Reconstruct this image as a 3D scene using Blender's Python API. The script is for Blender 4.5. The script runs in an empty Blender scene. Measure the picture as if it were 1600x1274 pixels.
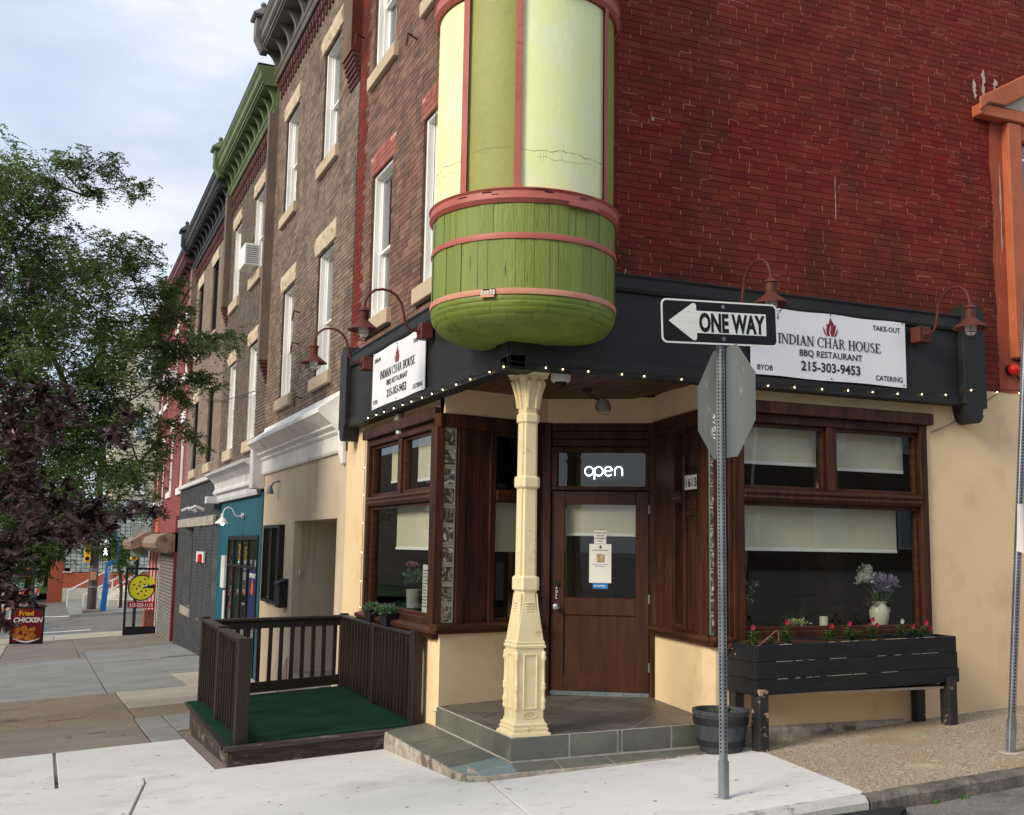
import bpy, bmesh, math, random
import numpy as np
from mathutils import Vector, Matrix
R = math.radians
random.seed(7); rng = np.random.default_rng(7)
S = bpy.context.scene
col = S.collection

# ---------------------------------------------------------------- camera
cam_d = bpy.data.cameras.new('camera'); cam = bpy.data.objects.new('camera', cam_d); col.objects.link(cam)
yaw, pitch, roll = R(22.733), R(7.269), R(0.959)
cf = Vector((math.sin(yaw)*math.cos(pitch), math.cos(yaw)*math.cos(pitch), math.sin(pitch)))
cr = Vector((math.cos(yaw), -math.sin(yaw), 0)); cu = cr.cross(cf)
r2 = cr*math.cos(roll)+cu*math.sin(roll); u2 = -cr*math.sin(roll)+cu*math.cos(roll)
cam.matrix_world = Matrix(((r2.x, u2.x, -cf.x, -3.425), (r2.y, u2.y, -cf.y, -8.064), (r2.z, u2.z, -cf.z, 1.463), (0, 0, 0, 1)))
cam_d.sensor_width = 36; cam_d.lens = 36*1714.5/1600
cam_d.clip_start = .05; cam_d.clip_end = 3000
S.camera = cam

# ---------------------------------------------------------------- sky, sun, exposure
SUN_EL, SUN_AZ = 30, 254          # azimuth clockwise from +Y: light comes from behind and left of the camera
w = bpy.data.worlds.new('World'); S.world = w; w.use_nodes = True
nt = w.node_tree; nt.nodes.clear(); N = nt.nodes.new; L = nt.links.new
out = N('ShaderNodeOutputWorld'); bg = N('ShaderNodeBackground'); L(bg.outputs[0], out.inputs[0])
sky = N('ShaderNodeTexSky'); sky.sky_type = 'NISHITA'; sky.sun_disc = False
sky.sun_elevation = R(SUN_EL); sky.sun_rotation = R(SUN_AZ); sky.air_density = 1.0; sky.dust_density = 2.5; sky.ozone_density = 1.5
tc = N('ShaderNodeTexCoord'); mp = N('ShaderNodeMapping'); mp.inputs['Scale'].default_value = (1, 1, 2.6); mp.inputs['Location'].default_value = (.35, .2, .1)
L(tc.outputs['Generated'], mp.inputs[0])
n1 = N('ShaderNodeTexNoise'); n1.inputs['Scale'].default_value = 2.6; n1.inputs['Detail'].default_value = 7; n1.inputs['Roughness'].default_value = .52; n1.inputs['Distortion'].default_value = .25
L(mp.outputs[0], n1.inputs[0])
cr1 = N('ShaderNodeValToRGB'); cr1.color_ramp.elements[0].position = .36; cr1.color_ramp.elements[1].position = .60
L(n1.outputs[0], cr1.inputs[0])
n2 = N('ShaderNodeTexNoise'); n2.inputs['Scale'].default_value = 5.5; n2.inputs['Detail'].default_value = 6; n2.inputs['Roughness'].default_value = .5
L(mp.outputs[0], n2.inputs[0])
cr2 = N('ShaderNodeValToRGB'); e = cr2.color_ramp.elements
e[0].position = .34; e[0].color = (4.3, 4.7, 5.6, 1); e[1].position = .66; e[1].color = (6.6, 6.9, 7.5, 1)
L(n2.outputs[0], cr2.inputs[0])
base = N('ShaderNodeMix'); base.data_type = 'RGBA'; base.inputs[0].default_value = .55
L(sky.outputs[0], base.inputs[6]); base.inputs[7].default_value = (5.9, 6.9, 8.2, 1)
mx = N('ShaderNodeMix'); mx.data_type = 'RGBA'; L(cr1.outputs[0], mx.inputs[0]); L(base.outputs[2], mx.inputs[6]); L(cr2.outputs[0], mx.inputs[7])
L(mx.outputs[2], bg.inputs[0]); bg.inputs[1].default_value = .070
sd = bpy.data.lights.new('sun', 'SUN'); sd.energy = 1.5; sd.angle = R(22); sd.color = (1, .90, .74)
so = bpy.data.objects.new('sun', sd); col.objects.link(so)
az = R(SUN_AZ); sv = Vector((math.sin(az)*math.cos(R(SUN_EL)), math.cos(az)*math.cos(R(SUN_EL)), math.sin(R(SUN_EL))))
so.rotation_euler = sv.to_track_quat('Z', 'Y').to_euler()
S.view_settings.view_transform = 'Standard'; S.view_settings.look = 'None'; S.view_settings.gamma = 1; S.view_settings.exposure = 1.15
S.view_settings.use_curve_mapping = False

# ---------------------------------------------------------------- materials
def sr(r, g, b):
    f = lambda c: (c/255/12.92) if c/255 <= .04045 else ((c/255+.055)/1.055)**2.4
    return (f(r), f(g), f(b), 1)
def mat(name, c1, c2=None, ns=3., rough=.7, bump=0., bs=40., rand=0., metal=0., spec=.35, st=(1, 1, 1), det=5, dirt=None, crack=None, bst=None, streak=None, coat=0, lo=.35, hi=.65, dist=.004, mid=None):
    m = bpy.data.materials.new(name); m.use_nodes = True; t = m.node_tree; N = t.nodes.new; L = t.links.new
    b = t.nodes['Principled BSDF']; b.inputs['Roughness'].default_value = rough; b.inputs['Metallic'].default_value = metal
    b.inputs['Specular IOR Level'].default_value = spec
    if coat: b.inputs['Coat Weight'].default_value = coat
    g = N('ShaderNodeNewGeometry')
    def noise(scale, stretch, detail=5, rough=.6):
        mp = N('ShaderNodeMapping'); mp.inputs['Scale'].default_value = stretch; L(g.outputs['Position'], mp.inputs[0])
        n = N('ShaderNodeTexNoise'); n.inputs['Scale'].default_value = scale; n.inputs['Detail'].default_value = detail; n.inputs['Roughness'].default_value = rough
        L(mp.outputs[0], n.inputs[0]); return n.outputs[0]
    def ramp(x, a, bb, ca, cb):
        r = N('ShaderNodeValToRGB'); r.color_ramp.elements[0].position = a; r.color_ramp.elements[1].position = bb
        r.color_ramp.elements[0].color = ca; r.color_ramp.elements[1].color = cb; L(x, r.inputs[0]); return r.outputs[0]
    def mixc(f, a, bb, mode='MIX'):
        x = N('ShaderNodeMix'); x.data_type = 'RGBA'; x.blend_type = mode
        if isinstance(f, float): x.inputs[0].default_value = f
        else: L(f, x.inputs[0])
        for i, q in ((6, a), (7, bb)):
            if isinstance(q, tuple): x.inputs[i].default_value = q
            else: L(q, x.inputs[i])
        return x.outputs[2]
    c = ramp(noise(ns, st, det), lo, hi, c1, c2 or c1)
    if mid:                       # large-scale third colour
        c = mixc(ramp(noise(mid[1], (1, 1, 1), 4), mid[2], mid[2]+mid[3], (0, 0, 0, 1), (1, 1, 1, 1)), c, mid[0])
    if rand:
        oi = N('ShaderNodeObjectInfo'); ad = N('ShaderNodeMath'); ad.operation = 'ADD'; L(g.outputs['Random Per Island'], ad.inputs[0]); L(oi.outputs['Random'], ad.inputs[1])
        fr = N('ShaderNodeMath'); fr.operation = 'FRACT'; L(ad.outputs[0], fr.inputs[0])
        mr = N('ShaderNodeMapRange'); mr.inputs[3].default_value = 1-rand; mr.inputs[4].default_value = 1+rand; L(fr.outputs[0], mr.inputs[0])
        hs = N('ShaderNodeHueSaturation'); L(mr.outputs[0], hs.inputs['Value']); L(c, hs.inputs['Color'])
        m2 = N('ShaderNodeMath'); m2.operation = 'MULTIPLY'; m2.inputs[1].default_value = 7.31; L(fr.outputs[0], m2.inputs[0])
        f2 = N('ShaderNodeMath'); f2.operation = 'FRACT'; L(m2.outputs[0], f2.inputs[0])
        m3 = N('ShaderNodeMapRange'); m3.inputs[3].default_value = .5-rand*.04; m3.inputs[4].default_value = .5+rand*.04; L(f2.outputs[0], m3.inputs[0]); L(m3.outputs[0], hs.inputs['Hue'])
        c = hs.outputs[0]
    if dirt:                      # (colour, scale, threshold, softness[, stretch])
        c = mixc(ramp(noise(dirt[1], dirt[4] if len(dirt) > 4 else (1, 1, 1), 8, .68), dirt[2], dirt[2]+dirt[3], (0, 0, 0, 1), (1, 1, 1, 1)), c, dirt[0])
    if streak:
        c = mixc(ramp(noise(streak[1], (6, 6, .35), 6), streak[2], streak[2]+streak[3], (0, 0, 0, 1), (1, 1, 1, 1)), c, streak[0])
    hgt = None
    if bump:
        hgt = noise(bs, bst or st, 6, .65)
    if crack:                     # (colour, scale, stretch, width)
        mp = N('ShaderNodeMapping'); mp.inputs['Scale'].default_value = crack[2]; L(g.outputs['Position'], mp.inputs[0])
        ds = N('ShaderNodeTexNoise'); ds.inputs['Scale'].default_value = 6; L(mp.outputs[0], ds.inputs[0])
        va = N('ShaderNodeVectorMath'); va.operation = 'MULTIPLY_ADD'; va.inputs[1].default_value = (.25, .25, .25); L(ds.outputs['Color'], va.inputs[0]); L(mp.outputs[0], va.inputs[2])
        vo = N('ShaderNodeTexVoronoi'); vo.feature = 'DISTANCE_TO_EDGE'; vo.inputs['Scale'].default_value = crack[1]; L(va.outputs[0], vo.inputs[0])
        k = ramp(vo.outputs['Distance'], 0, crack[3], (1, 1, 1, 1), (0, 0, 0, 1))
        gate = ramp(noise(4.5, (1, 1, 1), 3), .5, .62, (0, 0, 0, 1), (1, 1, 1, 1))
        mm = N('ShaderNodeMath'); mm.operation = 'MULTIPLY'; L(k, mm.inputs[0]); L(gate, mm.inputs[1])
        c = mixc(mm.outputs[0], c, crack[0])
        if hgt is not None:
            sb = N('ShaderNodeMath'); sb.operation = 'SUBTRACT'; L(hgt, sb.inputs[0]); L(mm.outputs[0], sb.inputs[1]); hgt = sb.outputs[0]
    L(c, b.inputs['Base Color'])
    if hgt is not None:
        bu = N('ShaderNodeBump'); bu.inputs['Strength'].default_value = bump; bu.inputs['Distance'].default_value = dist; L(hgt, bu.inputs['Height']); L(bu.outputs[0], b.inputs['Normal'])
    return m
def emit(name, c, s):
    m = bpy.data.materials.new(name); m.use_nodes = True; b = m.node_tree.nodes['Principled BSDF']
    b.inputs['Base Color'].default_value = c; b.inputs['Emission Color'].default_value = c; b.inputs['Emission Strength'].default_value = s; return m
def glassmat(name, tint=(.9, .93, .92, 1), boost=0., rough=.01, wob=0.):
    m = bpy.data.materials.new(name); m.use_nodes = True; t = m.node_tree; N = t.nodes.new; L = t.links.new; t.nodes.remove(t.nodes['Principled BSDF'])
    o = t.nodes['Material Output']; tr = N('ShaderNodeBsdfTransparent'); tr.inputs[0].default_value = tint
    gl = N('ShaderNodeBsdfGlossy'); gl.inputs['Roughness'].default_value = rough; gl.inputs[0].default_value = (.95, .97, 1, 1)
    fr0 = N('ShaderNodeFresnel'); fr0.inputs[0].default_value = 1.5; gg = N('ShaderNodeNewGeometry'); iv = N('ShaderNodeMath'); iv.operation = 'SUBTRACT'; iv.inputs[0].default_value = 1; L(gg.outputs['Backfacing'], iv.inputs[1]); fr = N('ShaderNodeMath'); fr.operation = 'MULTIPLY'; L(fr0.outputs[0], fr.inputs[0]); L(iv.outputs[0], fr.inputs[1])
    if wob:
        n = N('ShaderNodeTexNoise'); n.inputs['Scale'].default_value = 3; g = N('ShaderNodeNewGeometry'); L(g.outputs['Position'], n.inputs[0])
        bu = N('ShaderNodeBump'); bu.inputs['Strength'].default_value = wob; bu.inputs['Distance'].default_value = .02; L(n.outputs[0], bu.inputs['Height']); L(bu.outputs[0], gl.inputs['Normal'])
    bm_ = N('ShaderNodeMath'); bm_.operation = 'MULTIPLY'; bm_.inputs[1].default_value = boost; L(iv.outputs[0], bm_.inputs[0]); ad = N('ShaderNodeMath'); ad.operation = 'ADD'; ad.use_clamp = True; L(fr.outputs[0], ad.inputs[0]); L(bm_.outputs[0], ad.inputs[1])
    mx = N('ShaderNodeMixShader'); L(ad.outputs[0], mx.inputs[0]); L(tr.outputs[0], mx.inputs[1]); L(gl.outputs[0], mx.inputs[2]); L(mx.outputs[0], o.inputs[0]); return m
def leafmat(name, c1, c2, ns=1.2, rand=.35, rough=.5, trans=.35):
    m = bpy.data.materials.new(name); m.use_nodes = True; t = m.node_tree; N = t.nodes.new; L = t.links.new
    b = t.nodes['Principled BSDF']; b.inputs['Roughness'].default_value = rough; b.inputs['Specular IOR Level'].default_value = .4
    g = N('ShaderNodeNewGeometry'); n = N('ShaderNodeTexNoise'); n.inputs['Scale'].default_value = ns; L(g.outputs['Position'], n.inputs[0])
    r = N('ShaderNodeValToRGB'); r.color_ramp.elements[0].position = .35; r.color_ramp.elements[1].position = .65; r.color_ramp.elements[0].color = c1; r.color_ramp.elements[1].color = c2; L(n.outputs[0], r.inputs[0])
    oi = N('ShaderNodeObjectInfo'); ad = N('ShaderNodeMath'); ad.operation = 'ADD'; L(g.outputs['Random Per Island'], ad.inputs[0]); L(oi.outputs['Random'], ad.inputs[1])
    fr = N('ShaderNodeMath'); fr.operation = 'FRACT'; L(ad.outputs[0], fr.inputs[0])
    mr = N('ShaderNodeMapRange'); mr.inputs[3].default_value = 1-rand; mr.inputs[4].default_value = 1+rand; L(fr.outputs[0], mr.inputs[0])
    hs = N('ShaderNodeHueSaturation'); L(mr.outputs[0], hs.inputs['Value']); L(r.outputs[0], hs.inputs['Color']); L(hs.outputs[0], b.inputs['Base Color'])
    tl = N('ShaderNodeBsdfTranslucent'); L(hs.outputs[0], tl.inputs[0]); mx = N('ShaderNodeMixShader'); mx.inputs[0].default_value = trans
    L(b.outputs[0], mx.inputs[1]); L(tl.outputs[0], mx.inputs[2]); L(mx.outputs[0], t.nodes['Material Output'].inputs[0]); return m

M = {}
M['brick_red'] = mat('painted red brick', sr(106, 43, 32), sr(120, 53, 39), 2.2, .75, .5, 60, rand=.15, spec=.12, dirt=(sr(70, 44, 34), .7, .50, .20), mid=(sr(118, 38, 30), .5, .52, .2), dist=.003)
M['pointing'] = mat('pale pink pointing', sr(212, 142, 116), sr(164, 92, 74), 6, .85)
M['mortar_pink'] = mat('painted mortar', sr(70, 27, 20), sr(98, 42, 32), 3.4, .85)
M['brick_front'] = mat('worn brown red brick', sr(104, 78, 64), sr(128, 98, 82), 2.2, .75, .5, 60, rand=.3, mid=(sr(112, 60, 48), .7, .56, .12), dirt=(sr(124, 80, 60), 1.1, .57, .1), dist=.003)
M['mortar_dark'] = mat('sooty mortar', sr(74, 52, 46), sr(106, 80, 70), 9, .9)
M['brick_brown'] = mat('brown iron spot brick', sr(112, 95, 80), sr(136, 117, 100), 2.5, .75, .5, 60, rand=.26, dirt=(sr(92, 76, 66), 1.2, .54, .1), dist=.003, streak=(sr(84, 70, 62), 1.0, .60, .12))
M['mortar_brown'] = mat('brown mortar', sr(56, 48, 42), sr(80, 70, 60), 9, .9)
M['brick_brown_dark'] = mat('soot brown brick', sr(104, 82, 64), sr(122, 100, 80), 2.5, .8, .4, 60, rand=.2)
M['brick_tall'] = mat('brown brick with pale joints', sr(94, 82, 72), sr(112, 98, 86), 2.5, .75, .4, 60, rand=.2, dist=.003)
M['mortar_pale'] = mat('pale mortar', sr(176, 162, 146), sr(150, 134, 120), 6, .9)
M['brick_header'] = mat('salmon painted header brick', sr(146, 82, 70), sr(160, 98, 84), 3, .7, .4, 60, rand=.12)
M['mortar_header'] = mat('salmon mortar', sr(208, 160, 142), sr(190, 130, 110), 5, .9)
M['wall_taupe'] = mat('taupe brick face far', sr(118, 102, 88), sr(138, 122, 106), 1.4, .85, .6, 24, st=(1, 1, 3), dist=.02)
M['wall_salmon'] = mat('salmon painted brick', sr(126, 62, 60), sr(142, 76, 72), 1.2, .8, .5, 20, st=(1, 1, 3), dist=.02)
M['wall_crimson'] = mat('crimson painted brick', sr(98, 38, 38), sr(114, 48, 46), 1.2, .8)
M['wall_beige'] = mat('beige tower render', sr(186, 178, 158), sr(200, 192, 172), .5, .9)
M['corbel'] = mat('maroon corbel brick', sr(74, 40, 38), sr(94, 56, 50), 4, .75, rand=.15)
M['grey_brick'] = mat('charcoal painted brick', sr(54, 54, 58), sr(68, 68, 72), 3, .7, rand=.12)
M['band_stone'] = mat('grey band stone', sr(150, 145, 133), sr(166, 160, 148), 2, .8, dirt=(sr(120, 112, 100), 3, .56, .1))
M['mortar_grey'] = mat('grey mortar', sr(132, 132, 134), sr(110, 110, 112), 3, .9)
M['stucco'] = mat('cream stucco', sr(226, 198, 156), sr(234, 208, 167), .9, .85, .45, 55, dirt=(sr(216, 188, 146), 1.6, .52, .14), streak=(sr(206, 172, 122), .9, .64, .14), dist=.006)
M['stucco_tan'] = mat('smooth tan stucco', sr(190, 173, 148), sr(206, 190, 166), 1.1, .85, .35, 9, streak=(sr(176, 152, 122), .9, .55, .16), dirt=(sr(186, 162, 132), 2.2, .6, .1), dist=.01)
M['black_paint'] = mat('charcoal black painted wood', sr(31, 31, 32), sr(39, 39, 40), 2, .55, .3, 25, st=(1, 1, 6), dirt=(sr(84, 84, 88), 9, .70, .04), dist=.002)
M['black_flaked'] = mat('flaked black paint', sr(20, 21, 25), sr(31, 33, 37), 3, .5, .5, 30, st=(1, 6, 6), dirt=(sr(150, 126, 100), 11, .705, .015), dist=.003)
M['black_foot'] = mat('black paint worn to wood', sr(32, 32, 34), sr(50, 48, 48), 3, .6, .5, 30, dirt=(sr(160, 132, 112), 7, .56, .03), dist=.003)
M['wood_dark'] = mat('dark stained cedar', sr(46, 25, 15), sr(80, 46, 28), 5, .5, .5, 30, st=(4, 4, .35), bst=(5, 5, .4), dirt=(sr(40, 20, 12), 2, .52, .12, (3, 3, .5)), dist=.003, spec=.25)
M['wood_dark_h'] = mat('dark stained cedar across', sr(50, 27, 16), sr(82, 48, 29), 5, .5, .5, 30, st=(.5, .5, 7), bst=(.5, .5, 8), dirt=(sr(136, 104, 76), 8, .70, .03, (.5, .5, 5)), dist=.003, spec=.25)
M['wood_soffit'] = mat('dark soffit boards', sr(70, 42, 26), sr(92, 58, 36), 4, .55, .4, 20, st=(.6, 6, 1))
M['wood_door'] = mat('brown stained door', sr(60, 34, 21), sr(76, 45, 29), 3.5, .42, .4, 30, st=(5, 5, .5), bst=(6, 6, .5), dirt=(sr(58, 32, 20), 2.4, .52, .16, (3, 3, .4)), dist=.002, spec=.28)
M['deck_paint'] = mat('espresso painted rail', sr(30, 21, 18), sr(46, 34, 29), 4, .5, .4, 30, st=(3, 3, .6), dirt=(sr(116, 98, 88), 10, .68, .04), dist=.002, spec=.45)
M['deck_skirt'] = mat('weathered skirt board', sr(52, 42, 38), sr(82, 70, 64), 5, .75, .7, 30, st=(.6, .6, 6), dirt=(sr(138, 122, 110), 3.5, .56, .08, (.8, .8, 2)), dist=.006)
M['carpet'] = mat('green outdoor carpet', sr(20, 50, 37), sr(30, 61, 45), 2.2, .95, .9, 180, dirt=(sr(66, 92, 74), 34, .66, .04), mid=(sr(18, 42, 32), 1.6, .5, .25), dist=.008, spec=.1)
M['cream_iron'] = mat('cream painted cast iron', sr(226, 208, 164), sr(234, 217, 176), 2, .42, .25, 30, dirt=(sr(196, 164, 112), 11, .62, .04), mid=(sr(214, 190, 140), 2.5, .54, .15), dist=.004, spec=.4)
M['green_light'] = mat('pale lime paint', sr(228, 236, 168), sr(238, 244, 186), .8, .55, .5, 14, st=(1, 1, .5), dist=.008, dirt=(sr(232, 238, 206), 1.2, .5, .2))
M['green_dark'] = mat('olive green paint', sr(132, 136, 64), sr(144, 148, 74), 1.1, .5, .5, 14, dist=.008, rand=.035)
M['green_board'] = mat('olive green boards', sr(116, 130, 58), sr(128, 142, 68), 1.3, .5, .7, 9, st=(3, 3, .5), bst=(5, 5, .7), dirt=(sr(58, 68, 24), 16, .635, .012, (1.6, 1.6, .10)), streak=(sr(140, 150, 86), 4.5, .60, .08), dist=.012, rand=.07)
M['green_bowl'] = mat('olive green bowl shingles', sr(106, 122, 48), sr(120, 136, 58), 1.6, .5, .6, 9, dirt=(sr(70, 80, 30), 10, .66, .02, (.3, .3, 2.2)), dist=.014, rand=.10)
M['pink_trim'] = mat('salmon pink trim', sr(164, 86, 74), sr(176, 99, 87), 2.5, .5, .4, 16, dirt=(sr(150, 64, 52), 4, .62, .03, (1, 1, 5)), dist=.004)
M['pink_pale'] = mat('faded pink trim', sr(200, 144, 120), sr(192, 130, 106), 3, .55, .4, 16, dirt=(sr(182, 104, 84), 5, .62, .05, (1, 1, 3)), dist=.004)
M['white_paint'] = mat('white painted wood', sr(232, 230, 226), sr(244, 243, 240), 2, .5, dirt=(sr(206, 200, 190), 4, .62, .1))
M['white_cornice'] = mat('whitewashed cornice', sr(222, 218, 212), sr(240, 238, 234), 2, .6, .5, 14, dirt=(sr(176, 168, 160), 3, .58, .1), dist=.006)
M['grey_white'] = mat('grey white paint', sr(196, 196, 198), sr(214, 212, 212), 2, .6, dirt=(sr(150, 146, 144), 3, .58, .1))
M['limestone'] = mat('limestone', sr(184, 164, 138), sr(198, 180, 154), 2, .8, .4, 30, dirt=(sr(176, 150, 118), 4, .58, .1), dist=.004)
M['limestone_rough'] = mat('rock faced limestone', sr(190, 172, 144), sr(206, 190, 164), 3, .85, .9, 11, dirt=(sr(160, 132, 100), 9, .56, .05), dist=.02)
M['slate'] = mat('grey green slate', sr(92, 94, 84), sr(112, 112, 100), 2.4, .5, .5, 12, rand=.12, dirt=(sr(128, 128, 112), 2.5, .58, .08), crack=(sr(84, 84, 74), 2, (1, 1, 1), .006), dist=.004, spec=.4)
M['slate_dark'] = mat('grey brown slate', sr(84, 80, 74), sr(104, 100, 92), 1.6, .45, .4, 12, rand=.1, dirt=(sr(74, 66, 60), 2.2, .52, .15), dist=.003, spec=.4)
M['slate_blue'] = mat('blue green slate', sr(104, 122, 122), sr(120, 136, 134), 3, .5, .4, 12, rand=.08, dist=.004)
M['grout'] = mat('pale grout', sr(206, 202, 190), sr(170, 166, 154), 6, .9)
M['mortar_edge'] = mat('rough mortar edge', sr(150, 140, 126), sr(186, 178, 164), 9, .9, .9, 18, dirt=(sr(110, 98, 86), 5, .55, .08), dist=.02)
M['conc_new'] = mat('new pale concrete', sr(208, 206, 201), sr(218, 216, 211), 1.2, .85, .25, 90, streak=None, dirt=(sr(158, 154, 147), 12, .61, .07, (.5, 1.6, 1)), dist=.003, mid=(sr(196, 193, 188), 1.1, .52, .14))
M['conc_grey'] = mat('grey old concrete', sr(132, 132, 128), sr(148, 147, 143), 1.2, .85, .35, 60, dirt=(sr(120, 118, 112), 1.4, .54, .15, (1, 2, 1)), dist=.004)
M['conc_brown'] = mat('brown stained concrete', sr(122, 112, 102), sr(138, 128, 117), 1.1, .85, .35, 60, dirt=(sr(104, 92, 82), 1.6, .58, .12, (1, 2, 1)), dist=.004)
M['conc_cream'] = mat('cream old concrete', sr(168, 158, 142), sr(182, 172, 156), 1.2, .85, .35, 60, dirt=(sr(140, 128, 112), 1.6, .56, .12, (1, 3, 1)), dist=.004)
M['conc_agg'] = mat('exposed aggregate concrete', sr(98, 85, 70), sr(166, 150, 128), 60, .9, .9, 60, det=3, dirt=(sr(92, 80, 68), 2, .56, .15), dist=.01)
M['conc_side'] = mat('side street aggregate concrete', sr(104, 91, 76), sr(204, 189, 163), 60, .9, 1, 60, det=4, dirt=(sr(188, 172, 146), 2.2, .58, .10), dist=.01, mid=(sr(160, 138, 108), .9, .58, .1))
M['kerb'] = mat('worn kerb stone', sr(84, 80, 74), sr(122, 116, 106), 8, .9, 1, 18, dirt=(sr(150, 142, 126), 4, .58, .06), dist=.02)
M['kerb_new'] = mat('new kerb concrete', sr(176, 174, 168), sr(198, 196, 190), 6, .9, .6, 20, dirt=(sr(140, 136, 128), 4, .58, .06), dist=.01)
M['asphalt'] = mat('old grey asphalt', sr(106, 102, 98), sr(134, 129, 122), 45, .9, .8, 60, det=3, dirt=(sr(92, 90, 88), 1.4, .52, .14), dist=.008)
M['asphalt_new'] = mat('fresh black asphalt', sr(26, 26, 28), sr(48, 48, 50), 40, .8, 1, 50, dist=.015)
M['road_paint'] = mat('worn road paint', sr(206, 206, 202), sr(226, 226, 222), 6, .8, dirt=(sr(140, 138, 134), 5, .6, .04))
M['galv'] = mat('galvanised steel', sr(116, 121, 126), sr(142, 147, 151), 5, .45, .1, 20, metal=.45, dirt=(sr(118, 120, 124), 4, .56, .1, (1, 1, .3)), spec=.5)
M['alu'] = mat('dull aluminium sheet', sr(122, 128, 130), sr(142, 148, 148), 2, .45, .08, 8, metal=.6, st=(1, 1, .2), dirt=(sr(190, 186, 176), 3, .62, .06, (1, 2, 1)))
M['hole'] = mat('punched hole dark', sr(16, 16, 18), None, rough=.9)
M['sign_black'] = mat('sign black', sr(14, 14, 15), sr(20, 20, 21), 4, .4)
M['sign_white'] = mat('reflective sign white', sr(226, 228, 222), sr(236, 238, 232), 3, .35, .1, 30, st=(.4, 1, 20))
M['banner'] = mat('white vinyl banner', sr(232, 231, 236), sr(240, 240, 244), 1.2, .38, .15, 4, dist=.01)
M['ink'] = mat('dark navy ink', sr(38, 38, 48), None, rough=.5)
M['ink_red'] = mat('maroon ink', sr(124, 34, 44), sr(134, 40, 50), 5, .5)
M['lamp_red'] = mat('brick red enamel', sr(84, 42, 37), sr(98, 51, 45), 4, .55, spec=.25, dirt=(sr(70, 34, 30), 5, .58, .1))
M['enamel_white'] = mat('white enamel', sr(222, 224, 222), sr(232, 232, 230), 3, .35)
M['frost'] = mat('frosted lamp glass', sr(206, 206, 196), sr(222, 220, 210), 3, .25, spec=.6)
M['wire'] = mat('black wire', sr(24, 22, 22), None, rough=.5)
M['teal'] = mat('teal painted front', sr(18, 78, 90), sr(26, 90, 102), 1.5, .6, dirt=(sr(20, 78, 90), 2, .55, .12))
M['cornice_grey'] = mat('grey bronze cornice', sr(96, 92, 86), sr(114, 110, 104), 2, .6, dirt=(sr(126, 112, 92), 3, .56, .1))
M['cornice_green'] = mat('green cornice', sr(92, 105, 68), sr(106, 120, 80), 2, .6, dirt=(sr(84, 98, 56), 3, .56, .1))
M['cornice_black'] = mat('black cornice', sr(44, 44, 48), sr(60, 60, 64), 2, .55)
M['cornice_maroon'] = mat('maroon cornice', sr(88, 48, 48), sr(110, 66, 64), 2, .6)
M['orange'] = mat('orange painted trim', sr(172, 92, 62), sr(186, 106, 74), 3, .65, .4, 25, dist=.004, dirt=(sr(180, 88, 56), 3, .56, .1))
M['shade'] = mat('beige roller shade', sr(206, 198, 174), sr(216, 208, 186), 1.2, .8, .15, 80, st=(1, 1, .3))
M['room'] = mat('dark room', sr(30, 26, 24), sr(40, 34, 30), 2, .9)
M['room_wall'] = mat('dim room wall', sr(74, 60, 50), sr(86, 72, 60), 2, .9)
M['curtain'] = mat('grey white curtain', sr(128, 130, 130), sr(150, 152, 150), 8, .9, st=(4, 4, .2))
M['paper'] = mat('white paper', sr(226, 224, 216), sr(234, 232, 226), 5, .7)
M['chrome'] = mat('satin nickel', sr(206, 202, 192), None, rough=.25, metal=1)
M['black_plastic'] = mat('black plastic', sr(22, 23, 25), sr(30, 31, 33), 5, .45)
M['barrel'] = mat('grey plastic barrel', sr(52, 55, 60), sr(70, 73, 78), 5, .6, .5, 20, st=(4, 4, .5), dirt=(sr(120, 118, 112), 12, .66, .03))
M['barrel_band'] = mat('dark barrel band', sr(28, 29, 32), sr(38, 39, 42), 5, .55)
M['soil'] = mat('potting soil', sr(44, 32, 24), sr(72, 54, 40), 20, .95, .8, 40, dist=.01)
M['shutter'] = mat('grey roll shutter', sr(112, 110, 106), sr(128, 126, 120), 2, .6, dirt=(sr(92, 86, 78), 3, .56, .1))
M['steel_box'] = mat('rusty beige steel housing', sr(128, 104, 84), sr(152, 130, 110), 2, .6, dirt=(sr(102, 78, 60), 3, .54, .1))
M['yellow'] = mat('signal yellow', sr(238, 178, 30), sr(246, 190, 44), 3, .45)
M['blue'] = mat('transit blue', sr(36, 120, 190), sr(44, 130, 200), 3, .45)
M['pole_brown'] = mat('brown steel pole', sr(72, 60, 54), sr(92, 78, 70), 3, .6)
M['pole_green'] = mat('dark green lamp post', sr(24, 52, 42), sr(32, 62, 50), 3, .5)
M['far_brick'] = mat('orange red brick', sr(166, 82, 56), sr(182, 98, 70), 6, .85, st=(1, 1, 3))
M['far_stone'] = mat('pale stone', sr(196, 188, 172), sr(212, 205, 190), 1.5, .85, st=(1, 1, 3))
M['far_block'] = mat('glass block wall', sr(138, 150, 146), sr(182, 190, 184), 3, .3)
M['far_grid'] = mat('grey grid joint', sr(96, 96, 92), None, rough=.8)
M['barr_orange'] = mat('barricade orange', sr(230, 88, 40), None, rough=.5)
M['barr_white'] = mat('barricade white', sr(236, 236, 232), None, rough=.5)
M['poster_red'] = mat('dark red poster', sr(136, 24, 24), sr(100, 16, 18), 4, .4)
M['fry'] = mat('fried chicken print', sr(206, 138, 50), sr(150, 84, 28), 14, .5, rand=.3)
M['pizza'] = mat('yellow cheese decal', sr(214, 204, 40), sr(222, 214, 60), 4, .5)
M['red_sign'] = mat('red decal', sr(168, 30, 40), None, rough=.5)
M['poster_blue'] = mat('dark blue poster', sr(26, 34, 84), None, rough=.5)
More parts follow.
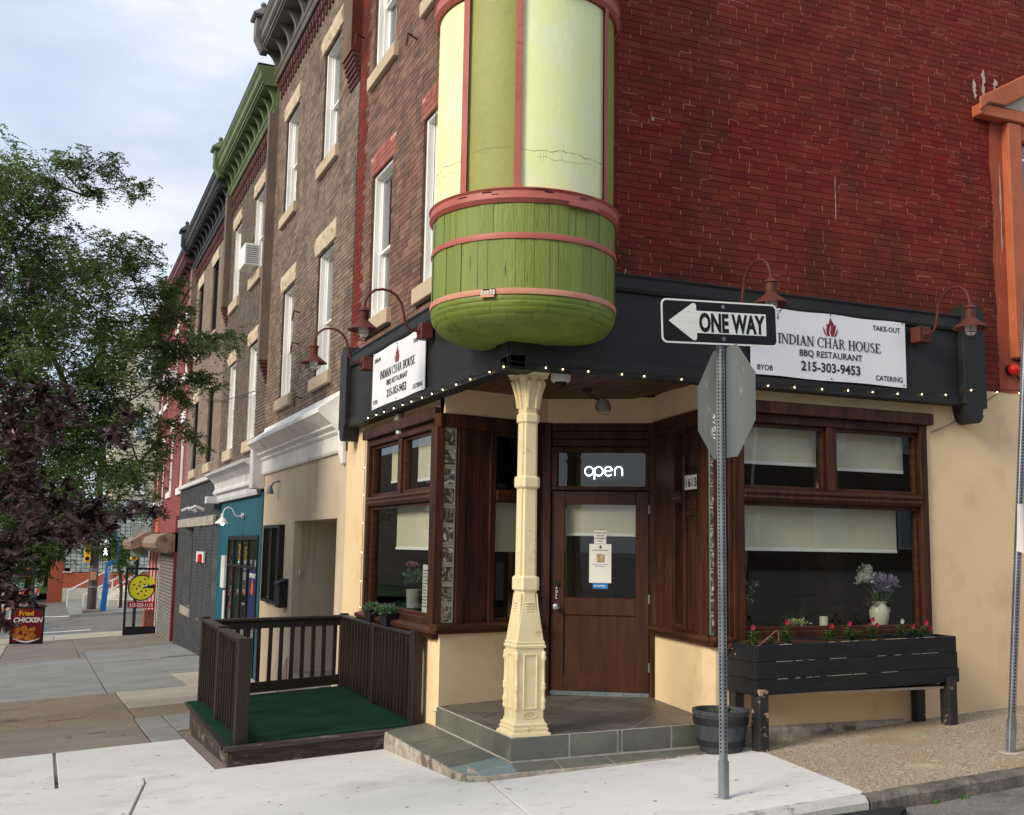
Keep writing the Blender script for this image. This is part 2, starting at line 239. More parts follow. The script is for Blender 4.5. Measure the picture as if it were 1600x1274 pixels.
M['bark'] = mat('dark bark', sr(52, 42, 36), sr(76, 64, 56), 8, .9, .8, 20, st=(1, 1, .3), dist=.01)
M['twig_pale'] = mat('grey brown twig', sr(84, 70, 60), sr(104, 90, 78), 8, .9)
M['leaf_locust'] = leafmat('locust leaves', (.055, .10, .028, 1), (.15, .225, .066, 1), 1.3, .5, trans=.45)
M['leaf_purple'] = leafmat('plum leaves', (.030, .012, .014, 1), (.12, .06, .062, 1), 2.2, .45, .38, .15)
M['leaf_fresh'] = leafmat('fresh green leaves', (.05, .13, .03, 1), (.09, .20, .05, 1), 8, .35)
M['leaf_fern'] = leafmat('fern leaves', (.06, .16, .07, 1), (.12, .25, .12, 1), 8, .3)
M['leaf_far'] = leafmat('far tree leaves', (.04, .085, .015, 1), (.10, .19, .035, 1), .5, .4)
M['petal_red'] = leafmat('red petals', (.55, .02, .05, 1), (.7, .04, .1, 1), 8, .15)
M['petal_mauve'] = leafmat('mauve petals', (.32, .24, .40, 1), (.62, .56, .68, 1), 30, .25)
M['petal_white'] = leafmat('white petals', (.7, .7, .62, 1), (.8, .8, .75, 1), 8, .1)
M['petal_yellow'] = leafmat('yellow petals', (.7, .6, .06, 1), (.75, .66, .1, 1), 8, .1)
M['petal_pink'] = leafmat('dusty pink petals', (.42, .2, .22, 1), (.55, .3, .32, 1), 8, .2)
M['ceramic'] = mat('cream ceramic', sr(220, 212, 190), sr(232, 226, 206), 4, .35, spec=.5)
M['rust'] = mat('rusty iron', sr(60, 38, 30), sr(90, 54, 38), 9, .8)
M['red_plastic'] = mat('red plastic dome', sr(204, 28, 28), None, rough=.35)
M['bulb'] = emit('warm bulb filament', (1, .70, .36, 1), 4.5)
M['bulb_glass'] = glassmat('bulb glass', (.96, .93, .86, 1), .06)
M['neon'] = emit('white neon tube', (.86, .93, 1, 1), 3.2)
M['lamp_on'] = emit('lit lamp', (1, .93, .8, 1), 6)
M['green_led'] = emit('green led', (.05, .85, .62, 1), 2.5)
M['walk'] = emit('walk symbol', (.95, .97, 1, 1), 2.2)
M['glass'] = glassmat('window glass', (.92, .94, .93, 1), .022, .005, .0)
M['glass_up'] = glassmat('upper window glass', (.75, .8, .8, 1), .12, .02, .15)
def blockmat():
    m = bpy.data.materials.new('wavy glass block'); m.use_nodes = True; t = m.node_tree; N = t.nodes.new; L = t.links.new
    b = t.nodes['Principled BSDF']; b.inputs['Roughness'].default_value = .08; b.inputs['Specular IOR Level'].default_value = .9
    g = N('ShaderNodeNewGeometry'); n = N('ShaderNodeTexNoise'); n.inputs['Scale'].default_value = 9; n.inputs['Detail'].default_value = 2; n.inputs['Distortion'].default_value = 2.2; L(g.outputs['Position'], n.inputs[0])
    r = N('ShaderNodeValToRGB'); e = r.color_ramp.elements; e[0].position = .40; e[0].color = sr(74, 66, 54); e[1].position = .62; e[1].color = sr(176, 170, 152)
    k = e.new(.52); k.color = sr(112, 104, 88); k2 = e.new(.68); k2.color = sr(240, 238, 228); L(n.outputs[0], r.inputs[0]); L(r.outputs[0], b.inputs['Base Color'])  # pale stops paint the glass highlights into the base colour
    bu = N('ShaderNodeBump'); bu.inputs['Strength'].default_value = 1; bu.inputs['Distance'].default_value = .02; L(n.outputs[0], bu.inputs['Height']); L(bu.outputs[0], b.inputs['Normal']); return m
M['glass_block'] = blockmat(); M['glass_rim'] = mat('pale glass rim', sr(186, 184, 160), sr(206, 203, 182), 9, .25, spec=.7)

# ---------------------------------------------------------------- builders
class Fr:                                   # wall frame: u along the wall, n outwards, z up
    def __init__(s, o, u, n=None):
        l = math.hypot(*u); s.o = o; s.u = (u[0]/l, u[1]/l); s.n = n or (s.u[1], -s.u[0])
    def p(s, u, n, z): return (s.o[0]+s.u[0]*u+s.n[0]*n, s.o[1]+s.u[1]*u+s.n[1]*n, z)
W0 = Fr((0, 0), (1, 0), (0, 1))             # plain world axes
FL = Fr((0, 0), (0, 1), (-1, 0))            # avenue front (x = 0)
FR = Fr((0, 0), (1, 0), (0, -1))            # side street front (y = 0)
EL = Fr((0, 1.75), (1.13, .26)); ED = Fr((1.2, 2.03), (.88, -.53), (-.516, -.857)); ER = Fr((1.86, 0), (.2, 1.34), (-.989, .148))
WL = {}; LAST = [None]
class MB:
    def __init__(s, fr=W0): s.v = []; s.f = []; s.fr = fr
    def add(s, vs, fs):
        b = len(s.v); s.v += [tuple(q) for q in vs]; s.f += [tuple(b+i for i in f) for f in fs]; return s
    def box(s, a, b, c, d, e, f, fr=None):   # u0,u1,n0,n1,z0,z1
        fr = fr or s.fr
        return s.add([fr.p(x, y, z) for z in (e, f) for y in (c, d) for x in (a, b)], [(0, 1, 3, 2), (4, 6, 7, 5), (0, 4, 5, 1), (1, 5, 7, 3), (3, 7, 6, 2), (2, 6, 4, 0)])
    def hexa(s, p): return s.add(p, [(0, 1, 3, 2), (4, 6, 7, 5), (0, 4, 5, 1), (1, 5, 7, 3), (3, 7, 6, 2), (2, 6, 4, 0)])
    def prism(s, pts, n0, n1, fr=None):      # outline in (u, z), extruded along n
        fr = fr or s.fr; k = len(pts)
        return s.add([fr.p(u, n0, z) for u, z in pts]+[fr.p(u, n1, z) for u, z in pts], [tuple(range(k)), tuple(range(2*k-1, k-1, -1))]+[(i, (i+1) % k, k+(i+1) % k, k+i) for i in range(k)])
    def extr(s, prof, u0, u1, fr=None, close=True):       # outline in (n, z), extruded along u
        fr = fr or s.fr; k = len(prof)
        fs = [(i, (i+1) % k, k+(i+1) % k, k+i) for i in range(k if close else k-1)]
        if close: fs += [tuple(range(k)), tuple(range(2*k-1, k-1, -1))]
        return s.add([fr.p(u0, n, z) for n, z in prof]+[fr.p(u1, n, z) for n, z in prof], fs)
    def slab(s, poly, zt, th):               # outline in (x, y); zt may be a function
        k = len(poly); z = zt if callable(zt) else (lambda x, y: zt)
        return s.add([(x, y, z(x, y)) for x, y in poly]+[(x, y, z(x, y)-th) for x, y in poly], [tuple(range(k)), tuple(range(2*k-1, k-1, -1))]+[(i, k+i, k+(i+1) % k, (i+1) % k) for i in range(k)])
    def tube(s, path, r, seg=8, cap=True):
        P = [Vector(p) for p in path]; rs = r if isinstance(r, (list, tuple)) else [r]*len(P); b = len(s.v); up = None
        for i, p in enumerate(P):
            d = (P[min(i+1, len(P)-1)]-P[max(i-1, 0)]); d = d.normalized() if d.length > 1e-9 else Vector((0, 0, 1))
            if up is None: up = d.orthogonal().normalized()
            else:
                up = up-d*up.dot(d); up = up.normalized() if up.length > 1e-6 else d.orthogonal().normalized()
            q = d.cross(up)
            for k in range(seg):
                a = 2*math.pi*k/seg; s.v.append(tuple(p+(up*math.cos(a)+q*math.sin(a))*rs[i]))
        for i in range(len(P)-1):
            for k in range(seg): s.f.append((b+i*seg+k, b+i*seg+(k+1) % seg, b+(i+1)*seg+(k+1) % seg, b+(i+1)*seg+k))
        if cap: s.f.append(tuple(b+k for k in range(seg-1, -1, -1))); s.f.append(tuple(b+(len(P)-1)*seg+k for k in range(seg)))
        return s
    def lathe(s, c, prof, seg=24, a0=0, a1=360):          # prof: (r, z)
        b = len(s.v); full = abs(a1-a0) >= 360; n = seg if full else seg+1
        for r, z in prof:
            for k in range(n):
                a = R(a0+(a1-a0)*k/seg); s.v.append((c[0]+r*math.cos(a), c[1]+r*math.sin(a), c[2]+z))
        for i in range(len(prof)-1):
            for k in range(seg):
                k2 = (k+1) % n; s.f.append((b+i*n+k, b+i*n+k2, b+(i+1)*n+k2, b+(i+1)*n+k))
        return s
    def ball(s, c, r, seg=10, sq=1):
        return s.lathe(c, [(r*math.sin(math.pi*i/6)+1e-5, -r*sq*math.cos(math.pi*i/6)) for i in range(7)], seg)
    def loft(s, secs):                       # list of equally long rings of points
        b = len(s.v); k = len(secs[0])
        for q in secs: s.v += [tuple(p) for p in q]
        for i in range(len(secs)-1):
            for j in range(k): s.f.append((b+i*k+j, b+i*k+(j+1) % k, b+(i+1)*k+(j+1) % k, b+(i+1)*k+j))
        s.f.append(tuple(range(b+k-1, b-1, -1))); s.f.append(tuple(b+(len(secs)-1)*k+j for j in range(k))); return s
    def build(s, name, m, parent=None, loc=None, bevel=0, smooth=False, **kw):
        off = WL[parent.name] if parent else Vector(loc or (0, 0, 0))
        if loc is not None and parent: off = WL[parent.name]
        me = bpy.data.meshes.new(name); me.from_pydata([(x-off[0], y-off[1], z-off[2]) for x, y, z in s.v], [], s.f)
        if bevel or len(s.f) < 4000:
            bm = bmesh.new(); bm.from_mesh(me)
            if len(s.f) < 4000: bmesh.ops.recalc_face_normals(bm, faces=bm.faces)
            if bevel: bmesh.ops.bevel(bm, geom=[e for e in bm.edges if len(e.link_faces) == 2 and e.calc_face_angle(0) > .6], offset=bevel, segments=1, affect='EDGES', clamp_overlap=True)
            bm.to_mesh(me); bm.free()
        if smooth: me.shade_smooth() if smooth == 1 else me.shade_smooth(); 
        if smooth: me.set_sharp_from_angle(angle=R(40))
        me.materials.append(M[m] if isinstance(m, str) else m)
        o = bpy.data.objects.new(name, me); col.objects.link(o)
        if parent: o.parent = parent
        else: o.location = off
        WL[o.name] = Vector(off); LAST[0] = o
        for k, q in kw.items(): o[k] = q
        return o
def thing(name, label, cat, loc=(0, 0, 0), group=None, kind=None):
    o = bpy.data.objects.new(name, None); o.empty_display_size = .2; col.objects.link(o); o.location = loc; WL[o.name] = Vector(loc)
    if kind: o['kind'] = kind
    else: o['label'] = label; o['category'] = cat
    if group: o['group'] = group
    return o
def copy_tree(src, loc, rotz=None, label=None, parent=None):
    def rec(o, p):
        c = o.copy(); col.objects.link(c)
        if p: c.parent = p
        for ch in o.children: rec(ch, c)
        return c
    c = rec(src, parent); c.location = loc
    if rotz is not None: c.rotation_euler = (0, 0, rotz)
    if label: c['label'] = label
    return c
def inst(o, loc, parent=None, rot=(0, 0, 0), scale=(1, 1, 1)):      # one more part sharing mesh data; loc in world
    c = o.copy(); col.objects.link(c); c.parent = parent; off = WL[parent.name] if parent else Vector()
    c.location = Vector(loc)-off; c.rotation_euler = rot; c.scale = scale; return c
def wall(mb, fr, u0, u1, z0, z1, holes, n0, n1):      # slab with rectangular openings; front at n1
    us = sorted({u0, u1, *[h[i] for h in holes for i in (0, 1) if u0 < h[i] < u1]}); zs = sorted({z0, z1, *[h[i] for h in holes for i in (2, 3) if z0 < h[i] < z1]})
    solid = lambda i, j: 0 <= i < len(us)-1 and 0 <= j < len(zs)-1 and not any(h[0] <= (us[i]+us[i+1])/2 <= h[1] and h[2] <= (zs[j]+zs[j+1])/2 <= h[3] for h in holes)
    for i in range(len(us)-1):
        for j in range(len(zs)-1):
            if not solid(i, j): continue
            a, b, c, d = us[i], us[i+1], zs[j], zs[j+1]
            for n in (n0, n1): mb.add([fr.p(a, n, c), fr.p(b, n, c), fr.p(b, n, d), fr.p(a, n, d)], [(0, 1, 2, 3)])
            for ok, q in ((solid(i-1, j), ((a, c), (a, d))), (solid(i+1, j), ((b, c), (b, d))), (solid(i, j-1), ((a, c), (b, c))), (solid(i, j+1), ((a, d), (b, d)))):
                if not ok: mb.add([fr.p(q[0][0], n0, q[0][1]), fr.p(q[0][0], n1, q[0][1]), fr.p(q[1][0], n1, q[1][1]), fr.p(q[1][0], n0, q[1][1])], [(0, 1, 2, 3)])
    return mb
CH, BL = .0606, .205
def bricks(fr, u0, u1, z0, z1, holes, ch=CH, bl=BL, gap=.007, seed=1, zfun=None):   # list of (ua, ub, za, zb)
    rr = random.Random(seed); out = []
    j = 0; z = z0
    while z < z1-.01:
        zt = min(z+ch, z1); u = u0-(bl/2 if j % 2 else 0)-rr.uniform(0, .01)
        cuts = [(h[0], h[1]) for h in holes if h[2] < (z+zt)/2 < h[3]]
        while u < u1:
            l = bl/2 if rr.random() < .04 else bl*rr.uniform(.97, 1.03)
            segs = [(max(u, u0), min(u+l, u1))]
            for a, b in cuts:
                ns = []
                for p, q in segs:
                    if q <= a or p >= b: ns.append((p, q)); continue
                    if p < a: ns.append((p, a))
                    if q > b: ns.append((b, q))
                segs = ns
            for p, q in segs:
                if q-p > .025 and not (zfun and zfun((p+q)/2, (z+zt)/2)): out.append((p+gap/2, q-gap/2, z+gap*.4, zt-gap*.4))
            u += l
        z += ch; j += 1
    return out
def brick_mesh(fr, bl, n0, n1, jit=.002, seed=3):
    rr = random.Random(seed); V = []; F = []
    for a, b, c, d in bl:
        n = n1+rr.uniform(-jit, jit); k = len(V)
        V += [fr.p(a, n, c), fr.p(b, n, c), fr.p(b, n, d), fr.p(a, n, d), fr.p(a, n0, c), fr.p(b, n0, c), fr.p(b, n0, d), fr.p(a, n0, d)]
        F += [(k, k+1, k+2, k+3), (k, k+1, k+5, k+4), (k+1, k+2, k+6, k+5), (k+2, k+3, k+7, k+6), (k+3, k, k+4, k+7)]
    mb = MB(); mb.v = V; mb.f = F; return mb
def text(s, size, P, right, up, m, name, parent, bold=0., align='LEFT', xs=1., loc=None, ext=.0006, **kw):
    cu = bpy.data.curves.new('t', 'FONT'); cu.body = s; cu.size = size; cu.offset = bold*size; cu.align_x = align; cu.extrude = ext; cu.resolution_u = 3
    t = bpy.data.objects.new('t', cu); col.objects.link(t); dg = bpy.context.evaluated_depsgraph_get(); me = bpy.data.meshes.new_from_object(t.evaluated_get(dg)); bpy.data.objects.remove(t); bpy.data.curves.remove(cu)
    r_ = Vector(right).normalized(); u_ = Vector(up).normalized(); n_ = r_.cross(u_); off = WL[parent.name] if parent else Vector(loc or (0, 0, 0))
    for v in me.vertices: v.co = Vector(P)+r_*v.co.x*xs+u_*v.co.y+n_*v.co.z-off
    me.name = name; me.materials.clear(); me.materials.append(M[m]); o = bpy.data.objects.new(name, me); col.objects.link(o)
    if parent: o.parent = parent
    else: o.location = off
    WL[o.name] = Vector(off)
    for k, q in kw.items(): o[k] = q
    return o
SERIF = {}
def serif_text(make, s, P, right, up, h, xs=1., depth=.0015):
    r_ = Vector(right).normalized(); u_ = Vector(up).normalized(); n_ = r_.cross(u_); P = Vector(P); T, t, sv = .14, .05, .045; cnt = [0]; mb = None
    def poly(pts, x):
        cnt[0] += 1; d = depth+cnt[0] % 7*.00015
        a = [P+r_*((x+p[0])*h*xs)+u_*(p[1]*h) for p in pts]; k = len(a)
        mb.add([q+n_*d for q in a]+[q-n_*.002 for q in a], [tuple(range(k))]+[(i, (i+1) % k, k+(i+1) % k, k+i) for i in range(k)])
    def st(x, x0, y0, x1, y1, w): poly([(x0-w/2, y0), (x0+w/2, y0), (x1+w/2, y1), (x1-w/2, y1)], x)
    def ser(x, xc, y, wd=.3): poly([(xc-wd/2, y), (xc+wd/2, y), (xc+wd/2, y+sv), (xc-wd/2, y+sv)], x)
    def stem(x, xc, w=T, wd=.3): st(x, xc, 0, xc, 1, w); ser(x, xc, 0, wd); ser(x, xc, 1-sv, wd)
    def arc(x, cx, cy, rx, ry, a0, a1, thick=T, n=14):
        for i in range(n):
            q = []
            for a, o in ((a0+(a1-a0)*i/n, 1), (a0+(a1-a0)*(i+1)/n, 1), (a0+(a1-a0)*(i+1)/n, 0), (a0+(a1-a0)*i/n, 0)):
                c, s_ = math.cos(R(a)), math.sin(R(a)); w = t+(thick-t)*abs(c)**1.5; q.append((cx+(rx-(0 if o else w))*c, cy+(ry-(0 if o else t+.01))*s_))
            poly(q, x)
    x = 0
    for ch in s:
        if ch == ' ': x += .34; continue
        mb = MB()
        if ch == 'I': stem(x, .15); w_ = .3
        elif ch == 'N': st(x, .12, 0, .12, 1, t); ser(x, .12, 0, .22); ser(x, .08, 1-sv, .2); st(x, .13, 1, .68, 0, T); st(x, .70, 0, .70, 1, t); ser(x, .70, 1-sv, .22); w_ = .82
        elif ch == 'D': stem(x, .15, T, .26); arc(x, .24, .5, .56, .5, -90, 90, T); poly([(.12, 0), (.26, 0), (.26, t), (.12, t)], x); w_ = .82
        elif ch == 'A': st(x, .12, 0, .38, 1, t); st(x, .38, 1, .66, 0, T); ser(x, .12, 0, .22); ser(x, .66, 0, .28); poly([(.2, .3), (.56, .3), (.56, .35), (.2, .35)], x); w_ = .78
        elif ch == 'C': arc(x, .44, .5, .42, .52, 42, 318, T, 18); poly([(.7, .66), (.74, .66), (.74, 1), (.71, 1)], x); w_ = .8
        elif ch == 'H': stem(x, .15); stem(x, .67); poly([(.2, .48), (.62, .48), (.62, .53), (.2, .53)], x); w_ = .82
        elif ch == 'R': stem(x, .15); arc(x, .3, .76, .3, .24, -90, 90, .12, 8); poly([(.15, 1-t), (.32, 1-t), (.32, 1), (.15, 1)], x); poly([(.15, .52), (.32, .52), (.32, .52+t), (.15, .52+t)], x); st(x, .34, .53, .66, 0, T*.9); ser(x, .68, 0, .18); w_ = .76
        elif ch == 'O': arc(x, .44, .5, .43, .52, 0, 360, T, 22); w_ = .88
        elif ch == 'U': st(x, .15, .3, .15, 1, T); ser(x, .15, 1-sv, .3); st(x, .66, .3, .66, 1, t); ser(x, .66, 1-sv, .22); arc(x, .39, .32, .28, .33, 180, 360, T*.7, 10); w_ = .78
        elif ch == 'S': arc(x, .29, .74, .24, .27, 30, 260, T*.8, 9); arc(x, .29, .27, .25, .28, -150, 90, T*.8, 10); st(x, .2, .62, .4, .42, .13); w_ = .58
        elif ch == 'E': stem(x, .15, T, .26); 
        if ch == 'E':
            for y, l in ((0, .6), (.48, .5), (1-t, .57)): poly([(.15, y), (l, y), (l, y+t), (.15, y+t)], x)
            poly([(.56, 0), (.61, 0), (.64, .22), (.60, .22)], x); poly([(.53, 1), (.58, 1), (.58, .8), (.55, .8)], x); w_ = .68
        make(mb); x += w_+.06
    return x*h*xs
def clip(sub, clp):                          # convex clipping of 2-D polygons (clp counter-clockwise)
    out = sub
    for i in range(len(clp)):
        a, b = clp[i], clp[(i+1) % len(clp)]; inp = out; out = []
        side = lambda p: (b[0]-a[0])*(p[1]-a[1])-(b[1]-a[1])*(p[0]-a[0])
        for j in range(len(inp)):
            p, q = inp[j], inp[(j+1) % len(inp)]; sp, sq = side(p), side(q)
            if sp >= 0: out.append(p)
            if sp*sq < 0: t = sp/(sp-sq); out.append((p[0]+t*(q[0]-p[0]), p[1]+t*(q[1]-p[1])))
        if not out: return []
    return out
def g(x, y): return -.28+.06*min(max(x, -8), 12)-.05*max(-14, min(y, 12))-.034*max(0, min(y, 33)-12)
# ================================================================ GROUND
def sheet(mb, xs, ys, f, th=None):
    b = len(mb.v); mb.v += [(x, y, f(x, y)) for y in ys for x in xs]; n = len(xs)
    mb.f += [(b+j*n+i, b+j*n+i+1, b+(j+1)*n+i+1, b+(j+1)*n+i) for j in range(len(ys)-1) for i in range(n-1)]; return mb
gx = [-400, -150, -60, -30, -16, -8, -4, 0, 4, 8, 12, 20, 60, 150, 400]; gy = [-400, -150, -60, -30, -14, -8, -4, 0, 4, 8, 12, 18, 25, 33, 60, 120, 400]
sheet(MB(), gx, gy, lambda x, y: g(x, y)-.20).build('ground', 'asphalt', kind='structure')
SIDE = (-6.0, 14.0); KY = -2.15
road = sheet(MB(), [-16, -10, -6, -2, 2, 6, 12, 30], [-8.5, -7, -5.5, -4, -3, -2.1], lambda x, y: g(x, y)-.115); road.build('road', 'asphalt', kind='structure')
sheet(MB(), [-22, -16, -10, -8, -6.05], [-2.1, 0, 4, 8, 12, 18, 25, 33.2], lambda x, y: g(x, y)-.115).build('road', 'asphalt', kind='structure')
sheet(MB(), [-30, -16, -8, -4, 0, 12, 40], [33.2, 36, 39, 42, 60], lambda x, y: g(x, y)-.10).build('road', 'asphalt', kind='structure')
# patch of fresh asphalt beside the kerb
pt = []
for i in range(26):
    a = 2*math.pi*i/26; pt.append((.75+.95*math.cos(a)*(1+.06*math.sin(5*a)), -2.40+.20*math.sin(a)*(1+.12*math.sin(7*a))))
pt = [(x, min(y, KY-.115)) for x, y in pt]
MB().slab(pt, lambda x, y: g(x, y)-.075, .05).build('asphalt_patch', 'asphalt_new', kind='structure')
sw = thing('sidewalk', '', '', (0, 0, 0), kind='structure')
def slab(name, poly, m, dz=0., th=.1, bev=.004): return MB().slab(poly, lambda x, y: g(x, y)+dz, th).build(name, m, sw, bevel=bev)
sheet(MB(), [-6, -4, -2, 0, 2, 4, 8, 12, 16], [KY+.02, -1, 0, 1, 2, 3], lambda x, y: g(x, y)-.03).build('sub_base', 'mortar_edge', sw)
sheet(MB(), [-6, -4, -2, 0, .4], [2, 4, 6, 8, 10, 12, 18, 25, 33], lambda x, y: g(x, y)-.03).build('sub_base', 'mortar_edge', sw)
gp = .012
def rect(a, b, c, d): return [(a+gp/2, c+gp/2), (b-gp/2, c+gp/2), (b-gp/2, d-gp/2), (a+gp/2, d-gp/2)]
slab('slab', rect(-6, -3.22, 2.06, 4.36), 'conc_new'); slab('slab', rect(-3.20, -1.93, 2.06, 4.36), 'conc_new')
slab('slab', [(-6, KY), (-3.18, KY), (-2.54, 1.84), (-2.54, 2.04), (-6, 2.04)], 'conc_new')
slab('slab', [(-3.15, KY), (-.60, KY), (-.245, -.155), (-.25, 2.04), (-2.52, 2.04), (-2.52, 1.84)], 'conc_new')
slab('slab', [(-.585, KY), (1.555, KY), (1.60, -2.12), (2.03, -.37), (1.95, .05), (-.2, .05), (-.232, -.155)], 'conc_new')
slab('slab', [(-1.92, 2.06), (-.25, 2.06), (0, 2.05), (0, 5.2), (-1.92, 5.2)], 'conc_brown', -.02)
slab('slab', rect(-6, -2.27, 4.37, 6.92), 'conc_brown'); slab('slab', rect(-2.26, -1.93, 4.37, 6.92), 'conc_grey', .002); slab('slab', rect(-1.92, .5, 5.2, 6.92), 'conc_grey', .002)
slab('slab', rect(-6, -2.24, 6.93, 11.2), 'conc_agg'); slab('slab', rect(-2.23, .3, 6.93, 8.3), 'conc_agg', .003); slab('slab', rect(-2.23, -.9, 8.31, 11.2), 'conc_cream', .004); slab('slab', rect(-.89, .3, 8.31, 11.2), 'conc_cream', -.002)
for a, b, c, d, m_, dz in ((-6, -4.3, 11.21, 20.4, 'conc_brown', 0), (-4.29, -2.36, 11.21, 15.6, 'conc_grey', .002), (-4.29, -2.36, 15.61, 20.4, 'conc_grey', .0), (-2.35, -1.1, 11.21, 14, 'conc_grey', .006), (-1.09, .3, 11.21, 14, 'conc_cream', .002), (-2.35, -1.1, 14.01, 18.2, 'conc_grey', 0), (-1.09, .3, 14.01, 18.2, 'conc_grey', .01), (-2.35, -.9, 18.21, 22.5, 'conc_grey', .01), (-.89, .3, 18.21, 22.5, 'conc_grey', .03),
        (-6, -4.3, 20.41, 29, 'conc_cream', .01), (-4.29, -2.5, 20.41, 25.5, 'conc_brown', 0), (-2.49, -1, 22.51, 29.8, 'conc_brown', 0), (-2.49, -2.36, 20.41, 22.5, 'conc_brown', 0), (-.99, .3, 22.51, 29.8, 'conc_brown', .01), (-4.29, -2.5, 25.51, 29.8, 'conc_brown', -.004), (-6, -3, 29.81, 33.1, 'conc_cream', 0), (-2.99, -1.2, 29.81, 33.1, 'conc_cream', .004), (-1.19, .3, 29.81, 33.1, 'conc_cream', 0)):
    slab('slab', rect(a, b, c, d), m_, dz)
slab('slab', [(1.57, KY), (5.2, KY), (5.2, .02), (2.0, .02), (2.045, -.37)], 'conc_side', -.002); slab('slab', [(5.21, KY), (9.6, KY), (9.6, .02), (5.21, .02)], 'conc_side', .0); slab('slab', [(9.61, KY), (16, KY), (16, .02), (9.61, .02)], 'conc_side', .0)
def kerbrun(x0, x1, m_, n, jit):
    mb = MB(); rr = random.Random(4); secs = []
    for i in range(n+1):
        x = x0+(x1-x0)*i/n; o = KY-.10+rr.uniform(-jit, jit); z = g(x, KY)
        secs.append([(x, KY+.0, z-.3), (x, KY, z+.001+rr.uniform(-jit, 0)*.3), (x, o+.03, z-rr.uniform(0, jit)), (x, o, z-.035), (x, o-.01, z-.3)])
    mb.loft(secs); return mb
kerbrun(-6, 1.53, 'kerb_new', 30, .004).build('kerb', 'kerb_new', sw, bevel=0); kerbrun(1.55, 16, 'kerb', 90, .018).build('kerb', 'kerb', sw)
MB().slab([(-6.15, KY-.1), (-6.0, KY-.1), (-6.0, 33.1), (-6.15, 33.1)], lambda x, y: g(x, y)+.001, .3).build('kerb', 'kerb', sw); MB().box(-6, .4, 33.1, 33.25, -2.1, g(-3, 33)).build('kerb', 'kerb_new', sw)
# weeds in the kerb joint, red survey paint and crosswalk stripes
def tuft(mb, P, n, h, rr):
    for i in range(n):
        a = rr.uniform(0, 6.28); q = Vector(P)+Vector((rr.uniform(-.03, .03), rr.uniform(-.02, .02), 0)); d = Vector((math.cos(a), math.sin(a), 0)); hh = h*rr.uniform(.5, 1)
        t = q+d*hh*.6+Vector((0, 0, hh)); s_ = Vector((-d.y, d.x, 0))*.004; mb.add([q-s_, q+s_, (q+t)/2+s_+Vector((0, 0, hh*.15)), t, (q+t)/2-s_+Vector((0, 0, hh*.15))], [(0, 1, 2, 3, 4)])
rr = random.Random(12); tb = MB()
for x in (2.30, 2.05): tuft(tb, (x, KY-.12, g(x, KY)-.11), 10, .035, rr)
tuft(tb, (-.16, 1.95, g(0, 2)+.02), 12, .08, rr)
tb.build('weeds', 'leaf_fresh', kind='stuff')
def stripe(poly, m_, dz): return MB().slab(poly, lambda x, y: g(x, y)+dz, .003)
mk = MB()
for cx, cy, l, wd, a in ((-3.05, 5.6, .16, .05, 80), (-2.75, 5.75, .22, .04, 20), (-3.05, 7.6, .5, .05, 5), (-2.5, 5.3, .1, .03, 90)):
    c, s_ = math.cos(R(a)), math.sin(R(a)); mk.slab([(cx+c*p*l-s_*q*wd, cy+s_*p*l+c*q*wd) for p, q in ((-.5, -.5), (.1, -.4), (.5, -.2), (.45, .5), (-.2, .4), (-.5, .3))], lambda x, y: g(x, y)+.006, .003)
mk.build('survey_paint', mat('red survey paint', sr(172, 92, 88), sr(140, 112, 104), 14, .9), kind='structure')
mk = MB()
for a, b, c, d in ((-4.6, -1.75, 33.7, 34.0), (-4.2, -1.7, 35.6, 35.9), (-4.2, -2.6, 37.4, 37.6)): mk.slab([(a, c), (b, c), (b, d), (a, d)], lambda x, y: g(x, y)-.092, .004)
for i in range(14): x = -3.3+.12*i; mk.slab([(x, 44.6-.16*i+.012*i*i), (x+.13, 44.5-.16*i+.012*i*i), (x+.13, 45.0-.16*i+.012*i*i), (x, 45.1-.16*i+.012*i*i)], lambda x, y: g(x, y)-.092, .004)
mk.build('crosswalk_marking', 'road_paint', kind='structure')

gs = MB(); rr = random.Random(55)
for _ in range(230):
    x, y = rr.uniform(-4.2, 1.5), rr.uniform(-2.1, 4.3)
    if (x > -1.95 and y > 1.9) or (x > -.5 and y > -.3): continue
    r_ = rr.choice((.004, .006, .008, .012, .016)); n = 7; z = g(x, y)+.0015; gs.add([(x+r_*rr.uniform(.7, 1.2)*math.cos(2*math.pi*i/n), y+r_*rr.uniform(.7, 1.2)*math.sin(2*math.pi*i/n), z+.06*r_*math.cos(2*math.pi*i/n)-.05*r_*math.sin(2*math.pi*i/n)) for i in range(n)], [tuple(range(n))])
gs.build('gum_spots', mat('old gum and grit', sr(112, 106, 98), sr(150, 144, 136), 30, .9), kind='stuff')
# ================================================================ CORNER BUILDING
cb = thing('corner_building', 'red brick corner building with cream stucco ground floor, dark wood windows and cut corner entrance', 'building', (0, 0, -.2))
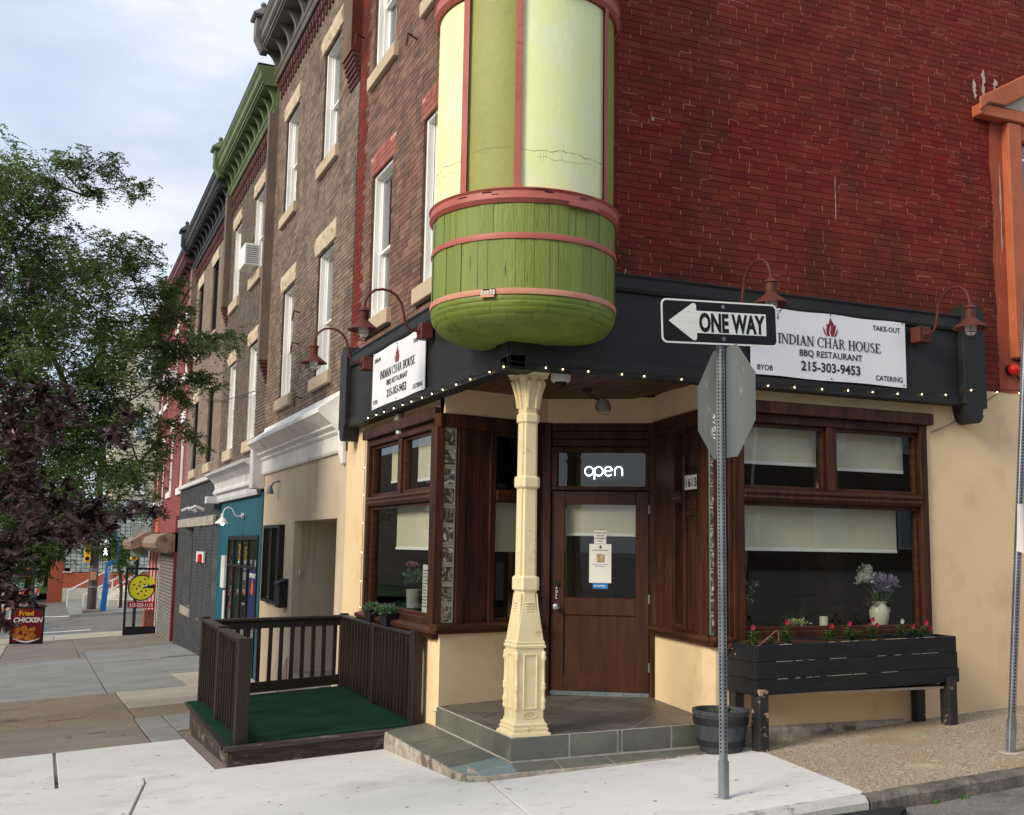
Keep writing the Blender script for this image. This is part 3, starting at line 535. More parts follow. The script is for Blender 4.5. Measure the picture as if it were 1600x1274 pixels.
# --- stucco ground floor walls
RW = (2.06, 4.22, .70, 2.70); LW = (1.90, 4.42, .70, 2.70)       # restaurant window openings
wall(MB(), FR, 1.885, 14, -.6, 3.07, [RW, (1.8, 2.06, .66, 2.72)], -.12, 0).build('stucco_wall', 'stucco', cb)
wall(MB(), FL, 1.79, 5.44, -.9, 3.07, [LW, (1.7, 1.90, .66, 2.72)], -.12, 0).build('stucco_wall', 'stucco', cb)
MB(EL).box(.0, 1.19, -.12, 0, -.05, .66).build('stucco_wall', 'stucco', cb); MB(ER).box(0, 1.37, -.12, 0, -.05, .66).build('stucco_wall', 'stucco', cb)
MB().slab([(0, 1.75), (-.0, 1.9), (1.2, 2.2), (2.35, 1.55), (2.0, .0), (1.86, 0), (2.06, 1.34), (2.13, 1.475), (1.2, 2.02), (1.13, 2.0)], 2.985, .26).build('stucco_frieze', 'stucco', cb)
MB(FR).extr([(0, -.5), (.05, -.5), (.055, -.05), (.03, -.02), (0, -.02)], 2.06, 3.86).build('base_kerb', 'mortar_edge', cb, bevel=.01)
# --- soffit boards under the corner

for i in range(13):
    a, b = i*.16-.12, i*.16+.03; MB().slab(clip([(a, -.14), (b, -.14), (b, 2.4), (a, 2.4)], [(-.14, -.14), (2.1, -.14), (2.3, 1.6), (1.2, 2.25), (-.14, 1.9)]) or [(0, 0), (0.01, 0), (0, .01)], 2.99, .02).build('soffit_board', 'wood_soffit', cb)
MB().slab([(-.1, -.1), (2.3, -.1), (2.4, 2.3), (-.1, 2.3)], 3.02, .02).build('soffit_deck', 'room', cb)
# --- upper brick walls
BRZ = 3.72; TOP = 10.4
wl3 = [(3.85, 4.80, 7.32, 9.15), (1.72, 2.66, 7.32, 9.15)]; wl2 = [(3.82, 4.68, 4.14, 5.97), (1.72, 2.66, 4.14, 5.97)]
LH = wl3+wl2
wall(MB(), FL, .0, 5.5, 3.0, TOP, LH, -.3, -.012).build('mortar_bed', 'mortar_dark', cb)
wall(MB(), FR, .0, 14, 3.0, TOP, [(5.53, 6.67, 3.6, 5.7)], -.3, -.005).build('mortar_bed', 'mortar_pink', cb)
hd = [(a-.11, b+.11, d, d+.27) for a, b, c, d in LH]
allb = [(FR, q) for q in bricks(FR, .0, 7.6, BRZ, 8.2, [(5.20, 9, 0, 5.90)], seed=5)]+[(FR, q) for q in bricks(FR, 4.82, 5.20, 3.075, BRZ-.001, [], seed=6)]
leftb = bricks(FL, .72, 5.46, BRZ+.02, 9.4, LH+hd+[(a-.1, b+.1, c-.19, c) for a, b, c, d in LH], seed=8)
camp = Vector((-3.425, -8.064, 1.463))
mid_ = lambda fr, q: (Vector(fr.p((q[0]+q[1])/2, 0, (q[2]+q[3])/2))-camp).length
allb = [b for b in allb if b[1][1] > .86 or b[1][2] < 3.3]
full = sorted([b for b in allb if abs(b[1][1]-b[1][0]-(BL-.007)) < .008 and b[1][0] > .9], key=lambda b: mid_(*b))[:285]
ids = {id(b) for b in full}
# single bricks share six meshes
protos = []
for k in range(6):
    mb = MB(FR); L_, H_ = BL-.007, CH-.0056; rr = random.Random(k); e = lambda: rr.uniform(-.0012, .0012)
    x0, x1, z0, z1 = -L_/2, L_/2, -H_/2, H_/2
    mb.hexa([(x0, .02, z0), (x1, .02, z0), (x0+e(), e(), z0+e()), (x1+e(), e(), z0+e()), (x0, .02, z1), (x1, .02, z1), (x0+e(), e(), z1+e()), (x1+e(), e(), z1+e())])
    protos.append(mb)
first = []
for i, b in enumerate(full):
    a_, b_, c_, d_ = b[1]; P = FR.p((a_+b_)/2, random.uniform(-.0015, .002), (c_+d_)/2)
    if i < 6: o = protos[i].build('brick', 'brick_red', None); WL.pop(o.name, None); o.parent = cb; o.location = Vector(P)-WL[cb.name]; first.append(o)
    else: inst(first[i % 6], P, cb)
brick_mesh(FR, [b[1] for b in allb if id(b) not in ids], -.02, 0, .0012).build('brickwork', 'brick_red', cb, kind='stuff')
rj = random.Random(88); pm_ = MB(FR)
for b in allb:
    ua, ub, za, zb = b[1]; k_ = rj.random()
    if k_ < .72: pm_.box(ub+.0005, ub+.0062, -.012, -.0015, za+rj.choice((0, 0, .02)), zb-rj.choice((0, 0, .015)))
    if rj.random() < .10: pm_.box(ua, ua+(ub-ua)*rj.uniform(.4, 1), -.012, -.0005, zb-.001, zb+.0036)
pm_.build('mortar_pointing', 'pointing', cb, kind='stuff')
brick_mesh(FL, [q for q in leftb if q[0] < 4.95], -.02, 0).build('brickwork', 'brick_front', cb, kind='stuff')
brick_mesh(FL, [q for q in leftb if q[0] >= 4.95], -.02, 0).build('brickwork', 'brick_red', cb, kind='stuff')
MB(FR).prism([(5.20, 3.07), (9, 3.07), (9, 3.4), (5.40, 3.4), (5.40, 5.88), (5.20, 5.88), (5.18, 5.4), (5.22, 4.9), (5.18, 4.4), (5.21, 3.9)], -.02, .004).build('render_strip', mat('terracotta render', sr(150, 72, 50), sr(168, 90, 66), 3, .8, .5, 20, dirt=(sr(206, 178, 156), 3, .62, .03, (3, 3, .4))), cb)
# salmon header bricks over the avenue windows
for n_, (a, b, c, d) in enumerate(hd):
    MB(FL).box(a, b, -.015, -.004, c, d).build('header_mortar', 'mortar_header', cb)
    bb = bricks(FL, a, b, c, d, [(b-.13-.0, b, d-.07, d+1), (a, a+.25, d-.07, d)] if n_ > 1 else [], ch=.067, gap=.008, seed=20+n_)
    brick_mesh(FL, bb, -.02, .004).build('brickwork', 'brick_header', cb, kind='stuff')

def sash_window(fr, u0, u1, z0, z1, par, frame='white_paint', sill='limestone', lintel=None, split=.5, dep=.115, curtain=None, lift=0., cas=.04, sillh=.18, lh=.29, ac=False, glass='glass_up', dark='room', lext=.1):
    w_ = MB(fr); n1 = -.035; n0 = -dep-.09          # box frame lining the reveal
    for a, b, c, d in ((u0, u0+cas, z0, z1), (u1-cas, u1, z0, z1)): w_.box(a, b, n0, n1, c, d)
    w_.box(u0+cas, u1-cas, n0, n1-.002, z1-cas, z1); w_.box(u0+cas, u1-cas, n0, n1-.01, z0, z0+cas*.8)
    w_.box(u0+cas, u0+cas+.012, n0, -.10, z0+cas*.8, z1-cas); w_.box(u1-cas-.012, u1-cas, n0, -.10, z0+cas*.8, z1-cas)
    o = w_.build('window', frame, par, bevel=.004)
    a, b = u0+cas+.012, u1-cas-.012; c, d = z0+cas*.8, z1-cas; m_ = c+(d-c)*split; t = .036
    for k, (lo, hi, nn) in enumerate(((m_-t/2, d, -dep), (c+lift, m_+t/2+lift*.0, -dep-.05))):
        s_ = MB(fr); s_.box(a, a+t, nn-.03, nn, lo, hi); s_.box(b-t, b, nn-.03, nn, lo, hi); s_.box(a+t, b-t, nn-.03, nn-.002, hi-t, hi); s_.box(a+t, b-t, nn-.03, nn-.002, lo, lo+t); s_.build('sash', frame, o, bevel=.003)
        MB(fr).box(a+t, b-t, nn-.018, nn-.012, lo+t, hi-t).build('pane', glass, o)
    if sill: MB(fr).extr([(-.10, z0-sillh), (.06, z0-sillh), (.06, z0-.015), (.05, z0), (-.10, z0+.01)], u0-.12, u1+.1).build('sill', sill, o, bevel=.008)
    if lintel:
        l_ = MB(fr); rr = random.Random(int(u0*100)); n = 9; secs = []
        for i in range(n+1): u = u0-lext+(u1-u0+2*lext)*i/n; secs.append([fr.p(u, -.10, z1), fr.p(u, .01+rr.uniform(0, .012), z1), fr.p(u, .03+rr.uniform(-.012, .018), z1+lh*.5), fr.p(u, .012+rr.uniform(0, .01), z1+lh), fr.p(u, -.10, z1+lh)])
        l_.loft(secs).build('lintel', lintel, o)
    if curtain:
        k0, k1 = curtain; cm = MB(fr); n = 16; vs = []
        for i in range(n+1): u = a+(b-a)*i/n; nn = -dep-.12+.012*math.sin(i*1.9); vs += [fr.p(u, nn, c+(d-c)*k0), fr.p(u, nn, c+(d-c)*k1)]
        cm.add(vs, [(2*i, 2*i+2, 2*i+3, 2*i+1) for i in range(n)]).build('curtain', 'curtain', o)
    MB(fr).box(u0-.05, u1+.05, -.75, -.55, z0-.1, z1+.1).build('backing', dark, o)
    return o
for k, q in enumerate(wl3): sash_window(FL, *q, cb, 'white_paint', split=.5, curtain=(.3, 1) if k == 0 else None)
for k, q in enumerate(wl2): sash_window(FL, *q, cb, 'white_paint', split=.47, curtain=(.55, 1) if k == 0 else None)
# --- restaurant shop windows
def shop_window(fr, u0, u1, z0, z1, par, um, zt, shades, wm='wood_dark'):
    w_ = MB(fr); h = .09
    w_.box(u0-.05, u1+.05, -.06, .075, z1-.02, z1+.09)                      # head board
    w_.box(u0-.0, u0+h, -.12, .03, z0, z1-.02); w_.box(u1-h, u1, -.12, .03, z0, z1-.02)
    w_.box(u0+h, u1-h, -.12, .02, z1-.10, z1-.021)
    w_.extr([(-.12, zt-.08), (.015, zt-.08), (.045, zt-.045), (.03, zt-.02), (.05, zt+.0), (.02, zt+.03), (-.12, zt+.03)], u0+h, u1-h)
    w_.box(um-.05, um+.05, -.12, .016, zt+.03, z1-.10)
    w_.box(u0+h, u1-h, -.12, .012, z0, z0+.08)
    o = w_.build('window', wm, par, bevel=.006)
    MB(fr).extr([(-.05, z0-.10), (.06, z0-.10), (.075, z0-.06), (.10, z0-.045), (.10, z0-.01), (.02, z0+.012), (-.05, z0+.012)], u0-.12, u1+.06).build('sill', 'wood_dark_h', o, bevel=.004)
    for k, (a, b, c, d) in enumerate(((u0+h, um-.05, zt+.03, z1-.10), (um+.05, u1-h, zt+.03, z1-.10), (u0+h, u1-h, z0+.08, zt-.08))):
        t = .035; s_ = MB(fr); s_.box(a, a+t, -.08, -.02, c, d); s_.box(b-t, b, -.08, -.02, c, d); s_.box(a+t, b-t, -.08, -.022, c, c+t); s_.box(a+t, b-t, -.08, -.022, d-t, d); s_.build('sash', 'wood_dark_h', o, bevel=.003)
        MB(fr).box(a+t, b-t, -.055, -.049, c+t, d-t).build('pane', 'glass', o)
        s0, s1, sz = shades[k]
        cm = MB(fr); n = 20; vs = []
        for i in range(n+1): u = s0+(s1-s0)*i/n; nn = -.15-.004*math.sin(i*.9+k); vs += [fr.p(u, nn, sz), fr.p(u, nn, d+.03)]
        cm.add(vs, [(2*i, 2*i+2, 2*i+3, 2*i+1) for i in range(n)]); cm.build('roller_shade', 'shade', o)
        MB(fr).box(s0, s1, -.157, -.143, sz-.03, sz).build('hem_bar', 'white_paint', o, bevel=.003)
    return o
shop_window(FR, *RW, cb, 3.11, 1.98, ((2.14, 3.06, 2.27), (3.16, 4.08, 2.25), (2.13, 3.98, 1.50)))
shop_window(FL, *LW, cb, 3.16, 1.98, ((2.1, 3.0, 2.16), (3.28, 3.98, 2.19), (2.0, 3.72, 1.45)))
# --- dining room behind the glass
rm = MB(); rm.box(.35, 7, 5.1, 5.2, -.2, 3.1); rm.box(6.9, 7, .3, 5.1, -.2, 3.1); rm.box(.3, 7, .3, 5.2, -.25, -.2); rm.box(.3, 7, .3, 5.2, 3.1, 3.2); rm.build('dining_room', 'room', cb)
MB().box(2.13, 4.15, .28, .62, .66, .70).build('window_ledge', 'wood_dark', cb); MB().box(.28, .62, 1.95, 4.35, .66, .70).build('window_ledge', 'wood_dark', cb)
MB().box(3.75, 3.95, .9, 1.05, -.2, 3.0).box(4.2, 4.9, 1.8, 1.9, .8, 2.0).build('room_post', 'room_wall', cb)
MB().box(1.2, 1.5, 2.9, 3.0, -.2, 2.9).box(2.2, 2.8, 3.6, 3.7, -.2, 2.2).build('room_partition', 'room_wall', cb)
MB().box(2.30, 2.52, 1.10, 1.13, 2.06, 2.085).build('indicator_light', 'green_led', cb)
MB().lathe((3.75, .95, 2.10), [(.0, .02), (.06, .0), (.065, -.012), (0, -.016)], 14).build('downlight', 'lamp_on', cb)
bl_ = MB(); rr = random.Random(3)
for x, y, z in ((2.25, .8, 1.82), (2.55, .8, 1.80), (2.9, .8, 1.79), (.9, 3.6, 1.3), (.9, 3.9, .95), (.9, 4.0, 2.2)): bl_.ball((x, y, z), .012, 6)
bl_.build('fairy_light', 'bulb', cb)
# --- entrance: glass blocks, panels, narrow windows, door
def gblocks(fr, u0, par, zs=.745, ze=2.58, n=10, wd=.185):
    MB(fr).box(u0-.005, u0+wd+.005, -.11, -.02, zs-.01, ze+.01).build('block_mortar', 'grout', par)
    h = (ze-zs)/n
    for i in range(n): MB(fr).box(u0+.004, u0+wd-.004, -.10, -.006, zs+i*h+.005, zs+(i+1)*h-.005).build('glass_block', 'glass_rim', par, bevel=.008); MB(fr).box(u0+.020, u0+wd-.020, -.02, -.003, zs+i*h+.020, zs+(i+1)*h-.020).build('block_face', 'glass_block', LAST[0], bevel=.003)
def entry_side(fr, length, blocks_u, win, par, fl):
    w_ = MB(fr); z0, z1 = .70, 2.70
    w_.box(length*0+.155 if fl else 0.0, .245 if fl else .10, -.10, .012, .745, 2.59)
    w_.box(win[0]-.07, win[0], -.10, .012, .745, 2.59)
    w_.box(win[1], min(win[1]+.07, length), -.10, .012, .745, 2.59)
    w_.extr([(-.10, 1.90), (.012, 1.90), (.04, 1.93), (.03, 1.96), (.045, 1.985), (.014, 2.02), (-.10, 2.02)], win[0], win[1])
    w_.box(win[0], win[1], -.10, .008, .745, .79); w_.box(win[0], win[1], -.10, .008, 2.55, 2.59)
    w_.box(0 if not fl else -.06, length, -.10, .02, 2.59, 2.72)
    o = w_.build('window', 'wood_dark', par, bevel=.005)
    MB(fr).box(win[0], win[1], -.06, -.053, .79, 1.90).build('pane', 'glass', o); MB(fr).box(win[0], win[1], -.06, -.053, 2.02, 2.55).build('pane', 'glass', o)
    MB(fr).box(win[0]-.02, win[1]+.02, -.16, -.15, 1.42, 1.92).build('roller_shade', 'shade', o); MB(fr).box(win[0]-.03, win[1]+.03, -.6, -.58, .7, 2.6).build('backing', 'room', o)
    a, b = (.245, win[0]-.07) if fl else (.10, win[0]-.07); n = 3
    for i in range(n): q = (b-a)/n; MB(fr).box(a+i*q+.003, a+(i+1)*q-.003, -.06, -.014, .745, 2.59).build('panel_board', 'wood_dark', par, bevel=.003)
    if win[1]+.07 < length-.02: MB(fr).box(win[1]+.07, length, -.06, -.01, .745, 2.59).build('panel_board', 'wood_dark', par, bevel=.003)
    MB(fr).extr([(-.05, .655), (.05, .655), (.06, .69), (.085, .70), (.085, .735), (.01, .748), (-.05, .748)], -.09 if fl else -.02, length).build('sill', 'wood_dark_h', par, bevel=.004)
entry_side(EL, 1.17, -.03, (.60, 1.02), cb, True); entry_side(ER, 1.37, 0, (.68, .86), cb, False)
gblocks(EL, -.04, cb); gblocks(FR, 1.80, cb); MB(FL).box(1.735, 1.905, .0, .085, .745, 2.59).build('block_frame', 'wood_dark', cb, bevel=.003); MB(FR).box(1.775, 1.795, -.13, .01, .745, 2.59).box(1.99, 2.036, -.12, .02, .745, 2.59).build('block_frame', 'wood_dark', cb, bevel=.003)
MB(FR).box(1.80, 2.07, -.12, .04, 2.59, 2.70).box(2.035, 2.065, -.12, .035, .70, 2.59).build('block_frame', 'wood_dark', cb, bevel=.004)
MB(FR).extr([(-.05, .655), (.05, .655), (.06, .69), (.085, .70), (.085, .735), (.01, .748), (-.05, .748)], 1.80, 2.0).build('sill', 'wood_dark_h', cb, bevel=.004)
d_ = MB(ED); d_.box(-.06, .045, -.12, .03, .0, 2.72); d_.box(1.03, 1.10, -.12, .03, .0, 2.72); d_.box(.045, 1.03, -.10, .02, 2.045, 2.085); d_.box(.045, 1.03, -.10, .018, 2.43, 2.48)
d_.box(.045, .11, -.10, .016, 2.085, 2.43); d_.box(.99, 1.03, -.10, .016, 2.085, 2.43)
for i in range(3): d_.box(.048, 1.028, -.08, .006, 2.485+i*.08, 2.56+i*.08)
fr_ = d_.build('door_frame', 'wood_dark', cb, bevel=.005); MB(ED).box(.11, .99, -.05, -.044, 2.085, 2.43).build('pane', 'glass', fr_)
dd = MB(ED); y0, y1 = -.06, -.012
for a, b, c, e_ in ((.05, .185, .035, 2.04), (.893, 1.025, .035, 2.04)): dd.box(a, b, y0, y1, c, e_)
for c, e_ in ((.075, .24), (.81, .98), (1.905, 2.039)): dd.box(.185, .893, y0, y1-.001, c, e_)
door = dd.build('door', 'wood_door', cb, bevel=.005)
for i in range(4): a = .187+i*.1765; MB(ED).box(a+.0002, a+.1763, -.05, -.03, .238, .812).build('panel_board', 'wood_door', door, bevel=.0015)
MB(ED).box(.187, .892, -.042, -.036, .98, 1.905).build('pane', 'glass', door)
MB(ED).box(.19, .89, -.13, -.12, 1.62, 1.92).build('roller_shade', 'shade', door); MB(ED).box(.19, .89, -.135, -.115, 1.59, 1.62).build('hem_bar', 'white_paint', door, bevel=.003)
MB(ED).box(.048, 1.027, -.06, .002, .03, .073).build('kick_strip', 'alu', door, bevel=.002)
k_ = MB()
for i in range(6): P = ED.p(.08+.175*i, .004, .052); k_.ball(P, .006, 6)
k_.build('screw', 'black_plastic', door)
def disc(fr, u, z, n0, n1, r, seg=18, mb=None):
    mb = mb or MB(); mb.prism([(u+r*math.cos(2*math.pi*i/seg), z+r*math.sin(2*math.pi*i/seg)) for i in range(seg)], n0, n1, fr); return mb
disc(ED, .112, 1.114, -.013, .006, .03).build('door_lock', 'black_plastic', door, bevel=.003)
kn = disc(ED, .109, .887, -.013, -.002, .034); kn.tube([ED.p(.109, -.005, .887), ED.p(.109, .03, .887), ED.p(.109, .036, .887), ED.p(.109, .05, .887), ED.p(.109, .068, .887), ED.p(.109, .074, .887)], [.014, .014, .024, .032, .028, .008], 16); kn.build('door_knob', 'chrome', door, smooth=True)
for z in (.32, .98, 1.86): MB(ED).box(1.018, 1.040, .0, .028, z-.045, z+.045).build('hinge', 'galv', door, bevel=.003)
for i, ch in enumerate('PULL'): text(ch, .034, ED.p(.10, -.010, 1.055-i*.03), (ED.u[0], ED.u[1], 0), (0, 0, 1), 'enamel_white', 'door_lettering', door, .03)
# papers on the door glass

dr = (ED.u[0], ED.u[1], 0)
def paper(u0, u1, z0, z1, name, label, m_='paper', nn=-.033):
    o = MB(ED).box(u0, u1, nn, nn+.002, z0, z1).build(name, m_, None, ED.p((u0+u1)/2, nn, z0)); o['label'] = label; o['category'] = 'paper notice'; return o
p1 = paper(.479, .60, 1.515, 1.645, 'door_notice', 'small cream notice taped above the menu sheet on the door glass')
for i, s_ in enumerate(('RESTROOMS', 'ARE FOR', 'CUSTOMERS', 'ONLY')): text(s_, .020, ED.p(.54, -.0305, 1.615-i*.027), dr, (0, 0, 1), 'ink', 'lettering', p1, .02, 'CENTER')
p2 = paper(.432, .652, 1.128, 1.512, 'menu_sheet', 'tall grey white printed sheet in the middle of the door glass')
text('INDIAN CHAR HOUSE', .0155, ED.p(.542, -.0305, 1.445), dr, (0, 0, 1), 'ink', 'lettering', p2, .02, 'CENTER')
for i, s_ in enumerate(('DINE IN  TAKE OUT  CATERING', 'BBQ RESTAURANT')): text(s_, .011, ED.p(.542, -.0305, 1.305-i*.016), dr, (0, 0, 1), 'ink', 'lettering', p2, .01, 'CENTER')
MB(ED).box(.505, .585, -.031, -.0295, 1.33, 1.415).build('printed_picture', mat('printed food picture', sr(40, 36, 32), sr(226, 196, 150), 60, .6), p2)
def flame(mb, P, right, up, h, depth=.002):
    r_, u_ = Vector(right).normalized(), Vector(up).normalized(); n_ = r_.cross(u_)
    for pts in ([(0, 1), (.10, .80), (.20, .70), (.18, .52), (.28, .66), (.34, .60), (.30, .36), (.24, .16), (.12, .0), (.04, .02), (-.02, .22), (.02, .44), (.06, .62), (-.02, .56), (-.08, .40), (-.10, .18), (-.06, .02), (-.16, .02), (-.26, .14), (-.28, .34), (-.24, .48), (-.28, .66), (-.16, .60), (-.10, .74)], [(-.46, .50), (-.40, .34), (-.34, .18), (-.20, .0), (-.30, .04), (-.40, .16), (-.46, .32)], [(.46, .44), (.44, .30), (.38, .12), (.26, .0), (.18, .0), (.32, .18), (.38, .32)]):
        a = [Vector(P)+r_*(x*h)+u_*(y*h) for x, y in pts]; k = len(a); mb.add([q+n_*depth for q in a]+[q-n_*.001 for q in a], [tuple(range(k))]+[(i, (i+1) % k, k+(i+1) % k, k+i) for i in range(k)])
    return mb
flame(MB(), ED.p(.542, -.031, 1.468), dr, (0, 0, 1), .035).build('flame_mark', 'ink', p2)
p3 = paper(.468, .62, 1.07, 1.124, 'blue_sticker', 'small blue and white sticker under the menu sheet on the door', 'blue'); text('ACCEPTED', .024, ED.p(.476, -.0305, 1.09), dr, (0, 0, 1), 'paper', 'lettering', p3, .02)
# neon open sign
ns_ = thing('open_sign', 'lit white neon sign reading open in the window over the door', 'neon sign', ED.p(.56, -.08, 2.2))
def neon(pts): return MB().tube([ED.p(u, -.075, z) for u, z in pts], .0048, 8)
def arcp(cx, cz, rx, rz, a0, a1, n=18): return [(cx+rx*math.cos(R(a0+(a1-a0)*i/n)), cz+rz*math.sin(R(a0+(a1-a0)*i/n))) for i in range(n+1)]
zc, rx, rz = 2.243, .042, .045
for pts in (arcp(.420, zc, rx, rz, 0, 360, 26), arcp(.518, zc, rx, rz, 200, -150, 24), [(.475, zc+.03), (.475, zc-.085)], [(.575, zc-.005), (.658, zc+.012)]+arcp(.616, zc, rx, rz, 15, 318, 22), [(.682, zc-.045), (.682, zc+.02)]+arcp(.719, zc+.005, .037, .042, 180, 0, 14)+[(.756, zc-.045)]):
    neon(pts).build('neon_letter', 'neon', ns_, smooth=True)
MB(ED).box(.37, .77, -.095, -.090, 2.16, 2.31).build('sign_backing', 'black_plastic', ns_)
# --- fascia board with end brackets
for fr, u1, e1, zb in ((FR, 4.54, 4.82, 2.885), (FL, 4.86, 5.16, 2.87)):
    u0 = -.15
    f_ = MB(fr); f_.box(u0, u1, .0, .13, zb, 3.60); f_.build('fascia_board', 'black_paint', cb, bevel=.004)
    MB(fr).extr([(0, 3.60), (.155, 3.60), (.165, 3.63), (.165, 3.72), (.18, 3.735), (.18, 3.75), (0, 3.76)], u0-.02 if fr is FL else u0-.0201, u1).build('fascia_cap', 'black_paint', cb, bevel=.003)
    MB(fr).box(u0, u1, .131, .15, zb, zb+.10).build('fascia_rail', 'black_paint', cb, bevel=.003)
    br = [(u1, 2.90), (u1, 3.80), (u1+.04, 3.80)]+[(u1+.14+.10*math.cos(R(a)), 3.80+.08*math.sin(R(a))) for a in range(180, -1, -20)]+[(e1, 3.80), (e1, 2.86), (e1-.05, 2.86), (e1-.06, 2.80)]+[(u1+.14+.09*math.cos(R(a)), 2.80+.09*math.sin(R(a))) for a in range(-10, -171, -20)]+[(u1+.04, 2.82), (u1+.03, 2.88)]
    MB(fr).prism(br, 0, .20).build('fascia_bracket', 'black_paint', cb, bevel=.004)
MB().slab([(-.15, -.15), (.10, -.15), (.10, .12), (-.15, .12)], 2.884, .02).build('corner_block', 'black_paint', cb, bevel=.003)
# --- orange hood and window casing on the side wall
oh = MB(FR); oh.extr([(0, 5.87), (.12, 5.87), (.12, 5.99), (0, 5.99)], 4.96, 7.24); oh.build('hood', 'orange', cb, bevel=.01)
oh = MB(FR); oh.prism([(4.94, 5.90), (5.06, 6.002), (5.28, 6.002), (6.1, 6.46), (6.92, 6.002), (7.14, 6.002), (7.26, 5.90), (7.26, 6.04), (6.1, 6.68), (4.94, 6.04)], .121, .145); oh.build('hood', 'orange', cb, bevel=.01)
MB(FR).prism([(5.06, 6.003), (6.1, 6.60), (7.14, 6.003)], 0, .10).build('hood_panel', 'conc_cream', cb)
oh = MB(FR); oh.box(5.35, 5.53, 0, .10, 3.42, 5.86); oh.box(6.67, 6.85, 0, .10, 3.42, 5.86); oh.box(5.53, 6.67, 0, .08, 5.7, 5.86); oh.build('window_casing', 'orange', cb, bevel=.008)
sash_window(FR, 5.53, 6.67, 3.6, 5.7, cb, 'white_paint')
M['lime'] = mat('lime stain', sr(200, 186, 172), sr(170, 140, 124), 30, .9); rr = random.Random(31)
for u, z0, z1, w_ in ((5.31, 4.5, 5.45, .020), (5.02, 6.07, 6.30, .03), (5.14, 6.12, 6.42, .035), (5.3, 6.2, 6.35, .05), (3.22, 4.55, 5.0, .007), (4.88, 3.30, 3.33, .05), (.98, 3.78, 3.84, .01), (1.25, 5.2, 5.24, .03)):
    ef = MB(FR); n = 9; pts = [(u+rr.uniform(-1, 1)*w_*.5+w_*(.5 if 0 < i < n else 0)*rr.uniform(.4, 1), z0+(z1-z0)*i/n) for i in range(n+1)]+[(u-w_*rr.uniform(.2, 1), z1-(z1-z0)*i/n) for i in range(1, n)]; ef.prism(pts, .003, .0055); ef.build('lime_stain', 'lime', cb)
# --- oriel turret over the corner
tc_ = (.06, .06, 0); TR = .75
def cyl(r0, r1, z0, z1, a0, a1, m_, name, seg=None, n=2, par=cb):
    seg = seg or max(1, int(abs(a1-a0)/4)); return MB().lathe(tc_, [(r0, z0), (r1, z0), (r1, z1), (r0, z1), (r0, z0)], seg, a0, a1).build(name, m_, par)
ori = MB().lathe(tc_, [(.60, 4.1), (.70, 4.1), (.70, 9.0), (.05, 9.9)], 48).build('oriel', 'green_dark', cb)
mull = [(152, 3), (208, 4.6), (242.5, 4.2), (304.5, 4.4), (336, 4)]
pan = [((126, 151), 'green_light'), ((153, 207), 'green_light'), ((209, 242), 'green_dark'), ((243.5, 304), 'green_light'), ((305.5, 336), 'green_dark')]
for (a0, a1), m_ in pan: MB().lathe(tc_, [(.70, 4.19), (.735, 4.19), (.738, 4.5), (.735, 5.8), (.70, 5.8)], int((a1-a0)/2.5), a0, a1).build('oriel_panel', m_, ori, smooth=True)
for a, wd in mull: cyl(.70, .765, 4.19, 5.82, a-wd/2, a+wd/2, 'pink_trim', 'mullion', 3, par=ori)
for z0, z1 in ((4.072, 4.19), (5.81, 5.97), (8.6, 8.9)):
    MB().lathe(tc_, [(.70, z0), (.762, z0), (.785, z0+.03), (.775, z1-.03), (.79, z1-.012), (.77, z1), (.70, z1+.01)], 72).build('ring_moulding', 'pink_trim', ori, smooth=True)
for (a0, a1), m_ in pan:
    MB().lathe(tc_, [(.70, 6.6), (.735, 6.6), (.735, 8.6), (.70, 8.6)], int((a1-a0)/2.5), a0, a1).build('oriel_panel', m_, ori, smooth=True)
MB().lathe(tc_, [(.70, 5.95), (.76, 5.95), (.76, 6.6), (.70, 6.6)], 60).build('oriel_band', 'green_board', ori, smooth=True)
MB().lathe(tc_, [(.72, 3.38), (.72, 4.1)], 40).build('oriel_core', 'green_dark', ori)
rr = random.Random(9)
for z0, z1 in ((3.832, 4.074), (3.402, 3.795)):
    a = 110
    while a < 345:
        wd = rr.choice((5.5, 6.5, 7.5, 9)); r_ = .75+rr.uniform(-.003, .003); gap = rr.choice((.10, .16, .25, .25))
        MB().lathe(tc_, [(.72, z0), (r_, z0), (r_+.0015, z1), (.72, z1), (.72, z0)], 3, a+gap/2, min(a+wd-gap/2, 346)).build('board', 'green_board', ori, bevel=.0025); a += wd
for z0, z1, m_ in ((3.79, 3.836, 'pink_trim'), (3.36, 3.404, 'pink_pale')):
    MB().lathe(tc_, [(.72, z0), (.762, z0), (.765, (z0+z1)/2), (.76, z1), (.72, z1)], 72, 100, 350).build('ring_moulding', m_, ori, smooth=True)
rr = random.Random(21)
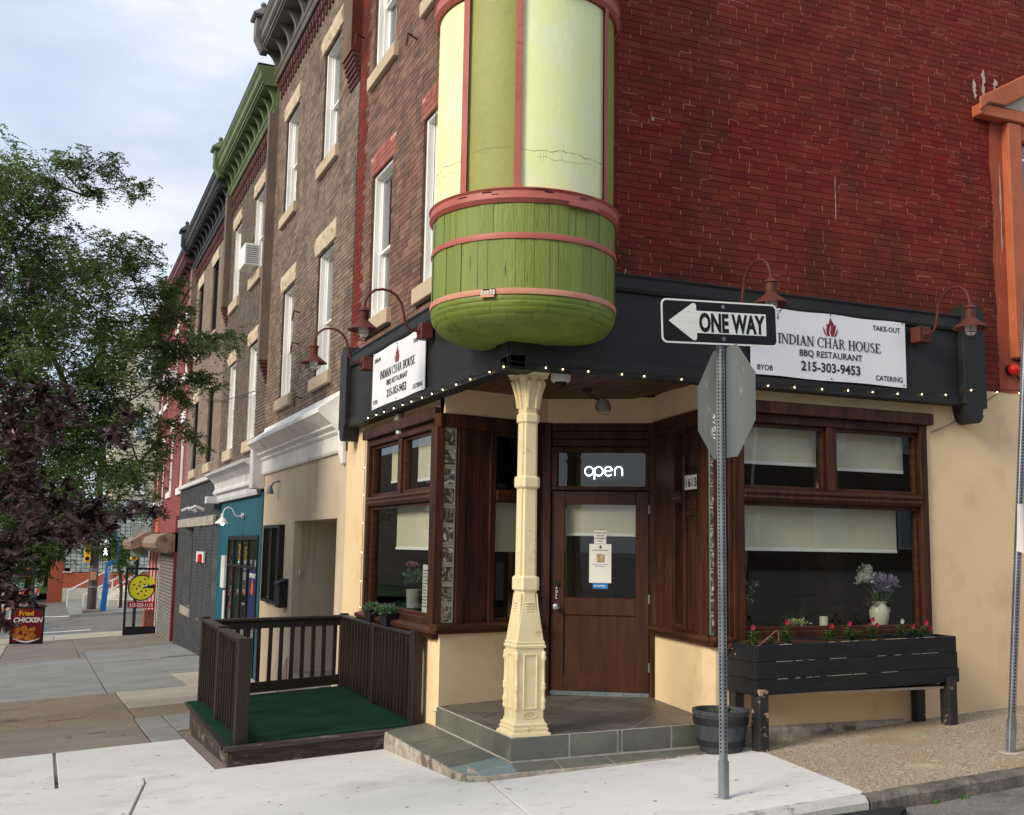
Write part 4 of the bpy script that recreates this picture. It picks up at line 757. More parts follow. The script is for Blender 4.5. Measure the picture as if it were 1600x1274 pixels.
for (a0_, a1_), lvl in (((153.5, 206.8), (4.47, 4.40)), ((209.5, 241.8), (4.52, 4.50)), ((244, 303.5), (4.50, 4.44)), ((306, 335), (4.44, 4.42))):
    for k, z00 in enumerate(lvl):
        a = a0_+(0 if k == 0 else rr.uniform(2, 14)); end = a1_ if k == 0 else a1_-rr.uniform(2, 20); z = z00; cm = MB()
        while a < end-1:
            st_ = rr.uniform(1.5, 4); z2 = z+rr.uniform(-.012, .012)-(z-z00)*.3; t_ = rr.uniform(.0008, .0032) if k == 0 else .0009; r_ = .7385
            c = lambda a_, z_: (tc_[0]+r_*math.cos(R(a_)), tc_[1]+r_*math.sin(R(a_)), z_); cm.add([c(a, z-t_), c(a+st_, z2-t_), c(a+st_, z2+t_), c(a, z+t_)], [(0, 1, 2, 3)])
            if rr.random() < .35:
                l_ = rr.choice((-1, -1, 1))*rr.uniform(.03, .16); cm.add([c(a, z), c(a+.12, z), c(a+rr.uniform(-.4, .5), z+l_)], [(0, 1, 2)])
            a += st_; z = z2
        cm.build('paint_crack', mat('crack in lime paint', sr(120, 124, 84), None, rough=.9) if 'crack in lime paint' not in bpy.data.materials else bpy.data.materials['crack in lime paint'], ori)
# rounded bowl built from shingle courses
prof = [(.752, 3.36), (.75, 3.315), (.738, 3.27), (.712, 3.225), (.665, 3.18), (.60, 3.145), (.50, 3.115), (.38, 3.095), (.22, 3.085)]; K = len(prof)-1
for i in range(K):
    (ra, za), (rb, zb) = prof[i], prof[i+1]; a = 100+rr.uniform(0, 8)
    while a < 350:
        wd = rr.uniform(14, 24); e_ = rr.uniform(-.0035, .0035); mb = MB(); n = 6
        mb.lathe(tc_, [(ra+e_, za), ((ra*2+rb)/3+e_*.8+.006*(1 if i else .4), (2*za+zb)/3), ((ra+2*rb)/3+e_+.006, (za+2*zb)/3), (rb+e_, zb), (rb-.03, zb+.03), (ra-.03, za)], n, a, min(a+wd-.12, 350)); a += wd
        mb.build('shingle', 'green_bowl', ori, smooth=True)
MB().lathe(tc_, [(.725, 3.37)]+[(r-.02, z+.015) for r, z in prof], 48).build('bowl_core', 'green_bowl', ori, smooth=True)
# torn patch in the lowest ring
a0 = 222; hb = MB()
hb.lathe(tc_, [(.768, 3.352), (.772, 3.352), (.772, 3.40), (.768, 3.40), (.768, 3.352)], 4, a0, a0+9); hb.build('torn_patch', 'hole', ori)
for i in range(5): MB().lathe(tc_, [(.769, 3.355+rr.uniform(-.004, .006)), (.777, 3.355), (.776, 3.39+rr.uniform(-.01, .008)), (.769, 3.39)], 1, a0+.3+i*1.8, a0+1.7+i*1.8).build('splinter', 'shade', ori)
MB().lathe(tc_, [(.768, 3.335), (.785, 3.333), (.782, 3.352), (.768, 3.352), (.768, 3.335)], 3, a0+.5, a0+8.6).build('splinter', 'pink_pale', ori)
mb = MB(); mb.lathe(tc_, [(.785, 4.066), (.80, 4.063), (.80, 4.092), (.785, 4.096), (.785, 4.066)], 6, 272, 293); mb.build('splinter', 'pink_trim', ori, bevel=.004)
mb = MB()
for a, l, z in ((222, 6, 4.15), (228, 4, 4.13), (252, 8, 4.165), (258, 5, 4.15), (280, 6, 4.14), (205, 7, 4.14)): MB().lathe(tc_, [(.780, z), (.784, z+.003), (.780, z+.007)], 4, a, a+l).build('paint_split', 'hole', ori)
# ================================================================ PORCH, COLUMN
pz = lambda x, y: .020*x
po = thing('corner_porch', 'slate tiled corner porch of two steps under the cut corner entrance', 'porch', (1, .5, -.3))
PP = [(0, 0), (1.93, 0), (2.2, 1.6), (1.2, 2.1), (0, 1.80)]
MB().slab(PP, lambda x, y: pz(x, y)-.004, .30).build('porch_base', 'grout', po)
s2 = .44
for i in range(-9, 10):
    for j in range(-9, 10):
        c = (1.0+s2*(i+j)*.7071+(.16 if j % 2 else 0)*.7071, .9+s2*(i-j)*.7071+(.16 if j % 2 else 0)*.7071); h = s2*.7071-.006
        q = clip([(c[0]-h, c[1]), (c[0], c[1]-h), (c[0]+h, c[1]), (c[0], c[1]+h)], [(.13, .012), (1.93, .012), (2.2, 1.6), (1.2, 2.1), (.13, 1.80)])
        if len(q) > 2: MB().slab(q, pz, .012).build('tile', 'slate_dark', po, bevel=.0015)
for a, b in ((.012, .44), (.45, .89), (.90, 1.34), (1.35, 1.80)): MB().slab([(.012, a), (.122, a), (.122, b), (.012, b)], pz, .012).build('tile', 'slate_dark', po, bevel=.0015)
xs = [(-.012, .485), (.50, .915), (.93, .955), (.97, 1.415), (1.43, 1.93)]
for a, b in xs: MB().hexa([(a, -.006, -.175+.02*a), (b, -.006, -.175+.02*b), (a, .004, -.175+.02*a), (b, .004, -.175+.02*b), (a, -.006, -.006+.02*a), (b, -.006, -.006+.02*b), (a, .004, -.006+.02*a), (b, .004, -.006+.02*b)]).build('tile', 'slate', po, bevel=.002)
for a, b in ((-.004, .355), (.368, .795), (.808, 1.245), (1.258, 1.80)): MB().box(-.006, .004, a, b, -.178, -.007).build('tile', 'slate', po, bevel=.002)
def tz(x, y):
    z0 = -.182+(.15*x if x < 0 else .012*x); return z0 if y >= 0 else z0+(g(x, -.2)+.018-z0)*min(1, -y/.2)
TP_ = [(-.425, 2.03), (-.425, .30), (-.41, .14), (-.37, .02), (-.30, -.07), (-.20, -.125), (-.05, -.145), (.4, -.17), (.8, -.195), (1.5, -.23), (2.05, -.25), (2.05, .02), (.01, .02), (.01, 2.03)]
def cclip(rc, polys):
    for p in polys:
        q = clip([(rc[0], rc[2]), (rc[1], rc[2]), (rc[1], rc[3]), (rc[0], rc[3])], p)
        if len(q) > 2: yield q
leftp = [(-.415, 2.02), (-.415, .20), (-.408, .065), (-.382, -.022), (-.324, -.08), (-.236, -.114), (-.012, -.134), (-.012, 2.02)]
rightp = [(-.012, -.132), (.4, -.158), (.8, -.183), (1.5, -.218), (2.04, -.238), (2.04, -.012), (-.012, -.012)]
LB = [(-.425, 2.03), (-.425, .20), (-.418, .06), (-.39, -.03), (-.33, -.09), (-.24, -.125), (.0, -.148), (.0, 2.03)]; RB = [(.0, -.148), (.4, -.172), (.8, -.195), (1.5, -.228), (2.05, -.247), (2.05, .02), (.0, .02)]; sb = MB()
for r_ in ((-.5, 0, .25, 1.0), (-.5, 0, 1.0, 2.04), (-.5, 0, 0, .25), (-.5, 0, -.08, 0), (-.5, 0, -.3, -.08)):
    for q in cclip(r_, [LB]): sb.slab(q, lambda x, y: tz(x, y)-.005, .30)
for i in range(5):
    for r_ in ((i*.41, i*.41+.41, 0, .02), (i*.41, i*.41+.41, -.3, 0)):
        for q in cclip(r_, [RB]): sb.slab(q, lambda x, y: tz(x, y)-.005, .30)
sb.build('step_base', 'mortar_edge', po)
for a, b in ((1.322, 2.03), (.702, 1.308), (.262, .688)): 
    for q in cclip((-.6, -.02, a, b), [leftp]): MB().slab(q, tz, .014).build('tile', 'slate', po, bevel=.0015)
for r_ in ((-.6, -.305, -.5, .25), (-.293, -.012, .0, .25), (-.293, -.012, -.5, -.012)):
    for q in cclip(r_, [leftp]): MB().slab(q, tz, .014).build('tile', 'slate_blue', po, bevel=.0015)
for a, b in ((-.015, .355), (.368, .795), (.808, 1.255), (1.268, 1.715), (1.73, 2.05)):
    for q in cclip((a, b, -.5, 0), [rightp]): MB().slab(q, tz, .014).build('tile', 'slate', po, bevel=.0015)

cl = thing('porch_column', 'cream painted cast iron column with paneled square base at the porch corner', 'column', (.17, .17, .0))
cx = cy = .17
def sq(h, z, c=0, notch=0):
    P = []
    for sx, sy in ((1, 1), (-1, 1), (-1, -1), (1, -1)):
        a = [(sx*h, sy*(h-c)), (sx*(h-c*.62-notch*.0), sy*(h-c*.62)), (sx*(h-c), sy*h)] if not notch else [(sx*h, sy*(h-c)), (sx*(h-c), sy*(h-c)), (sx*(h-c), sy*h)]
        if sx*sy < 0: a = a[::-1]
        P += a
    return [(cx+x, cy+y, z) for x, y in P]
MB().loft([sq(.166, .0), sq(.162, .022), sq(.146, .03), sq(.150, .055), sq(.140, .062), sq(.143, .085), sq(.126, .10), sq(.122, .122)]).build('plinth', 'cream_iron', cl, bevel=.004)
MB().loft([sq(.118, .12, .001), sq(.118, .68, .001)]).build('base_block', 'cream_iron', cl, bevel=.003)
MB().loft([sq(.128, .675), sq(.130, .69), sq(.120, .70), sq(.124, .715), sq(.116, .73)]).build('base_moulding', 'cream_iron', cl, bevel=.002)
MB().loft([sq(.118, .725, .006), sq(.105, .85, .012), sq(.084, 1.00, .026), sq(.076, 1.13, .030)]).build('taper', 'cream_iron', cl, bevel=.003)
MB().loft([sq(.074, 1.1, .024, 1), sq(.070, 1.96, .022, 1), sq(.068, 2.5, .022, 1)]).build('shaft', 'cream_iron', cl, bevel=.003)
for z0, z1, h in ((1.13, 1.225, .094), (1.955, 2.03, .090), (2.488, 2.545, .082)):
    MB().loft([sq(h-.012, z0-.012, .03), sq(h, z0, .034), sq(h, z1, .034), sq(h-.014, z1+.014, .03)]).build('collar', 'cream_iron', cl, bevel=.003)
MB().loft([sq(.064, 2.53, .02), sq(.070, 2.62, .022), sq(.084, 2.72, .026), sq(.104, 2.80, .03), (sq(.110, 2.85, .03))]).build('capital', 'cream_iron', cl, bevel=.003)
MB().loft([sq(.118, 2.845), sq(.122, 2.87), sq(.134, 2.885), sq(.136, 2.91), sq(.146, 2.92), sq(.146, 2.95), sq(.13, 2.985)]).build('abacus', 'cream_iron', cl, bevel=.002)
for fr in (Fr((cx, cy), (1, 0), (0, -1)), Fr((cx, cy), (0, 1), (-1, 0)), Fr((cx, cy), (1, 0), (0, 1)), Fr((cx, cy), (0, 1), (1, 0))):
    f = MB(fr)
    for a, b, c, d in ((-.062, -.048, .20, .63), (.048, .062, .20, .63), (-.048, .048, .20, .214), (-.048, .048, .616, .63)): f.box(a, b, .116, .128, c, d)
    f.build('panel_moulding', 'cream_iron', cl, bevel=.004)
    rb = MB(fr)
    for i in range(4): rb.box(-.034, .034, .082-i*.0, .094, 1.02-i*.022, 1.032-i*.022)
    rb.build('reeding', 'cream_iron', cl, bevel=.003)
    for s_ in (-1, 1): lf = MB(fr); lf.tube([fr.p(s_*.035, .075, 2.60), fr.p(s_*.04, .088, 2.70), fr.p(s_*.044, .112, 2.79), fr.p(s_*.044, .122, 2.815), fr.p(s_*.044, .112, 2.835)], [.012, .015, .018, .018, .010], 8); lf.build('scroll', 'cream_iron', cl, smooth=True)
for sx, sy in ((-1, -1), (1, -1), (-1, 1), (1, 1)):
    MB().lathe((cx+sx*.116, cy+sy*.116, 0), [(.010, .19), (.016, .20), (.020, .215), (.014, .235), (.019, .25), (.021, .27), (.013, .29), (.012, .34), (.018, .35), (.021, .365), (.016, .38), (.020, .39), (.012, .41), (.011, .57), (.019, .58), (.022, .60), (.016, .615), (.020, .63), (.010, .65)], 12).build('colonette', 'cream_iron', cl, smooth=True)
    ox = MB(); ox.tube([(cx+sx*.087*k, cy+sy*.087*k, z) for k, z in ((1.17, .74), (1.0, .88), (.86, 1.0), (.80, 1.10))], [.014, .012, .009, .005], 6); ox.build('corner_leaf', 'cream_iron', cl, smooth=True)
fr = Fr((cx, cy), (1, 0), (0, -1)); ring = [fr.p(.0+.062*math.cos(R(a)), .121, .155+.026*math.sin(R(a))) for a in range(0, 361, 15)]
MB().tube(ring, .0035, 6).build('maker_plate', 'cream_iron', cl); 
for i in range(3): text(('CAST IRON', 'MARKET ST', 'PHILA')[i], .016, fr.p(0, .119, .164-i*.016), (1, 0, 0), (0, 0, 1), 'cream_iron', 'maker_lettering', cl, .03, 'CENTER', ext=.002)

# ================================================================ DECK
dk = thing('wooden_deck', 'green carpeted low wooden deck with dark brown railing beside the corner building', 'deck', (-.9, 3.5, -.5))
dz = lambda x, y: -.215+.067*x+.010*(y-2.2)
MB().slab([(-1.80, 2.16), (-.03, 2.06), (-.01, 4.98), (-1.80, 4.98)], lambda x, y: dz(x, y)-.018, .04).build('deck_board', 'deck_skirt', dk)
MB().slab([(-1.80, 2.26), (-.03, 2.17), (-.01, 4.96), (-1.86, 4.96)], lambda x, y: dz(x, y)+.004, .02).build('carpet', 'carpet', dk, bevel=.003)
def board(pts, th, m_, name, bev=.003):      # vertical board between two plan points with given z pairs
    (xa, ya, z0a, z1a), (xb, yb, z0b, z1b) = pts; l = math.hypot(xb-xa, yb-ya); nx, ny = (yb-ya)/l*th/2, -(xb-xa)/l*th/2
    return MB().hexa([(xa-nx, ya-ny, z0a), (xb-nx, yb-ny, z0b), (xa+nx, ya+ny, z0a), (xb+nx, yb+ny, z0b), (xa-nx, ya-ny, z1a), (xb-nx, yb-ny, z1b), (xa+nx, ya+ny, z1a), (xb+nx, yb+ny, z1b)]).build(name, m_, dk, bevel=bev)
board(((-1.80, 2.16, g(-1.8, 2.1)-.05, dz(-1.8, 2.2)-.035), (-.03, 2.06, g(-.1, 2)-.05, dz(0, 2.1)-.035)), .03, 'deck_skirt', 'skirt_board')
board(((-1.86, 2.14, dz(-1.86, 2.2)-.034, dz(-1.86, 2.2)+.004), (-.03, 2.04, dz(0, 2.1)-.034, dz(0, 2.1)+.004)), .10, 'deck_skirt', 'deck_board')
ys = [2.17, 3.05, 3.9, 4.98]
for i in range(3): board(((-1.80, ys[i]+.004, g(-1.8, ys[i])-.05, dz(-1.8, ys[i])-.03), (-1.80, ys[i+1]-.004, g(-1.8, ys[i+1])-.05, dz(-1.8, ys[i+1])-.03)), .03, 'deck_skirt', 'skirt_board')
board(((-1.83, 2.2, dz(-1.8, 2.2)-.034, dz(-1.8, 2.2)-.004), (-1.83, 4.98, dz(-1.8, 5)-.034, dz(-1.8, 5)-.004)), .09, 'deck_paint', 'edge_board')
board(((-1.80, 4.97, -.8, dz(-1.8, 5)-.03), (-.03, 4.97, -.8, dz(0, 5)-.03)), .03, 'deck_skirt', 'skirt_board')
def post(x, y, zt, w_=.046, zb=None):
    MB().box(x-w_, x+w_, y-w_, y+w_, dz(x, y) if zb is None else zb, zt).build('post', 'deck_paint', dk, bevel=.005)
def rail_run(xa, ya, za, xb, yb, zb, n, gap_b=.05, w_=.017):
    l = math.hypot(xb-xa, yb-ya); ux, uy = (xb-xa)/l, (yb-ya)/l; e = .04
    xa += ux*e; ya += uy*e; xb -= ux*e; yb -= uy*e
    da, db = dz(xa, ya), dz(xb, yb)
    board(((xa, ya, za-.035, za), (xb, yb, zb-.035, zb)), .105, 'deck_paint', 'hand_rail', .006)
    board(((xa, ya, za-.12, za-.036), (xb, yb, zb-.12, zb-.036)), .04, 'deck_paint', 'top_rail')
    board(((xa, ya, da+gap_b, da+gap_b+.115), (xb, yb, db+gap_b, db+gap_b+.115)), .04, 'deck_paint', 'bottom_rail')
    for i in range(n):
        f = (i+.5)/n; x, y = xa+(xb-xa)*f, ya+(yb-ya)*f; z0 = da+(db-da)*f+gap_b+.02; z1 = za+(zb-za)*f-.06
        nx, ny = -uy*.026, ux*.026; k = random.uniform(-.006, .006)
        x += nx*.8; y += ny*.8
        MB().hexa([(x-w_, y-w_, z0), (x+w_, y-w_, z0), (x-w_, y+w_, z0), (x+w_, y+w_, z0), (x-w_+k, y-w_, z1), (x+w_+k, y-w_, z1), (x-w_+k, y+w_, z1), (x+w_+k, y+w_, z1)]).build('baluster', 'deck_paint', dk)
post(-1.70, 2.26, .605, .060, g(-1.7, 2.2)); post(-1.70, 3.62, .62); post(-1.70, 4.92, .63); post(-.10, 2.13, .66, .05, -.42); post(-.10, 3.52, .64); post(-.10, 4.92, .655)
rail_run(-1.70, 2.26, .595, -1.70, 3.62, .60, 8, .03); rail_run(-1.70, 3.62, .605, -1.70, 4.92, .61, 8, .03)
rail_run(-.10, 2.13, .64, -.10, 3.52, .63, 11, .03); rail_run(-.10, 3.52, .63, -.10, 4.92, .635, 10, .03)
rail_run(-1.70, 4.92, .595, -.10, 4.92, .635, 12, .03, .021)

# ---- pots on the railing
def leaves(mb, C0, rad, n, ln, wd, rr, up=.4, flat=False):
    for _ in range(n):
        a = rr.uniform(0, 6.28); e = rr.uniform(-.2, 1.2); d = Vector((math.cos(a)*math.cos(e), math.sin(a)*math.cos(e), math.sin(e))); q = Vector(C0)+Vector((d.x*rad[0], d.y*rad[1], d.z*rad[2]))*rr.uniform(.2, 1)
        t = (d+Vector((rr.uniform(-.6, .6), rr.uniform(-.6, .6), up*rr.uniform(-.5, 1)))).normalized(); s_ = t.cross(Vector((rr.uniform(-1, 1), rr.uniform(-1, 1), 1))).normalized(); l, w_ = ln*rr.uniform(.6, 1.2), wd*rr.uniform(.7, 1.2); b = t.cross(s_)*l*.12
        mb.add([q, q+t*l*.5+s_*w_-b*.0, q+t*l-b, q+t*l*.5-s_*w_], [(0, 1, 2), (0, 2, 3)])
    return mb
def ferns(mb, C0, n, ln, rr, spread=1.):
    for _ in range(n):
        a = rr.uniform(0, 6.28); out = Vector((math.cos(a), math.sin(a), 0)); p = Vector(C0)+out*rr.uniform(0, .05); L_ = ln*rr.uniform(.6, 1.1); prev = p; el = rr.uniform(.7, 1.3); m_ = 9
        for i in range(m_):
            el -= .16; d = out*math.cos(el)*spread+Vector((0, 0, math.sin(el))); q = prev+d*L_/m_; s_ = Vector((-out.y, out.x, 0)); w_ = L_*.16*(1-i/m_*.7)
            for sg in (-1, 1): mb.add([prev, prev+s_*sg*w_+d*L_*.08, q+s_*sg*w_*.4, q], [(0, 1, 2, 3)])
            prev = q
    return mb
def trough(x, y, z, l, label, seed):
    t = thing('plant_pot', label, 'plant pot', (x, y, z), 'pots of greenery on the deck railing'); rr = random.Random(seed)
    a = MB(); o = lambda h, f: [(x-.065*f, y-l*f, z+h), (x+.065*f, y-l*f, z+h), (x+.065*f, y+l*f, z+h), (x-.065*f, y+l*f, z+h)]
    a.loft([o(0, .72), o(.005, .76), o(.125, 1.0), o(.125, 1.1), o(.145, 1.1), o(.145, 1.0), o(.115, .9)]); a.build('pot', 'black_plastic', t, bevel=.003)
    f = MB(); ferns(f, (x, y-.04, z+.12), 26, .17, rr); ferns(f, (x, y+.05, z+.12), 22, .15, rr); leaves(f, (x, y, z+.15), (.08, .12, .06), 120, .04, .009, rr); f.build('foliage', 'leaf_fern', t); return t
trough(-.10, 3.72, .632, .125, 'left black pot of ferny greenery on the deck railing, by the wall string of bulbs', 1); trough(-.09, 3.14, .637, .14, 'right black pot of ferny greenery on the deck railing, in front of the window', 2)

# ================================================================ PLANTER AND BARREL
pb = thing('planter_box', 'long black painted wooden planter box on four legs under the side window', 'planter', (3.0, -.22, -.1))
px0, px1, py0, py1 = 1.98, 4.11, -.43, -.02; bz = lambda x: .022*(x-2); hs = [(.300, .4235), (.4255, .5635), (.5655, .70)]
for k, (a, b) in enumerate(hs):
    for y0, y1, e in ((py0-.0, py0+.03, .0), (py1-.03, py1, 0)):
        xe = px1+(.015, .0, -.01)[k]; MB().hexa([(px0, y0, a+bz(px0)), (xe, y0, a+bz(xe)), (px0, y1, a+bz(px0)), (xe, y1, a+bz(xe)), (px0, y0, b+bz(px0)), (xe, y0, b+bz(xe)), (px0, y1, b+bz(px0)), (xe, y1, b+bz(xe))]).build('plank', 'black_flaked', pb, bevel=.004)
    for x0 in (px0-.022, px1-.03): MB().box(x0, x0+.024, py0+.002, py1, a+bz(x0), b+bz(x0)).build('plank', 'black_flaked', pb, bevel=.004)
rq = random.Random(19)
for zj in (.4245, .5645, .701):
    for _ in range(9):
        xa = rq.uniform(px0, px1-.25); l_ = rq.uniform(.03, .22); MB().hexa([(xa, py0-.0015, zj-.0022+bz(xa)), (xa+l_, py0-.0015, zj-.002+bz(xa+l_)), (xa, py0+.01, zj-.0022+bz(xa)), (xa+l_, py0+.01, zj-.002+bz(xa+l_)), (xa, py0-.0015, zj+.0012+bz(xa)), (xa+l_, py0-.0015, zj+.001+bz(xa+l_)), (xa, py0+.01, zj+.001+bz(xa)), (xa+l_, py0+.01, zj+.001+bz(xa+l_))]).build('worn_edge', 'conc_cream', pb)
MB().slab([(px0+.03, py0+.03), (px1-.03, py0+.03), (px1-.03, py1-.03), (px0+.03, py1-.03)], lambda x, y: .655+bz(x), .05).build('soil', 'soil', pb)
MB().box(px0+.02, px1-.05, py0+.035, py1-.035, .29, .31).build('bottom_board', 'conc_cream', pb)
for x, y in ((2.02, -.385), (4.02, -.385), (2.02, -.07), (3.98, -.07)):
    MB().box(x-.045, x+.045, y-.045 if y > -.2 else py0-.03, y+.045, g(x, y)-.005, .35+bz(x)).build('leg', 'black_foot', pb, bevel=.004)
fx = [(2.20, .05, 'r'), (2.36, 0, ''), (2.55, .075, 'r'), (3.02, .06, 'r'), (3.20, .05, 'r'), (3.30, .02, ''), (3.42, .085, 'rrr'), (3.68, .05, 'w'), (3.80, .06, ''), (4.0, .04, 'rr')]
fx = [(2.14, .07, 'r'), (2.33, -.01, ''), (2.50, .10, 'r'), (2.92, .06, 'r'), (3.14, .07, 'r'), (3.24, .01, ''), (3.44, .09, 'rrr'), (3.72, .07, 'w'), (3.86, .02, 'r'), (3.97, .05, 'rr')]
for i, (x, h, fl) in enumerate(fx):
    x = 2.03+(x-2.1)*1.0; rr = random.Random(40+i); z = .65+bz(x); y = -.22+rr.uniform(-.05, .05)
    lb = ('periwinkle at the left end of the black planter with one pink flower', 'small flowerless seedling second from the left in the black planter', 'tall periwinkle with one pink flower, third from the left in the black planter', 'pink flowered periwinkle just right of the planter middle gap', 'fifth periwinkle from the left in the black planter with one pink bloom', 'low leafy flowerless plant in the middle of the black planter', 'periwinkle with three pink flowers, the one right of the candle', 'bushy periwinkle with one white flower in the black planter', 'short periwinkle with one pink flower below the cream vase', 'periwinkle at the right end of the black planter with two blooms')[i]
    t = thing('flower_plant', lb, 'flower', (x, y, z), 'periwinkles in the black planter box')
    st = MB(); n = 2+(h > 0)+(h > .06); lf = MB()
    for k in range(n+1):
        a = rr.uniform(0, 6.28); tip = (x+math.cos(a)*.045*(k > 0), y+math.sin(a)*.03*(k > 0), z+.095+h*(1 if k == 0 else rr.uniform(.3, .8))); st.tube([(x, y, z-.02), tip], .003, 5)
        for j in range(9): 
            f = .25+.75*j/8; c = Vector((x, y, z)).lerp(Vector(tip), f); aa = j*2.4; d = Vector((math.cos(aa), math.sin(aa), .25)); s_ = Vector((-d.y, d.x, 0)); l = .078*(1.15-f*.5)
            lf.add([c, c+d*l*.5+s_*.021, c+d*l+Vector((0, 0, -.008)), c+d*l*.5-s_*.021], [(0, 1, 2), (0, 2, 3)])
    st.build('stem', 'leaf_fresh', t); lf.build('foliage', 'leaf_fresh', t)
    for k, c in enumerate(fl):
        P = Vector((x+(0, .045, -.04)[k], y-.015, z+.112+h-(0, .05, .045)[k])); fm = MB()
        for j in range(5): aa = R(72*j+10*k); d = Vector((math.cos(aa)*.85, -.35, math.sin(aa)*.85)); s_ = d.cross(Vector((0, 1, 0))).normalized(); fm.add([P, P+d*.018+s_*.014, P+d*.030, P+d*.018-s_*.014], [(0, 1, 2, 3)])
        fm.build('bloom', 'petal_white' if c == 'w' else 'petal_red', t)
by = thing('barrel_planter', 'grey plastic half barrel planter with dark bands beside the porch step', 'planter', (1.80, -.19, g(1.8, -.19)))
bc = (1.775, -.20, g(1.8, -.19)); MB().lathe(bc, [(.001, .0), (.168, .0), (.185, .06), (.212, .18), (.224, .30), (.232, .305), (.234, .335), (.215, .335), (.207, .285), (.001, .28)], 36).build('barrel', 'barrel', by, smooth=True)
for a, b, r0 in ((.055, .10, .190), (.225, .28, .222)): MB().lathe(bc, [(r0-.01, a), (r0+.002, a), (r0+.008, b), (r0-.004, b)], 36).build('band', 'barrel_band', by, smooth=True)
MB().lathe(bc, [(.001, .292), (.209, .286)], 24).build('soil', 'soil', by); leaves(MB(), (1.80, -.21, bc[2]+.30), (.09, .07, .03), 24, .07, .016, random.Random(5)).build('foliage', 'leaf_fresh', by)

# ================================================================ THINGS BEHIND THE WINDOWS
vz = .775
def vase(x, y, z): return MB().lathe((x, y, z), [(.001, 0), (.062, 0), (.076, .04), (.090, .11), (.090, .16), (.068, .205), (.058, .22), (.070, .24), (.060, .24), (.052, .20), (.001, .19)], 24)
v = thing('flower_vase', 'cream ceramic jug of mauve and white hydrangeas behind the side window', 'vase', (3.83, .24, vz)); vase(3.83, .24, vz).build('jug', 'ceramic', v, smooth=True)
MB().tube([(3.90, .22, vz+.13), (3.93, .21, vz+.15), (3.925, .21, vz+.18), (3.88, .22, vz+.185)], .007, 8).build('handle', 'ceramic', v, smooth=True)
rr = random.Random(2)
for cx_, cz_, rx_, m_, n_ in ((3.79, .43, .12, 'petal_mauve', 260), (3.94, .40, .11, 'petal_mauve', 230), (3.66, .42, .08, 'petal_white', 140), (3.68, .50, .06, 'petal_white', 80), (3.87, .34, .10, 'petal_mauve', 160)):
    leaves(MB(), (cx_, .24, vz+cz_), (rx_, .08, .085), n_, .034, .017, rr).build('bloom', m_, v)
leaves(MB(), (3.83, .24, vz+.25), (.15, .06, .08), 40, .09, .014, rr).build('foliage', 'leaf_fresh', v); leaves(MB(), (3.70, .21, vz+.2), (.08, .04, .08), 50, .05, .006, rr).build('dried_sprig', 'rust', v)
cn = thing('pillar_candle', 'white pillar candle behind the side window beside the cream jug', 'candle', (3.17, .22, vz)); MB().lathe((3.17, .22, vz), [(.001, 0), (.038, 0), (.038, .11), (.030, .108), (.001, .10)], 20).build('candle', 'ceramic', cn, smooth=True)
ar = thing('flower_arrangement', 'low tray of small yellow and white flowers behind the side window', 'flowers', (2.86, .22, vz)); leaves(MB(), (2.86, .22, vz+.04), (.17, .05, .05), 60, .03, .012, rr).build('white_bloom', 'petal_white', ar); leaves(MB(), (2.86, .21, vz+.05), (.15, .05, .04), 40, .03, .012, rr).build('yellow_bloom', 'petal_yellow', ar)
gm = MB()
for i in range(40): x = 2.86+rr.uniform(-.17, .17); gm.add([(x, .22, vz), (x+.005, .22, vz), (x+rr.uniform(-.08, .08), .21, vz+rr.uniform(.1, .2))], [(0, 1, 2)])
gm.build('grass_blade', 'leaf_fern', ar)
ds = thing('dried_flowers', 'tall spray of dried pink and white sprigs at the left of the side window', 'dried flowers', (2.26, .22, vz)); dm = MB(); dw = MB(); dp = MB()
for i in range(16):
    a = rr.uniform(-.6, .6); h = rr.uniform(.25, .42); tip = (2.26+math.sin(a)*h*.6+.04, .22+rr.uniform(-.05, .05), vz+h); dm.tube([(2.24, .22, vz), tip], .0018, 4)
    leaves(dw if i % 3 else dp, (tip[0], tip[1], tip[2]-.03), (.02, .02, .06), 14, .016, .005, rr)
dm.build('stalk', 'twig_pale', ds); dw.build('pale_bud', 'petal_white', ds); dp.build('pink_bud', 'petal_pink', ds)
pk = thing('potted_flower', 'pink headed plant in ribbed grey pot behind the avenue window', 'potted plant', (.42, 3.85, vz)); MB().lathe((.42, 3.85, vz), [(.001, 0), (.085, 0), (.095, .2), (.09, .205), (.001, .19)], 24).build('pot', 'conc_grey', pk, smooth=True)
leaves(MB(), (.42, 3.85, vz+.30), (.14, .16, .12), 160, .06, .02, rr).build('foliage', 'leaf_fern', pk); leaves(MB(), (.40, 3.9, vz+.46), (.07, .09, .05), 90, .03, .01, rr).build('bloom', 'petal_pink', pk)
for y, z1, lb in ((2.38, 1.28, 'left sheet of white menu paper inside the avenue window'), (2.12, 1.27, 'right sheet of white menu paper inside the avenue window')):
    o = MB().box(.055, .057, y-.09, y+.09, .80+(.0 if y > 2.2 else .0), z1).build('menu_sheet', 'paper', None, (.056, y, .8)); o['label'] = lb; o['category'] = 'paper notice'; o['group'] = 'menu sheets in the avenue window'
    for k in range(12): 
        w_ = rr.uniform(.08, .15); MB().box(.0535, .0545, y+.07-w_, y+.07, z1-.06-k*.032, z1-.052-k*.032).build('text_line', 'ink', o)

